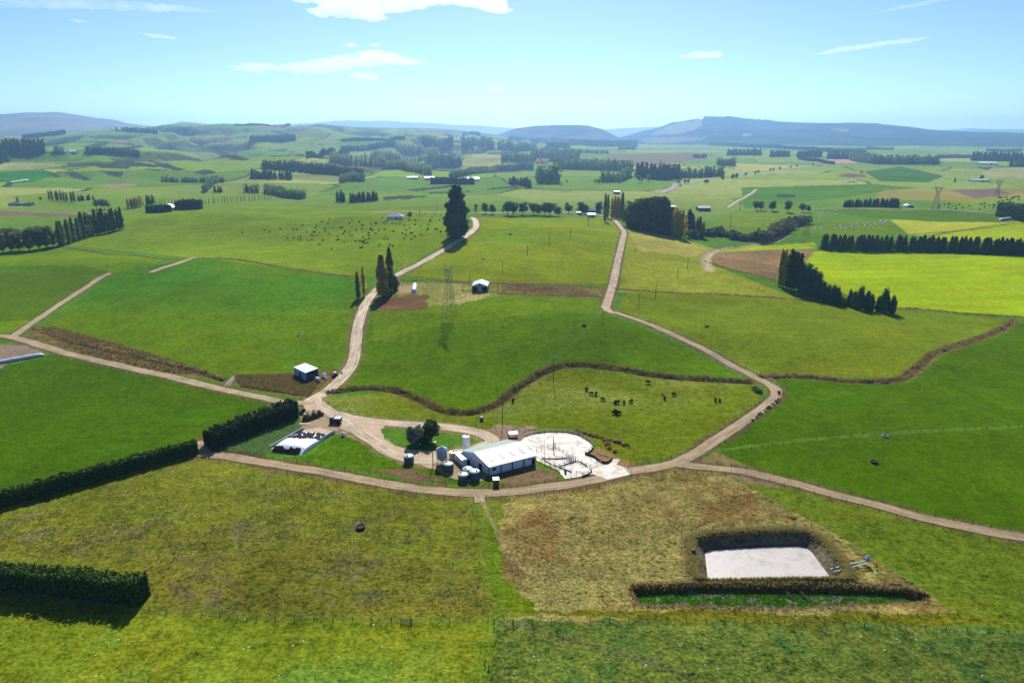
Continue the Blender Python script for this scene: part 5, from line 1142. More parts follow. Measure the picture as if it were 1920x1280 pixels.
    # dark open gap with a feed auger at the far end
    m = MB(); p1 = P(1.0, 1.02, 2.6); p0 = P(.88, 1.15, .4); m.bar(p0, p1, .18, .18, 8); m.build('auger_pipe', M_GALV, t)
    return t
milking_shed()
# ---------------- tanks and silos
def tank(px, py, r, h, label, body=M_TANKG, top=M_TANKT, dome=.5, name='water_tank', hatch=True, n=32, cat='tank', xyz=None):
    p = np.array(xyz) if xyz is not None else G(px, py); t = empty(name, (p[0], p[1], p[2]-.05), RND.random()*6, label, cat)
    b = MB(); prof = [(r,0),(r,.02)]
    for k in range(6):
        z = h*(k+.5)/6; prof += [(r, z-.03*h), (r*1.012, z), (r, z+.03*h)]
    prof.append((r, h)); b.lathe(prof, n); b.build('body', body, t, smooth=True)
    b = MB(); b.lathe([(r*1.02, h), (r*1.02, h+.06), (r*.86, h+dome*.55), (r*.5, h+dome*.9), (.12, h+dome)], n); tp = b.build('lid', top, t, smooth=True)
    if hatch: b = MB(); b.lathe([(.28, h+dome*.6), (.28, h+dome*.6+.35), (.2, h+dome*.6+.4)], 12, (r*.45, 0, 0)); b.build('hatch', M_BLACK, tp)
    return t
tank(767, 866.5, 1.75, 2.5, 'green water tank standing alone left of the lamp pole by the gravel loop')
tank(841, 882, 1.75, 2.6, 'green water tank in front of the grey feed silo')
tank(877.5, 889, 1.9, 2.0, 'low green tank with a ribbed white lid nearest the shed gable', dome=.7)
tank(890, 897, 1.8, 2.8, 'blue-green domed water tank nearest the shed corner', body=plain('blue_green_tank', (70,96,98), .45, .4, .12))
tank(869, 900, 1.75, 2.2, 'pale domed green tank in the front of the tank cluster')
tank(848, 860, 1.15, 2.6, 'slim cream tank between the grey silo and the annex', body=M_CREAM, top=M_PLASTIC, dome=.2)
tank(874, 842.5, 1.4, 5.2, 'tall white vat silo behind the shed gable', body=M_SILOW, top=M_PLASTIC, dome=.25, name='milk_silo', cat='silo')
tank(903, 788, .75, 1.3, 'small dark tank standing in the grass above the gravel loop', hatch=False)
def feed_silo():
    p = G(829, 869); t = empty('feed_silo', (p[0], p[1], p[2]), .4, 'grey corrugated feed silo on legs with a conical top', 'silo'); r = 1.85
    b = MB(); prof = [(.35,1.0),(r,2.3)]
    for k in range(12): z = 2.3+.28*k; prof += [(r, z), (r*1.015, z+.14)]
    prof.append((r, 5.6)); b.lathe(prof, 32); b.build('body', M_GALV, t, smooth=True)
    b = MB(); b.lathe([(r*1.04,5.6),(r*1.04,5.66),(.3,6.5),(.3,6.75),(.1,6.8)], 32); b.build('cone_roof', M_LROOF, t, smooth=True)
    for k in range(6):
        a = k*math.pi/3; b = MB(); b.bar((r*math.cos(a), r*math.sin(a), -.1), (r*math.cos(a), r*math.sin(a), 2.6), .09); b.build('leg', M_GALV, t)
    b = MB(); b.bar((0,0,1.1), (2.6,1.4,.6), .13, .13, 8); b.build('outlet_pipe', M_GALV, t)
feed_silo()
def small_hut():
    p = G(930, 909); t = empty('pump_hut', (p[0], p[1], p[2]), .1, 'small dark hut with a white roof on the grass below the shed', 'hut')
    b = MB(); b.box((0,0,1.1), (1.8,1.6,2.2)); b.build('wall', M_CABIN, t); b = MB(); b.hexa([(-1.0,-.95,2.2),(1.0,-.95,2.2),(1.0,.95,2.35),(-1.0,.95,2.35)], [(-1.0,-.95,2.32),(1.0,-.95,2.32),(1.0,.95,2.47),(-1.0,.95,2.47)]); b.build('roof', M_WHITE_ROOF, t)
    b = MB(); b.box((0,-.82,1.0), (.8,.06,1.8)); b.build('door', M_COL, t)
small_hut()
# ---------------- lamp pole, power poles and line
def pole_at(px, py, hpx, label, arm=1.6, name='power_pole', rz=None, hm=None, lamp=False, box=False, group=None):
    p = G(px, py); dep = math.atan2(CAM_H-p[2], math.hypot(p[0], p[1])); h = hm or hpx*mpp(p)/math.cos(dep); h = max(h, 5.0)
    t = empty(name, p, rz if rz is not None else RND.uniform(-.3, .3), label, 'pole', group); k = max(1, mpp(p)/.3)
    b = MB(); b.bar((0,0,-.4), (0,0,h), .17*k, .11*k, 8); b.build('shaft', M_WOOD, t)
    if arm: b = MB(); b.box((0,.14,h-.5), (arm,.12*k,.14*k)); b.build('crossarm', M_WOOD, t)
    if arm:
        for s in (-.45, 0, .45): b = MB(); b.lathe([(.06*k,h-.42),(.08*k,h-.3),(.03*k,h-.2)], 8, (s*arm,.14,0)); b.build('insulator', M_INS, t)
    if lamp:
        b = MB(); b.bar((0,0,h-.1), (.9,-.2,h+.15), .06); a = b.build('lamp_arm', M_GALV, t); b = MB(); b.box((1.0,-.2,h+.16), (.75,.4,.2)); b.build('lamp_head', M_PLASTIC, a)
    if box: b = MB(); b.lathe([(.35,h-2.0),(.35,h-1.0),(.1,h-.95)], 12, (0,-.42,0)); b.build('transformer', M_GALV, t)
    t['top'] = h; return t
pole_at(812, 873, 43, 'dark wooden pole with a lamp head beside the grey feed silo', arm=0, lamp=True, name='lamp_pole')
PL = [pole_at(942, 790, 54, 'tall wooden power pole in the grass above the round yard', rz=.6),
      pole_at(1037.5, 717, 46, 'wooden power pole standing by the brown ditch', rz=.7),
      pole_at(1130, 611, 32, 'wooden pole with a transformer beside the bend of the upper lane', rz=.9, box=True),
      pole_at(1197, 581, 30, 'power pole just right of the lane bend in the paddock', rz=.9),
      pole_at(1229, 560, 28, 'power pole beside the ditch right of the upper lane', rz=.9),
      pole_at(1270, 521, 18, 'power pole on the slope of the pale striped paddock', rz=.9),
      pole_at(1289, 504, 20, 'farthest power pole on the pale striped paddock', rz=.9)]
for px, py, h, l in [(942,511,23,'thin pole in the paddock above the grey barn'),(989,479,19,'second thin pole up the ridge paddock from the barn'),(1030,459,16,'third thin pole in the middle of the ridge paddock'),(1070,444,17,'fourth thin pole near the top of the ridge paddock'),(1103,424,15,'thin pole below the ridge homestead'),(787,406,14,'thin pole between the cottage and the huge pine'),(820,395,13,'thin pole left of the huge pine top'),(881,528,11,'thin pole behind the grey barn'),(1369,428,24,'thin pole on the creek paddock right of the grove'),(1387,396,18,'thin pole by the far gravel lane'),(1784,394,10,'thin pole right of the far lattice tower')]:
    pole_at(px, py, h, l)
def wires(a, b, label):
    P0 = a.matrix_basis.translation; P1 = b.matrix_basis.translation; m = MB()
    for o_ in (-.7, .7):
        prev = None
        for k in range(15):
            u = k/14; q = P0.lerp(P1, u); zz = (P0.z+a['top'])*(1-u)+(P1.z+b['top'])*u-.25-4*u*(1-u)*1.6; cur = (q.x+o_, q.y, zz)
            if prev: m.bar(prev, cur, .025, .025, 3)
            prev = cur
    tag(m.build('power_line', M_GALV), label, 'power line')
wires(PL[0], PL[1], 'thin twin wires from the pole by the yard to the ditch pole'); wires(PL[1], PL[2], 'thin twin wires from the ditch pole up to the transformer pole')
# ---------------- lattice towers
def tower(px, py, hpx, rz, label, thick=1.0):
    p = G(px, py); dep = math.atan2(CAM_H-p[2], math.hypot(p[0], p[1])); H = hpx*mpp(p)/math.cos(dep)
    t = empty('transmission_tower', p, rz, label, 'tower'); s = H/28.0; k = .085*thick*max(1, mpp(p)/.3*.75)
    def sq(z, w): return [(-w,-w,z),(w,-w,z),(w,w,z),(-w,w,z)]
    lv = [(-.3,3.3),(4.5,2.75),(9,2.2),(13,1.75),(16.5,1.4),(19,1.2)]; lv = [(z*s, w*s) for z, w in lv]
    for c in range(4):
        m = MB()
        for (z0, w0), (z1, w1) in zip(lv[:-1], lv[1:]): m.bar(sq(z0, w0)[c], sq(z1, w1)[c], k)
        m.build('leg', M_STEELG, t)
    m = MB()
    for (z0, w0), (z1, w1) in zip(lv[:-1], lv[1:]):
        q0, q1 = sq(z0, w0), sq(z1, w1)
        for c in range(4):
            d = (c+1) % 4; m.bar(q0[c], q1[d], k*.6); m.bar(q0[d], q1[c], k*.6); m.bar(q1[c], q1[d], k*.55)
    m.build('bracing', M_STEELG, t)
    za, xa = 24.2*s, 3.4*s; zt = 28*s; w = 1.2*s; zw = 19*s
    for sx in (-1, 1):
        m = MB()
        for sy in (-1, 1):
            a, b_ = (sx*w, sy*w, zw), (sx*xa, sy*.6*s, za); m.bar(a, b_, k*1.3); m.bar((sx*w*.1, sy*w, zw), (sx*(xa-1.3*s), sy*.6*s, za), k)
            for u in (.25, .5, .75): m.bar((sx*(w+(xa-w)*u), sy*(w+(.6*s-w)*u), zw+(za-zw)*u), (sx*(w*.1+(xa-1.3*s-w*.1)*u), sy*(w+(.6*s-w)*u), zw+(za-zw)*u), k*.5)
        m.bar((sx*xa, 0, za), (sx*(xa+.3*s), 0, zt), k*.9); m.bar((sx*(xa-1.3*s), 0, za), (sx*(xa+.3*s), 0, zt), k*.6)
        m.build('upper_arm', M_STEELG, t)
    m = MB(); hx = 7.0*s
    for sy in (-.6*s, .6*s): m.bar((-hx+.4*s, 0, za+.1), (-xa, sy, za), k); m.bar((hx-.4*s, 0, za+.1), (xa, sy, za), k); m.bar((-xa, sy, za), (xa, sy, za), k); m.bar((-xa, sy, za+1.1*s), (xa, sy, za+1.1*s), k)
    for q in range(9):
        x0 = -xa+2*xa*q/9; x1 = -xa+2*xa*(q+1)/9
        for sy in (-.6*s, .6*s): m.bar((x0, sy, za), ((x0+x1)/2, sy, za+1.1*s), k*.55); m.bar(((x0+x1)/2, sy, za+1.1*s), (x1, sy, za), k*.55)
    for sx in (-1, 1): m.bar((sx*hx, 0, za+.1), (sx*xa, 0, za+1.1*s), k*.9)
    m.build('crossarm', M_STEELG, t)
    for x in (-hx+.2*s, 0, hx-.2*s):
        m = MB(); m.lathe([(.05, za-.1)]+[(.13*thick*(1 if i % 2 else .6)*max(1, mpp(p)/.3*.8), za-.1-2.0*s*(i+1)/9) for i in range(8)][::1], 8, (x, 0, 0)); m.build('insulator', M_INS, t)
    return t
tower(842.5, 592, 94, -1.0, 'grey lattice transmission tower standing in the middle paddock below the barn')
tower(1509, 455, 54, -.9, 'faint lattice tower behind the creek thicket above the brown paddock')
tower(1753, 394, 46, -.8, 'lattice tower beside the far road above the bale paddock')
tower(1869, 369, 32, -.7, 'smallest lattice tower far off on the bare brown patch')
# ---------------- silage bunker
def bunker():
    t = empty('silage_bunker', (*flat(566,851), 0), 0, 'open silage bunker of two long white concrete walls', 'silage bunker'); o0 = Vector((*flat(566,851), 0))
    def wall(a, b, h, th):
        a = np.array(flat(*a)); b = np.array(flat(*b)); d = (b-a)/np.linalg.norm(b-a); n = np.array([-d[1], d[0]])*th/2; m = MB()
        q = [a-n, b-n, b+n, a+n]; q = [(v[0]-o0.x, v[1]-o0.y) for v in q]; m.hexa([(x, y, -.3) for x, y in q], [(x, y, h) for x, y in q]); m.build('wall', M_CONC, t)
        for k in range(6):
            p = a+(b-a)*(k+.5)/6; m = MB(); m.box((p[0]-o0.x, p[1]-o0.y-.1, h/2-.1), (.16,.42,h), math.atan2(d[1], d[0])); m.build('buttress', M_CONC, t)
    wall((566,851), (628,813), 1.7, .28); wall((505,844), (569,808), 1.7, .28)
    # the heap under its white sheet: rises behind the front, falls to the back
    a, b, c, d = [np.array(flat(*p)) for p in [(505,852.5),(562,858.5),(619,818),(562,812)]]
    N_ = 40; V = []; 
    for i in range(N_+1):
        for j in range(N_+1):
            u, v = i/N_, j/N_; p = quad_pt(a, b, d, c, u, v); dome = 1-(2*u-1)**4*.35
            z = 2.5*float(sst(-.05, .26, v))*(1-.75*float(sst(.40, 1.0, v)))*dome+.10*fbm(p[0]*1.3, p[1]*1.3, 5, 3)*float(sst(0, .15, v)); V.append((p[0], p[1], .2+max(z, .02)))
    F_ = [(i*(N_+1)+j, (i+1)*(N_+1)+j, (i+1)*(N_+1)+j+1, i*(N_+1)+j+1) for i in range(N_) for j in range(N_)]
    base = len(V); rim = [(i, 0) for i in range(N_+1)]+[(N_, j) for j in range(1, N_+1)]+[(i, N_) for i in range(N_-1, -1, -1)]+[(0, j) for j in range(N_-1, 0, -1)]
    for i, j in rim: v = V[i*(N_+1)+j]; V.append((v[0], v[1], -.1))
    n = len(rim); F_ += [(rim[k][0]*(N_+1)+rim[k][1], base+k, base+(k+1) % n, rim[(k+1) % n][0]*(N_+1)+rim[(k+1) % n][1]) for k in range(n)]
    me = mesh_np('silage_heap', V, F_, M_PLASTIC, smooth=True); h = obj('silage_heap', me); tag(h, 'silage heap under a white plastic sheet inside the bunker', 'silage heap')
    tm = MB(); tm.lathe([(.38,-.13),(.56,-.14),(.62,0),(.56,.14),(.38,.13),(.30,.06),(.30,-.06)], 14); tme = tm.mesh('tyre', True); tme.materials.append(M_BLACK)
    rng = random.Random(3); cnt = 0
    def zheap(u, v):
        i = min(int(u*N_+.5), N_); j = min(int(v*N_+.5), N_); return V[i*(N_+1)+j]
    for k in range(118):
        u, v = rng.uniform(.05, .95), rng.uniform(.46, .98)
        if v < .5+.12*abs(u-.5)+(.10 if u > .6 else 0)*(1): continue
        p = zheap(u, v); o_ = obj('tyre', tme, None, None, (p[0]+rng.uniform(-.2, .2), p[1]+rng.uniform(-.2, .2), p[2]+.12), (rng.uniform(-.15, .15), rng.uniform(-.15, .15), 0)); tag(o_, 'black tyre lying on the back of the white silage sheet', 'tyre', 'tyres on the silage sheet')
    for k in range(13):
        for q in range(rng.choice([4, 5, 5, 6])):
            u = .04+.84*(k+.5)/13+rng.uniform(-.01, .01); v = .005+.030*q; p = zheap(u, v)
            o_ = obj('tyre', tme, None, None, (p[0], p[1]-.1, p[2]+.1), (.75+rng.uniform(-.1, .1), rng.uniform(-.1, .1), rng.uniform(-.2, .2))); tag(o_, 'black tyre leaning in the rows on the low front slope of the silage heap', 'tyre', 'tyres on the front slope of the silage')
bunker()
def tube(name, label, pts, r, cat, mat=M_PLASTIC, seed=0):
    W = np.array([G(*p) for p in pts]); m = MB(); n = 14; V = []; K = 24
    for k in range(K+1):
        u = k/K; q = u*(len(W)-1); i = min(int(q), len(W)-2); p = W[i]*(1-(q-i))+W[i+1]*(q-i); d = W[i+1]-W[i]; d = d/np.linalg.norm(d); nx, ny = -d[1], d[0]; rr_ = r*(1+.05*math.sin(k*1.7+seed))*(min(1, .35+min(k, K-k)*.5))
        for a in range(n): t_ = 2*math.pi*a/n; V.append((p[0]+nx*math.cos(t_)*rr_, p[1]+ny*math.cos(t_)*rr_, p[2]+rr_*.82+math.sin(t_)*rr_*.9))
    F_ = [(k*n+a, k*n+(a+1) % n, (k+1)*n+(a+1) % n, (k+1)*n+a) for k in range(K) for a in range(n)]+[tuple(range(n-1, -1, -1)), tuple(range(K*n, K*n+n))]
    m.add(V, F_); o_ = m.build(name, mat, smooth=True); return tag(o_, label, cat)
tube('silage_tube', 'long white silage tube lying at the left edge beside the bare paddock', [(-70,698),(0,681),(84,666)], .95, 'silage tube')
tube('silage_tube', 'white wrapped silage row at the right edge of the far lime paddock', [(1874,414),(1900,411)], 1.8, 'silage tube')
tube('silage_tube', 'short thin white strip lying on the far green paddock right of centre', [(1588,342),(1604,342)], 1.6, 'silage tube')
tube('silage_tube', 'thin white strip on the far left green paddock', [(18,344),(54,339)], 1.8, 'silage tube')
tube('silage_tube', 'shining white bunker sheet near the poplars on the barn terrace', [(776,549),(778,536)], 1.5, 'silage tube')
# ---------------- hay shed with its clutter
def hay_shed():
    z = 5.3; Q = [np.array(flat(*p, z=z)) for p in [(550,688),(573,699),(597,690),(572,680)]]; c0 = Q[0]; g = float(height(*Q[1]))-.1
    t = empty('hay_shed', (c0[0], c0[1], 0), 0, 'blue-grey hay shed with a pale skillion roof beside the gravel road', 'shed'); q = [v-c0 for v in Q]
    m = MB(); m.hexa([(v[0]*1.0, v[1], z-.12) for v in q], [(v[0], v[1], z) for v in q]); m.build('roof', M_LROOF, t)
    def wl(a, b, mat, th=.15, z1=z-.13): 
        a_ = q[a]; b_ = q[b]; cen = sum(q)/4; a_ = a_+(cen-a_)*.03; b_ = b_+(cen-b_)*.03; d = (b_-a_)/np.linalg.norm(b_-a_); n = np.array([-d[1], d[0]])*th; m = MB(); m.hexa([(*a_, g-.3), (*b_, g-.3), (*(b_+n), g-.3), (*(a_+n), g-.3)], [(*a_, z1), (*b_, z1), (*(b_+n), z1), (*(a_+n), z1)]); return m.build('wall', mat, t)
    wl(0, 1, M_BLUEG); wl(3, 0, M_BLUEG); wl(2, 3, M_BLUEG)
    for u in (0.03, .5, .97):
        p = q[1]*(1-u)+q[2]*u; cen = sum(q)/4; p = p+(cen-p)*.04; m = MB(); m.box((p[0], p[1], (g+z)/2-.2), (.22,.22,z-g)); m.build('post', M_COL, t)
    a_ = q[0]*.55+q[1]*.45; b_ = q[0]*.42+q[1]*.58; cen = sum(q)/4; m = MB(); d = (q[1]-q[0])/np.linalg.norm(q[1]-q[0]); n = np.array([d[1], -d[0]])*.06; a_ = a_+(cen-a_)*.03; b_ = b_+(cen-b_)*.03
    m.hexa([(*(a_+n), g), (*(b_+n), g), (*(b_-n*.2), g), (*(a_-n*.2), g)], [(*(a_+n), g+3.2), (*(b_+n), g+3.2), (*(b_-n*.2), g+3.2), (*(a_-n*.2), g+3.2)]); m.build('door', M_DARK, t)
    ins = sum(Q)/4; k = 0
    for i in range(4):
        for j in range(3):
            p = Q[1]*.55+Q[2]*.45; p = p+(ins-p)*(.30+.2*j)+(Q[2]-Q[1])/np.linalg.norm(Q[2]-Q[1])*(i-1.5)*1.5; b = MB(); b.box((0,0,0), (1.4,1.2,1.1)); o_ = b.build('hay_bale', M_HAY, None, (p[0], p[1], g+.7+ (1.1 if i in (1, 2) and j else 0)), (0,0,.6)); tag(o_, 'square brown hay bale stored under the hay shed roof', 'hay bale', 'hay bales in the shed')
hay_shed()
def tank_trailer():
    p = G(596, 715); t = empty('tank_trailer', p, -.7, 'white tank on a small trailer in front of the hay shed', 'trailer')
    b = MB(); b.lathe([(.2,-1.2),(.75,-1.1),(.85,-.5),(.85,.5),(.75,1.1),(.2,1.2)], 16); o_ = b.build('tank', M_PLASTIC, t, (0,0,1.25), (0, math.pi/2, 0), True)
    b = MB(); b.box((0,0,.45), (2.6,1.3,.14)); b.bar((1.3,0,.45), (2.8,0,.4), .06); b.build('chassis', M_CABIN, t)
    for s in (-.75, .75): b = MB(); b.lathe([(.1,-.1),(.36,-.1),(.38,0),(.36,.1),(.1,.1)], 14); b.build('wheel', M_BLACK, t, (0,s,.36), (math.pi/2,0,0))
tank_trailer()
def bag(px, py, s, label, name='bulk_bag', mat=M_PLASTIC):
    p = G(px, py); b = MB(); b.lathe([(.55,0),(.68,.3),(.7,.8),(.62,1.15),(.3,1.3),(.12,1.5)], 12); o_ = b.build(name, mat, None, p, (0,0,RND.random()*3), True); o_.scale = (s, s*.9, s); return tag(o_, label, 'bag')
bag(608, 707, 1.5, 'big white bulk bag between the hay shed and the road'); bag(611, 711, .9, 'smaller white bag leaning before the big bulk bag')
bag(641, 700, .8, 'small white sack beside the road right of the dark buggy'); bag(643.5, 817, 1.15, 'white tarpaulin heap at the corner of the silage bunker', 'tarpaulin')
def buggy():
    p = G(628, 705); t = empty('farm_buggy', p, .9, 'small dark farm buggy with a white roof beside the gravel road', 'vehicle')
    b = MB(); b.box((0,0,.75), (2.7,1.5,.55)); b.hexa([(-1.35,-.74,1.02),(-.3,-.74,1.02),(-.3,.74,1.02),(-1.35,.74,1.02)], [(-1.35,-.7,1.3),(-.3,-.7,1.3),(-.3,.7,1.3),(-1.35,.7,1.3)]); b.build('body', M_CABIN, t)
    b = MB(); b.hexa([(-.25,-.7,1.02),(.8,-.7,1.02),(.8,.7,1.02),(-.25,.7,1.02)], [(-.2,-.62,1.85),(.5,-.62,1.85),(.5,.62,1.85),(-.2,.62,1.85)]); b.build('cab', M_GLASS, t)
    b = MB(); b.box((.15,0,1.9), (1.1,1.4,.1)); b.build('roof', M_PLASTIC, t)
    for x in (-.85, .85):
        for y in (-.75, .75): b = MB(); b.lathe([(.1,-.12),(.34,-.12),(.37,0),(.34,.12),(.1,.12)], 14); b.build('wheel', M_BLACK, t, (x,y,.37), (math.pi/2,0,0))
buggy()
def wagon():
    p = G(630, 793); t = empty('feed_wagon', p, -.12, 'dark feed wagon with a pale top parked on the gravel yard', 'wagon')
    b = MB(); b.hexa([(-.6,-1.1,.8),(2.2,-1.1,.8),(2.2,1.1,.8),(-.6,1.1,.8)], [(-.8,-1.3,2.3),(2.3,-1.3,2.3),(2.3,1.3,2.3),(-.8,1.3,2.3)]); b.build('hopper', M_CABIN, t)
    b = MB(); b.box((.9,.1,2.36), (2.3,1.8,.1)); b.build('cover', M_PLASTIC, t)
    b = MB(); b.hexa([(-2.3,-1.0,.7),(-.8,-1.0,.7),(-.8,1.0,.7),(-2.3,1.0,.7)], [(-2.15,-.9,2.7),(-.9,-.9,2.7),(-.9,.9,2.7),(-2.15,.9,2.7)]); cb = b.build('cab', M_CABIN, t); b = MB(); b.box((-1.5,-.99,1.9), (1.0,.06,.8)); b.build('window', M_GLASS, cb)
    b = MB(); b.box((-1.5,0,2.75), (1.5,2.0,.1)); b.build('cab_roof', M_CONC, t)
    for x, r in ((-1.7,.5), (1.2,.75)):
        for y in (-1.2, 1.2): b = MB(); b.lathe([(.15,-.2),(r*.9,-.2),(r,0),(r*.9,.2),(.15,.2)], 16); b.build('wheel', M_BLACK, t, (x,y,r), (math.pi/2,0,0))
    b = MB(); b.box((0,0,.62), (4.2,1.0,.2)); b.build('chassis', M_CABIN, t)
wagon()
def round_bales():
    b = MB(); b.lathe([(.1,-.62),(.6,-.62),(.68,-.5),(.7,0),(.68,.5),(.6,.62),(.1,.62)], 20); me = b.mesh('round_bale', True); me.materials.append(M_HAYD); me2 = me.copy(); me2.materials.clear(); me2.materials.append(M_STRAW_T); me3 = me.copy(); me3.materials.clear(); me3.materials.append(M_BLACK)
    a, c = G(571, 790), G(599, 780); d = (c-a)/np.linalg.norm(c-a); n = np.array([-d[1], d[0], 0]); rz = math.atan2(d[1], d[0])+math.pi/2
    for i in range(6):
        for j in range(2):
            for k in range(2):
                if k and (i > 4): continue
                p = a+d*(.9+1.42*i+.3*k)+n*(j*1.35+.1*(i % 2)); m_ = me if not (k and (i*3+j) % 2) else me2
                o_ = obj('round_bale', m_, None, None, (p[0], p[1], p[2]+.72+1.25*k), (math.pi/2, 0, rz)); tag(o_, ('pale straw-topped' if m_ is me2 else 'brown weathered')+' round hay bale in the double stacked row by the thick hedge', 'hay bale', 'round bale stack, pale ones' if m_ is me2 else 'round bale stack, brown ones')
    p = G(604, 779); tag(obj('round_bale', me, None, None, (p[0], p[1], p[2]+.7), (math.pi/2, 0, rz+.5)), 'single brown round bale rolled off the right end of the stack', 'hay bale')
    for x, y, l in [(565,777,'black wrapped round bale at the hedge end of the hay stack'),(569,772,'second black wrapped bale behind the hay stack')]:
        p = G(x, y); tag(obj('round_bale', me3, None, None, (p[0], p[1], p[2]+.7), (math.pi/2, 0, 1.0)), l, 'silage bale')
    p = G(571, 796); m = MB(); m.hexa([(-2,-.5,0),(2,-.5,0),(2.1,.7,0),(-1.9,.7,0)], [(-1.9,-.4,.5),(1.6,-.4,.35),(1.9,.6,.4),(-1.8,.6,.6)]); tag(m.build('straw_heap', M_STRAW_T, None, p, (0,0,.15)), 'low heap of pale straw in front of the round bale stack', 'straw heap')
round_bales()
# ---------------- grey barn on the terrace and pens
def barn():
    p = G(899.5, 546.5); t = empty('barn', p, -.05, 'grey gabled barn with two dark open bays on the terrace', 'barn'); W_, D_, e, r = 4.75, 12.5, 3.6, 5.3
    b = MB(); b.box((-3.2+.0,.1,0), (.01,.01,.01))
    b = MB(); b.box((0,.1,e/2), (2.5,.16,e)); b.add([(-W_,.02,e-.6),(W_,.02,e-.6),(W_,.18,e-.6),(-W_,.18,e-.6),(-W_,.02,e),(W_,.02,e),(W_,.18,e),(-W_,.18,e),(0,.02,r),(0,.18,r)], [(0,1,5,8,4),(3,7,9,6,2),(0,3,2,1),(4,8,9,7),(5,6,9,8),(0,4,7,3),(1,2,6,5)])
    b.build('front_wall', M_BLUEG, t)
    b = MB(); b.box((-W_+.08,D_/2+.2,e/2-.02), (.14,D_,e)); b.box((W_-.08,D_/2+.2,e/2-.02), (.14,D_,e)); b.box((0,D_,e/2-.02), (2*W_-.4,.14,e)); b.build('side_wall', M_BLUEG, t)
    for s in (-1, 1):
        b = MB(); b.hexa([(s*(W_+.35),-.3,e-.12),(0,-.3,r+.02),(0,D_+.3,r+.02),(s*(W_+.35),D_+.3,e-.12)], [(s*(W_+.35),-.3,e),(0,-.3,r+.14),(0,D_+.3,r+.14),(s*(W_+.35),D_+.3,e)]); b.build('roof', M_LROOF, t)
        b = MB(); b.box((s*(W_-.15),.0,e/2), (.24,.24,e)); b.build('post', M_COL, t)
    b = MB(); b.box((0,-.02,4.1), (.9,.12,.8)); b.build('hatch', M_DARK, t)
    b = MB(); b.box((0,D_*.45,e/2-.05), (2*W_-.5,.12,e-.2)); b.build('bay_shade_sheet', M_DARK, t)  # near-black sheet stands in for the shade inside the open bays
barn()
def farm_building(name, label, px, py, wpx, h, depth, roof, wall, rise=1.2, rz=0.0, hip=False, cat='building', win=0, sky=None, door=True):
    p = G(px, py); k = mpp(p); w_ = wpx*k/2/math.cos(rz); t = empty(name, (p[0], p[1], p[2]-.1), rz, label, cat)
    b = MB(); b.box((0,depth/2,h/2), (2*w_,depth,h)); wl = b.build('wall', wall, t)
    o_ = .4; b = MB()
    if hip: rx = max(.1, w_-depth/2); b.add([(-w_-o_,-o_,h+.02),(w_+o_,-o_,h+.02),(w_+o_,depth+o_,h+.02),(-w_-o_,depth+o_,h+.02),(-rx,depth/2,h+rise),(rx,depth/2,h+rise)], [(0,1,5,4),(1,2,5),(2,3,4,5),(3,0,4),(3,2,1,0)]); b.build('roof', roof, t)
    else:
        b.add([(-w_-o_,-o_,h+.02),(w_+o_,-o_,h+.02),(w_+o_,depth+o_,h+.02),(-w_-o_,depth+o_,h+.02),(-w_-o_,depth/2,h+rise),(w_+o_,depth/2,h+rise)], [(0,1,5,4),(2,3,4,5),(1,2,5),(3,0,4),(3,2,1,0)]); b.build('roof', roof, t)
    for q in range(win):
        x = -w_*.7+1.4*w_*q/max(1, win-1); b = MB(); b.box((x,-.04,h*.58), (max(1.1, w_*.16),.12,h*.36)); b.build('window', M_GLASS, t)
    if door: b = MB(); b.box((w_*.28,-.05,h*.4), (max(1.0, w_*.15),.12,h*.8)); b.build('door', M_DARK, t)
    return t
c = farm_building('cottage', 'lone cottage with a pale pyramid roof in the herd paddock', 740, 411.5, 30, 3.0, 12, M_PINKROOF, M_WHITE_WALL, 3.4, 0, True, 'house', 3)
b = MB(); b.box((0,0,0), (.9,.9,2)); b.build('chimney', M_BRICK, c, (2,7,5.6))
farm_building('homestead', 'long grey roofed homestead behind the ridge row of trees', 1106, 399, 42, 3.2, 12, M_GROOF, M_BRICK, 3.0, 0, True, 'house', 4)
farm_building('shed', 'pale blue shed below the ridge homestead', 1109, 408, 14, 4, 9, M_LROOF, M_BLUEG, 1.6, 0, False, 'shed')
farm_building('shed', 'small white roofed shed left of the ridge homestead', 1086, 402, 8, 2.6, 6, M_WHITE_ROOF, M_BRICK, 1, 0, False, 'shed')
farm_building('shed', 'white roofed dark blue shed alone on the plain beyond the golden poplars', 1157, 364, 11, 4.5, 12, M_WHITE_ROOF, M_BLUEW, 1.5, 0, False, 'shed')
t = farm_building('woolshed', 'wide barn with a striped pale roof right of the grove', 1321, 396, 23, 4.5, 16, M_PINKROOF, M_BLUEW, 2.4, 0, False, 'barn', 2)
for q in range(5): b = MB(); b.hexa([(-8+3.6*q,.5,4.95),(-6.9+3.6*q,.5,4.95),(-6.9+3.6*q,7,6.62),(-8+3.6*q,7,6.62)], [(-8+3.6*q,.5,5.07),(-6.9+3.6*q,.5,5.07),(-6.9+3.6*q,7,6.74),(-8+3.6*q,7,6.74)]); b.build('skylight', M_PLASTIC, t)
farm_building('shed', 'white roof glimpsed between the grove trunks', 1228, 392, 6, 3, 8, M_WHITE_ROOF, M_WHITE_WALL, 1, 0, False, 'shed')
farm_building('shed', 'long white roofed shed behind the right end of the grove', 1258, 391, 18, 3, 9, M_WHITE_ROOF, M_WHITE_WALL, 1, 0, False, 'shed')
farm_building('house', 'wide white roofed house between two dark hedge blocks', 309, 395, 30, 4, 22, M_WHITE_ROOF, M_WHITE_WALL, 4, 0, True, 'house', 2)
farm_building('dairy_shed', 'long white roofed shed behind the clipped hedge on the plain', 879, 340, 38, 5, 30, M_WHITE_ROOF, M_CONC, 3, 0, False, 'shed')
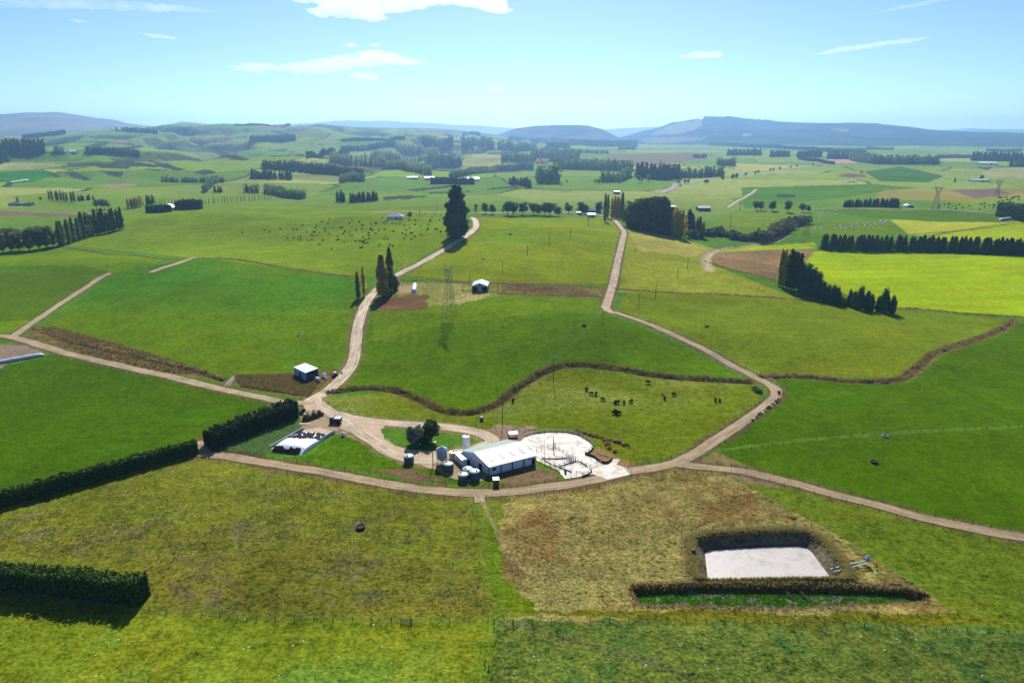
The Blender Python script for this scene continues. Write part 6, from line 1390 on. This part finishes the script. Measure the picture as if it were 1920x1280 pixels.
farm_building('shed', 'white roofed shed left of the clipped hedge on the plain', 805, 338, 18, 5, 20, M_WHITE_ROOF, M_CONC, 3, 0, False, 'shed')
farm_building('shed', 'low white shed farthest left of the clipped hedge on the plain', 773, 336, 20, 4, 16, M_LROOF, M_CONC, 2, 0, False, 'shed')
farm_building('farmhouse', 'low dark farmhouse at the left edge of the plain', 28, 386, 24, 3, 10, M_GROOF, M_CONC, 2.4, 0, True, 'house', 2)
farm_building('shed', 'small shed right of the left edge farmhouse', 52, 386, 12, 3, 8, M_RUST, M_BLUEG, 1.5, 0, False, 'shed')
farm_building('farmhouse', 'small white farmhouse on the left hills by the round clump', 117, 287.5, 12, 5, 14, M_WHITE_ROOF, M_WHITE_WALL, 3, 0, False, 'house')
farm_building('shed', 'white shed right of the farmhouse on the left hills', 136, 287, 13, 5, 14, M_WHITE_ROOF, M_WHITE_WALL, 3, 0, False, 'shed')
farm_building('cottage', 'small pale roofed cottage on the far road above the bale paddock', 1704, 389, 10, 2.8, 9, M_PLASTIC, M_WHITE_WALL, 2, 0, True, 'house')
farm_building('shed', 'dark shed touching the cottage on the far road', 1711, 389.5, 5, 2.6, 7, M_GROOF, M_CABIN, 1, 0, False, 'shed')
farm_building('barn', 'long white roofed barn before the right edge pine wood', 1854, 309, 34, 6, 25, M_WHITE_ROOF, M_WHITE_WALL, 3, 0, False, 'barn')
farm_building('shed', 'long low grey shed on the right plain', 1838, 341, 34, 3.5, 12, M_LROOF, M_CONC, 1.5, 0, False, 'shed')
farm_building('farmhouse', 'far white roofed house at the highway end right of centre', 1188, 320, 7, 6, 14, M_WHITE_ROOF, M_CONC, 3, 0, True, 'house')
# ---------------- fences
def post_mesh(r=.09, h=1.25):
    b = MB(); b.bar((0,0,-.3), (0,0,h), r, r*.9, 6); me = b.mesh('post'); me.materials.append(M_WOOD); return me
PM = post_mesh(); PMR = post_mesh(.09, 1.6); PMR.materials.clear(); PMR.materials.append(M_RAIL); PMW = post_mesh(.11, 1.6); PMW.materials.clear(); PMW.materials.append(M_REDWOOD)
def fence(label, pts, step=5.0, kind='wire', h=1.1, name='fence', cat='fence'):
    W = wpath(pts, 1.0); s = np.concatenate([[0], np.cumsum(np.linalg.norm(np.diff(W, axis=0), axis=1))]); n = max(2, min(100, int(s[-1]/step)+1)); q = np.linspace(0, s[-1], n)
    X, Y = np.interp(q, s, W[:, 0]), np.interp(q, s, W[:, 1]); Z = height(X, Y); o0 = (X[0], Y[0], Z[0]); t = empty(name, o0, 0, label, cat)
    me = {'wire': PM, 'rail': PMR, 'wood': PMW}[kind]
    for x, y, z in zip(X, Y, Z): obj('post', me, None, t, (x-o0[0]+RND.uniform(-.08, .08), y-o0[1], z-o0[2]), (RND.uniform(-.05, .05), RND.uniform(-.05, .05), 0), (1, 1, RND.uniform(.85, 1.12)))
    m = MB(); lv, r = {'wire': ((.45,.8,1.1), .012), 'rail': ((.5,.9,1.35), .045), 'wood': ((.4,.8,1.2), .07)}[kind]
    for z_ in lv:
        for k in range(n-1): m.bar((X[k]-o0[0], Y[k]-o0[1], Z[k]-o0[2]+z_), (X[k+1]-o0[0], Y[k+1]-o0[1], Z[k+1]-o0[2]+z_), r, r, 3 if kind == 'wire' else 4)
    m.build('wire' if kind == 'wire' else 'rail', M_GALV if kind == 'wire' else (M_RAIL if kind == 'rail' else M_REDWOOD), t); return t
for l, p in [('wire fence on the lower verge of the front track left of the gateway', [(392,862),(500,881),(600,897),(700,914),(800,930),(888,935)]),
 ('wire fence on the lower verge of the front track right of the gateway', [(912,934),(960,932),(1040,925),(1110,914),(1190,899),(1265,886)]),
 ('wire fence between the front track and the grass below the milking shed', [(405,846),(500,858),(600,872),(680,887),(760,901),(840,910),(930,911),(1000,907),(1045,900)]),
 ('post fence crossing the lower left foreground', [(280,1145),(400,1156),(500,1163),(620,1164),(740,1165),(830,1165),(915,1164)]),
 ('post fence crossing the lower right foreground', [(962,1168),(1060,1166),(1200,1164),(1350,1165),(1500,1170),(1700,1178),(1930,1190)]),
 ('fence standing in the shadow of the tall foreground hedge', [(-120,1106),(0,1115),(120,1126),(240,1143)]),
 ('wire fence on the upper verge of the right hand track', [(1345,869),(1400,879),(1500,902),(1600,927),(1700,955),(1800,979),(1930,1003)]),
 ('wire fence on the lower verge of the right hand track', [(1280,883),(1362,890),(1420,899),(1500,918),(1600,946),(1700,974),(1790,997),(1930,1025)]),
 ('wire fence outside the wide bend of the climbing track', [(1300,868),(1350,834),(1410,792),(1448,762),(1466,740),(1457,722),(1428,704),(1385,683),(1320,648),(1252,616),(1190,592),(1162,585)]),
 ('wire fence inside the bend beside the cow paddock', [(1195,872),(1260,858),(1300,838),(1345,810),(1400,772),(1432,748)]),
 ('wire fence along the inner verge of the climbing track above the ditch', [(1408,714),(1375,697),(1315,663),(1245,629),(1185,604),(1145,590)]),
 ('wire fence between the left lane and the left paddock', [(95,664),(200,690),(300,712),(400,737),(500,758)]),
 ('wire fence along the upper edge of the gravel loop', [(606,752),(640,768),(700,781),(760,786),(830,789),(880,796),(930,806)]),
 ('sparse wire fence crossing the right hand paddock', [(1350,857),(1450,835),(1560,820),(1700,810),(1930,801)]),
 ('wire fence along the left side of the upper lane', [(1128,574),(1135,553),(1143,528),(1151,490),(1160,456),(1163,436)]),
 ('wire fence along the right side of the upper lane', [(1150,585),(1150,560),(1158,530),(1166,490),(1174,456),(1177,436)]),
 ('post fence behind the effluent pond', [(1278,1003),(1300,996),(1400,991),(1538,988),(1560,1010)]),
 ('post fence before the weedy trench', [(1165,1122),(1180,1136),(1300,1142),(1450,1150),(1600,1152),(1795,1152)]),
 ('wire fence along the left verge of the gravel road', [(655,640),(660,610),(668,580),(690,548)]),
 ('wire fence along the right verge of the gravel road', [(680,660),(684,620),(694,585),(708,560)]),
 ('wire fence along the herd paddock side of the gravel road', [(745,508),(800,480),(840,459)]),
 ('wire fence on the terrace edge below the barn', [(800,556),(850,574),(890,560),(930,550)])]:
    d = GP(p)[:, :2]; L_ = np.linalg.norm(np.diff(d, axis=0), axis=1).sum(); fence(l, p, 4.5 if L_ < 300 else 7)
def gate():
    p = G(762, 1168); t = empty('field_gate', p, .02, 'small dark timber gate standing in the foreground fence', 'gate'); b = MB()
    for z in (.2, .5, .8, 1.1): b.box((0,0,z), (2.6,.07,.10))
    b.build('rails', M_WOOD, t)
    for x in (-1.3, 1.3): b = MB(); b.box((x,0,.6), (.14,.1,1.4)); b.build('stile', M_WOOD, t)
    b = MB(); b.bar((-1.25,0,.2), (1.25,0,1.1), .05); b.build('brace', M_WOOD, t)
gate()
for px, py, h, l in [(926,1170,1.6,'dark strainer post where the foreground fences meet'),(962,1171,1.7,'second strainer post right of the fence corner'),(909,1246,1.4,'lone post at the bottom of the picture on the field boundary'),(916,1253,1.0,'short stump beside the lone bottom post')]:
    p = G(px, py); b = MB(); b.bar((0,0,-.3), (.05,.03,h), .13, .11, 7); tag(b.build('strainer_post', M_WOOD, None, p), l, 'post')
# yard rails, nib walls, backing gate
for l, p in [('pipe rail fence round the outer rim of the circular yard', [(1000,813.5),(1020,811),(1040,810),(1065,811.5),(1085,816.5),(1100,824.5),(1109,831.5),(1112.5,838),(1107,846),(1097,851.5)]),
 ('curved pipe rail across the inner yard by the shed end', [(1006,848),(1018,842),(1030,839),(1040,838)]),
 ('double pipe rail race running from the gate pole down to the drafting pen', [(1041,837),(1052,845),(1063,854),(1068,860)]),
 ('straight pipe rail closing the small inner yard', [(1017,860.5),(1040,861),(1055,860.5),(1066,859)]),
 ('pipe rail along the grass side of the exit race', [(1005,861),(1020,868),(1035,876),(1050,884)]),
 ('pipe rail along the inner side of the exit race', [(1021,864),(1034,871),(1049,877),(1072,886),(1092,893)]),
 ('pipe rail round the triangular holding pen', [(1049,876),(1066,870),(1084,865.5),(1101,875),(1110,882),(1106,888),(1093,893)]),
 ('pipe rail across the yard entrance', [(1108,876),(1120,871),(1131,868)]),
 ('pipe rail gate at the yard entrance by the track', [(1170,876),(1183,889)])]:
    fence(l, p, 2.2, 'rail', name='yard_rail', cat='railing')
def nib(label, pts, h=.5, th=.22):
    W = wpath(pts, .6); W = np.unique(W, axis=0) if False else W; d = np.gradient(W, axis=0); d /= np.linalg.norm(d, axis=1)[:, None]+1e-9; n = np.stack([-d[:, 1], d[:, 0]], 1)*th/2; g = height(W[:, 0], W[:, 1]); V = []
    for p_, s_, z_ in zip(W, n, g): V += [(*(p_-s_), z_-.1), (*(p_-s_), z_+h), (*(p_+s_), z_+h), (*(p_+s_), z_-.1)]
    k = len(W); F_ = [(i*4+a, i*4+(a+1) % 4, (i+1)*4+(a+1) % 4, (i+1)*4+a) for i in range(k-1) for a in range(4)]+[(0,1,2,3), tuple(4*(k-1)+a for a in (3,2,1,0))]
    m = MB(); m.add(V, F_); tag(m.build('nib_wall', M_KERB), label, 'low wall')
nib('dark low nib wall curving round the far rim of the circular yard', [(985,819),(1000,814),(1020,811.2),(1040,810.2),(1065,811.7),(1085,816.7),(1100,824.7),(1109,831.7),(1112.5,838),(1107,846.3),(1097,852)], .45)
nib('dark low wall stepping down to the yard entrance', [(1097,852),(1113,857.5),(1121,863.5),(1131,868.5),(1140,868.5),(1148,861)], .9)
nib('short dark low wall closing the small inner yard', [(1017,860),(1040,861),(1055,860.5),(1066,859.5)], .45)
nib('dark low wall along the exit race', [(1021,864),(1034,871)], .4); nib('second dark low wall along the exit race and holding pen', [(1037,872.5),(1049,877),(1072,886)], .4)
nib('dark low wall on the far sides of the triangular pen', [(1050,875),(1066,870),(1084,865.5),(1101,875)], .4); nib('curved dark low wall at the tip of the triangular pen', [(1093,893.5),(1104,889),(1109,884)], .5)
def backing_gate():
    p = G(1037.5, 842); t = empty('gate_pivot_pole', p, 0, 'tall dark steel pivot pole in the centre of the circular yard', 'pole'); b = MB(); b.bar((0,0,-.1), (0,0,5.0), .2, .12, 8); b.build('shaft', M_CABIN, t)
    b = MB(); b.bar((0,0,1.3), (-9,9.5,1.2), .06); b.bar((0,0,.7), (-9,9.5,.6), .06); b.bar((0,0,4.2), (-9,9.5,1.2), .025)
    for u in (.2,.4,.6,.8,1): b.bar((-9*u,9.5*u,.2), (-9*u,9.5*u,1.3), .04)
    b.build('swing_gate', M_RAIL, t)
    p = G(1060, 887); b = MB(); b.lathe([(.38,0),(.38,1.2),(.3,1.35)], 14); tag(b.build('drum', M_BLACK, None, p, smooth=True), 'black drum standing beside the exit race', 'drum')
    p = G(1020.5, 862); b = MB(); b.bar((0,0,-.1), (0,0,8), .07, .05, 6); tag(b.build('yard_mast', M_RAIL, None, p), 'thin tall mast rising beside the shed end in the yard', 'mast')
    for q, (px, py) in enumerate([(1068,862),(1073,863)]):
        p = G(px, py); t = empty('drafting_gate', p, .4+q*.4, ['left','right'][q]+' white drafting crush at the end of the race', 'cattle crush')
        for y in (-.5, .5):
            b = MB()
            for z in (.4,.8,1.2,1.6): b.box((0,y,z), (2.0,.07,.10))
            b.build('side_rail', M_GALV, t)
        b = MB()
        for x in (-1, 0, 1):
            for y in (-.5, .5): b.box((x,y,.9), (.1,.1,1.9))
        b.build('frame', M_GALV, t)
backing_gate()
def loading_ramp():
    p = G(962, 818); t = empty('loading_platform', p, .25, 'white topped timber loading platform behind the shed', 'platform'); b = MB(); b.box((0,0,1.5), (3.4,2.6,.16)); b.build('deck', M_PLASTIC, t)
    for x in (-1.5, 1.5):
        for y in (-1.1, 1.1): b = MB(); b.box((x,y,.7), (.16,.16,1.5)); b.build('leg', M_WOOD, t)
    for x in (-1.5, 1.3): b = MB(); b.bar((x,1.2,1.5), (x*.8,5.5,.1), .12); b.build('ramp_beam', M_WOOD, t)
    rng = random.Random(8)
    for k in range(12):
        q = G(rng.uniform(966, 998), rng.uniform(799, 812)); b = MB(); b.bar((-1.3,0,.15), (1.3,.2,.2+rng.random()*.5), .09); tag(b.build('scrap_timber', RND.choice([M_WOOD, M_RUST, M_CABIN]), None, q, (0,0,rng.random()*3)), 'loose length of old timber in the scrap heap behind the shed', 'scrap timber', 'scrap heap behind the shed')
    for k in range(2):
        q = G(1128+4*k, 852+2*k); b = MB(); b.bar((-2.2,0,.1), (2.2,0,.15), .12, .12, 7); tag(b.build('culvert_pipe', M_GALV, None, q, (0,0,-.8+.1*k)), 'grey pipe lying on the bare bank right of the yard', 'pipe', 'pipes on the bare bank')
loading_ramp()
for l, p in [('red-brown timber pen left of the barn', [(868,534),(868,546),(884,546),(884,535),(868,534)]), ('red-brown timber pen right of the barn', [(914,536),(914,547),(933,547),(933,535),(914,536)]), ('timber rail inside the right hand pen', [(914,541),(933,541)])]:
    fence(l, p, 2.2, 'wood', name='stock_pen', cat='stock pen')
# ---------------- effluent pond
def pond():
    m, t, b, N, L = nodes('pond_crust'); tc = N('ShaderNodeTexCoord'); n = N('ShaderNodeTexNoise'); n.inputs['Scale'].default_value = .22; n.inputs['Detail'].default_value = 7; n.inputs['Roughness'].default_value = .7; L(tc.outputs['Object'], n.inputs['Vector'])
    r = N('ShaderNodeValToRGB'); e = r.color_ramp.elements; e[0].position = .30; e[1].position = .55; e[0].color = (*alb((166,146,120)), 1); e[1].color = (*alb((216,208,198)), 1); L(n.outputs[0], r.inputs[0]); L(r.outputs[0], b.inputs['Base Color'])
    q = N('ShaderNodeMapRange'); q.inputs[1].default_value = .4; q.inputs[2].default_value = .62; q.inputs[3].default_value = .45; q.inputs[4].default_value = .30; L(n.outputs[0], q.inputs[0]); L(q.outputs[0], b.inputs['Roughness']); b.inputs['Specular IOR Level'].default_value = .5
    P = smooth_path(np.vstack([pond_w, pond_w[:1]]), .6)[:-1]; cen = P.mean(0); me = bpy.data.meshes.new('pond'); V = [(*(cen+(p-cen)*1.03), POND_Z) for p in P]; me.from_pydata(V, [], [tuple(range(len(V)))]); me.update(); me.materials.append(m)
    if me.polygons[0].normal.z < 0: me.flip_normals()
    tag(obj('pond', me), kind='structure')
    k = MB(); W = np.vstack([P, P[:1]]); W = cen+(W-cen)*1.035
    for a, c in zip(W[:-1], W[1:]): k.bar((*a, POND_Z+.06), (*c, POND_Z+.06), .14, .14, 4)
    tag(k.build('pond_liner_edge', M_BLACK), 'black liner edge round the white effluent pond', 'liner edge')
    p = G(1590, 1060); t = empty('pump_jetty', p, 0, 'timber jetty with pipes and a pump over the right bank of the pond', 'jetty'); a = np.array(flat(1556,1072,POND_Z+1.0))-p[:2]
    b = MB(); b.bar((a[0],a[1],-1.0), (5.5,1.4,.7), .14); b.bar((a[0]+.5,a[1]-1.2,-1.0), (5.2,.2,.6), .14); b.build('pipe', M_GALV, t)
    b = MB(); b.box((5.6,1.5,.9), (1.0,.8,1.1)); b.lathe([(.3,1.4),(.3,2.0),(.1,2.1)], 10, (5.7,1.5,0)); b.build('pump', M_BLUEG, t)
    b = MB()
    for u in (.1,.4,.7,.95): q_ = (a[0]*(1-u)+5.3*u, a[1]*(1-u)+.8*u); b.box((q_[0],q_[1],-.4), (.18,1.6,.18), .3); b.bar((q_[0],q_[1],-1.6), (q_[0],q_[1],-.3), .09)
    b.build('trestle', M_WOOD, t)
    p = G(1300, 1036); b = MB(); b.lathe([(.55,0),(.6,.5),(.5,1.0),(.2,1.1)], 14); tag(b.build('float_drum', M_CABIN, None, p, smooth=True), 'small dark drum on the left bank of the pond', 'drum')
    for px, l in [(1481,'left timber baffle in the weedy trench'),(1508,'right timber baffle in the weedy trench')]:
        p = G(px, 1122); b = MB(); b.bar((-.6,1.6,.9), (.7,-1.4,-.1), .12); b.bar((-.2,1.7,.9), (1.1,-1.3,-.1), .12); tag(b.build('timber_baffle', M_WOOD, None, p), l, 'baffle')
pond()
# ---------------- water troughs
def trough(px, py, s, label, far=False):
    p = G(px, py); t = empty('water_trough', (p[0], p[1], p[2]-.03), 0, label, 'trough'); b = MB(); b.lathe([(1.0,0),(1.02,.55),(.9,.6),(.86,.55),(.86,.1),(.2,.08)], 24); b.build('basin', M_BLACK if s > 1.1 else M_CONC, t, smooth=True)
    b = MB(); b.lathe([(.84,.40),(.84,.42),(.1,.42)], 24); b.build('water', M_GLASS, t); t.scale = (s, s, s*.95)
for a in [(676,990,1.3,'dark round water trough in the lower left paddock'),(1639,867,1.15,'round trough on a bare pale patch, nearer the right hand track'),(1659,818,1.05,'round trough on a muddy patch above the paddock fence line at right'),(1095,611,1.15,'round trough beside the transformer pole'),(1325,613,1.15,'round trough in the paddock right of the climbing track'),(560,629,1.1,'round trough on the left slope beside the gravel road'),(957,440,1.3,'flat dark trough in the top of the ridge paddock'),(906,486,1.1,'small dark trough below the gravel road on the ridge paddock'),(1191,471,1.1,'small dark trough beside the upper lane'),(202,499,1.1,'small dark trough at the crest of the left slope'),(409,517,1.1,'small dark trough on the upper left slope'),(1242,739,.9,'low trough among the near cows')]:
    trough(*a)
# ---------------- cows
def cow_mesh(name, graze, mat):
    V = [(-.78,0,1.12),(-.3,0,1.12),(.3,0,1.10),(.72,0,1.16)]; E = [(0,1),(1,2),(2,3)]; R = [(.42,.46),(.52,.60),(.52,.60),(.40,.48)]
    hd = [(1.0,0,.95),(1.2,0,.55),(1.34,0,.25),(1.50,0,.12)] if graze else [(1.0,0,1.32),(1.22,0,1.48),(1.45,0,1.40),(1.66,0,1.28)]
    p = 3
    for q, r in zip(hd, [(.28,.34),(.21,.25),(.21,.21),(.13,.13)]): V.append(q); E.append((p, len(V)-1)); R.append(r); p = len(V)-1
    for x, y, root, back in [(.62,.2,3,0),(.62,-.2,3,0),(-.66,.2,0,1),(-.66,-.2,0,1)]:
        k = [(x,y,.85),(x+(-.10 if back else .02),y*1.02,.48),(x+(.02 if back else 0),y*1.02,.02)]; p = root
        for q, r in zip(k, [(.2,.22) if not back else (.24,.28),(.11,.12),(.09,.09)]): V.append(q); E.append((p, len(V)-1)); R.append(r); p = len(V)-1
    p = 0
    for q, r in [((-1.02,0,1.1),.05),((-1.08,0,.6),.035)]: V.append(q); E.append((p, len(V)-1)); R.append((r, r)); p = len(V)-1
    h0 = 6
    for s in (-1, 1): a = V[h0-1]; b_ = V[h0]; V.append(((a[0]*.4+b_[0]*.6)-.03, s*.24, (a[2]*.4+b_[2]*.6)+.10)); E.append((h0, len(V)-1)); R.append((.05,.03))
    me = bpy.data.meshes.new(name); me.from_pydata(V, E, []); o_ = bpy.data.objects.new(name, me); COL.objects.link(o_)
    mo = o_.modifiers.new('s', 'SKIN'); sv = me.skin_vertices[0].data
    for i, r in enumerate(R): sv[i].radius = r
    sv[1].use_root = True; o_.modifiers.new('d', 'SUBSURF').render_levels = 1; o_.modifiers['d'].levels = 1
    dg = bpy.context.evaluated_depsgraph_get(); out = bpy.data.meshes.new_from_object(o_.evaluated_get(dg)); out.name = name; bpy.data.objects.remove(o_)
    out.materials.clear(); out.materials.append(mat)
    for f in out.polygons: f.use_smooth = True
    return out
COWS = [cow_mesh('cow', True, M_COW), cow_mesh('cow', False, M_COW), cow_mesh('cow', True, M_COWW)]
def cow(px, py, label, group=None, rz=None, which=None, s=.85):
    p = G(px, py); o_ = obj('cow', COWS[which if which is not None else RND.choice([0,0,1])], None, None, (p[0], p[1], p[2]-.03), (0, 0, RND.random()*6.28 if rz is None else rz), (s, s, s)); return tag(o_, label, 'cow', group)
cow(1215, 719, 'black cow standing side-on below the brown ditch', rz=3.1, which=1, s=.95); cow(962, 753, 'lone black cow at the left end of the cow paddock', rz=1.2)
cow(1341, 752, 'left cow of the pair near the right end of the cow paddock', rz=1.5, which=1); cow(1349, 753, 'right cow of the pair near the right end of the cow paddock', rz=1.6, which=0)
cow(1263, 741, 'black cow alone right of the main bunch', rz=.3, which=0); cow(1246, 748, 'black and white cow right of the main bunch', rz=1.3, which=2)
for q, (x, y) in enumerate([(1100,732),(1109,740),(1117,741),(1130,750),(1153,757),(1158,756),(1170,756),(1183,754)]): cow(x, y, 'dark cow in the loose bunch in the near cow paddock', 'loose bunch of near cows', which=2 if q in (3, 6) else None)
for x, y in [(1151,776),(1156,778),(1161,776),(1154,773)]: cow(x, y, 'black cow in the tight knot at the front of the near cow paddock', 'tight knot of near cows')
_r = random.Random(11); _n = 0; _pl = np.array([(410,446),(470,432),(560,424),(640,408),(700,402),(760,405),(835,398),(838,432),(760,462),(690,466),(600,470),(545,462)])
while _n < 125:
    x, y = _r.uniform(410, 840), _r.uniform(396, 472)
    if not in_poly(np.array([x]), np.array([y]), _pl)[0] or _r.random() > (.25+.75*min(1, max(0, (x-470)/170)))*(1 if y < 452 else .5): continue
    if 720 < x < 760 and y < 414: continue
    cow(x, y, 'black cow in the scattered herd on the hillside below the lone cottage', 'herd on the hillside', s=.85); _n += 1
for k in range(20): cow(_r.uniform(1760, 1880), _r.uniform(382, 393), 'dark cow on the far paddock right of the lattice tower', 'far cows beyond the road', s=1.3)
for k in range(16): cow(_r.uniform(1872, 1918), _r.uniform(367, 380), 'dark cow grazing near the smallest lattice tower', 'far cows at the right edge', s=1.4)
# ---------------- wrapped bales on the far paddock
b = MB(); b.lathe([(.1,-.7),(.62,-.7),(.78,-.5),(.8,0),(.78,.5),(.62,.7),(.1,.7)], 14); WB = b.mesh('wrapped_bale', True); WB.materials.append(M_PLASTIC)
for X, Y in [(177,95),(177,118),(172,143),(172,165),(210,72),(262,73),(285,68),(305,72),(400,62),(535,58)]:
    p = G(1500+X/4.571, 380+Y/4.571+1); tag(obj('wrapped_bale', WB, None, None, (p[0], p[1], p[2]+.75), (math.pi/2, 0, RND.random()*3), (1.15,)*3), 'white wrapped bale along the upper edge of the dark green far paddock', 'wrapped bale', 'wrapped bales along the paddock edge')
for X, Y in [(130,218),(122,230),(185,212),(180,228),(240,210),(235,226),(302,200),(305,222),(345,208),(355,222),(392,192),(400,222),(437,190),(443,203),(448,217),(487,188),(498,210),(532,180),(555,192),(558,205),(585,183),(602,203),(615,173),(637,184),(648,198),(655,170),(682,183),(693,160),(713,178),(722,155),(735,166),(752,156)]:
    p = G(1500+X/4.571, 380+Y/4.571+1); tag(obj('wrapped_bale', WB, None, None, (p[0], p[1], p[2]+.75), (math.pi/2, 0, RND.random()*3), (1.15,)*3), 'white wrapped bale in the rows left of the far lime paddock', 'wrapped bale', 'wrapped bales in rows')
# pale stones / lime specks scattered in the foreground
rng = np.random.default_rng(4)
for k in range(46):
    px, py = rng.uniform(20, 1900), rng.uniform(1150, 1275)
    if 880 < px < 960: continue
    p = G(px, py); b = MB(); b.lathe([(.03,0),(.16,.03),(.13,.10),(.04,.14)], 6); o_ = b.build('white_stone', M_PLASTIC, None, p, (0,0,rng.random()*6)); s_ = rng.uniform(.5, 1.2); o_.scale = (s_*1.5, s_, s_); tag(o_, 'small white stone lying in the foreground grass', 'stone', 'white stones in the foreground')
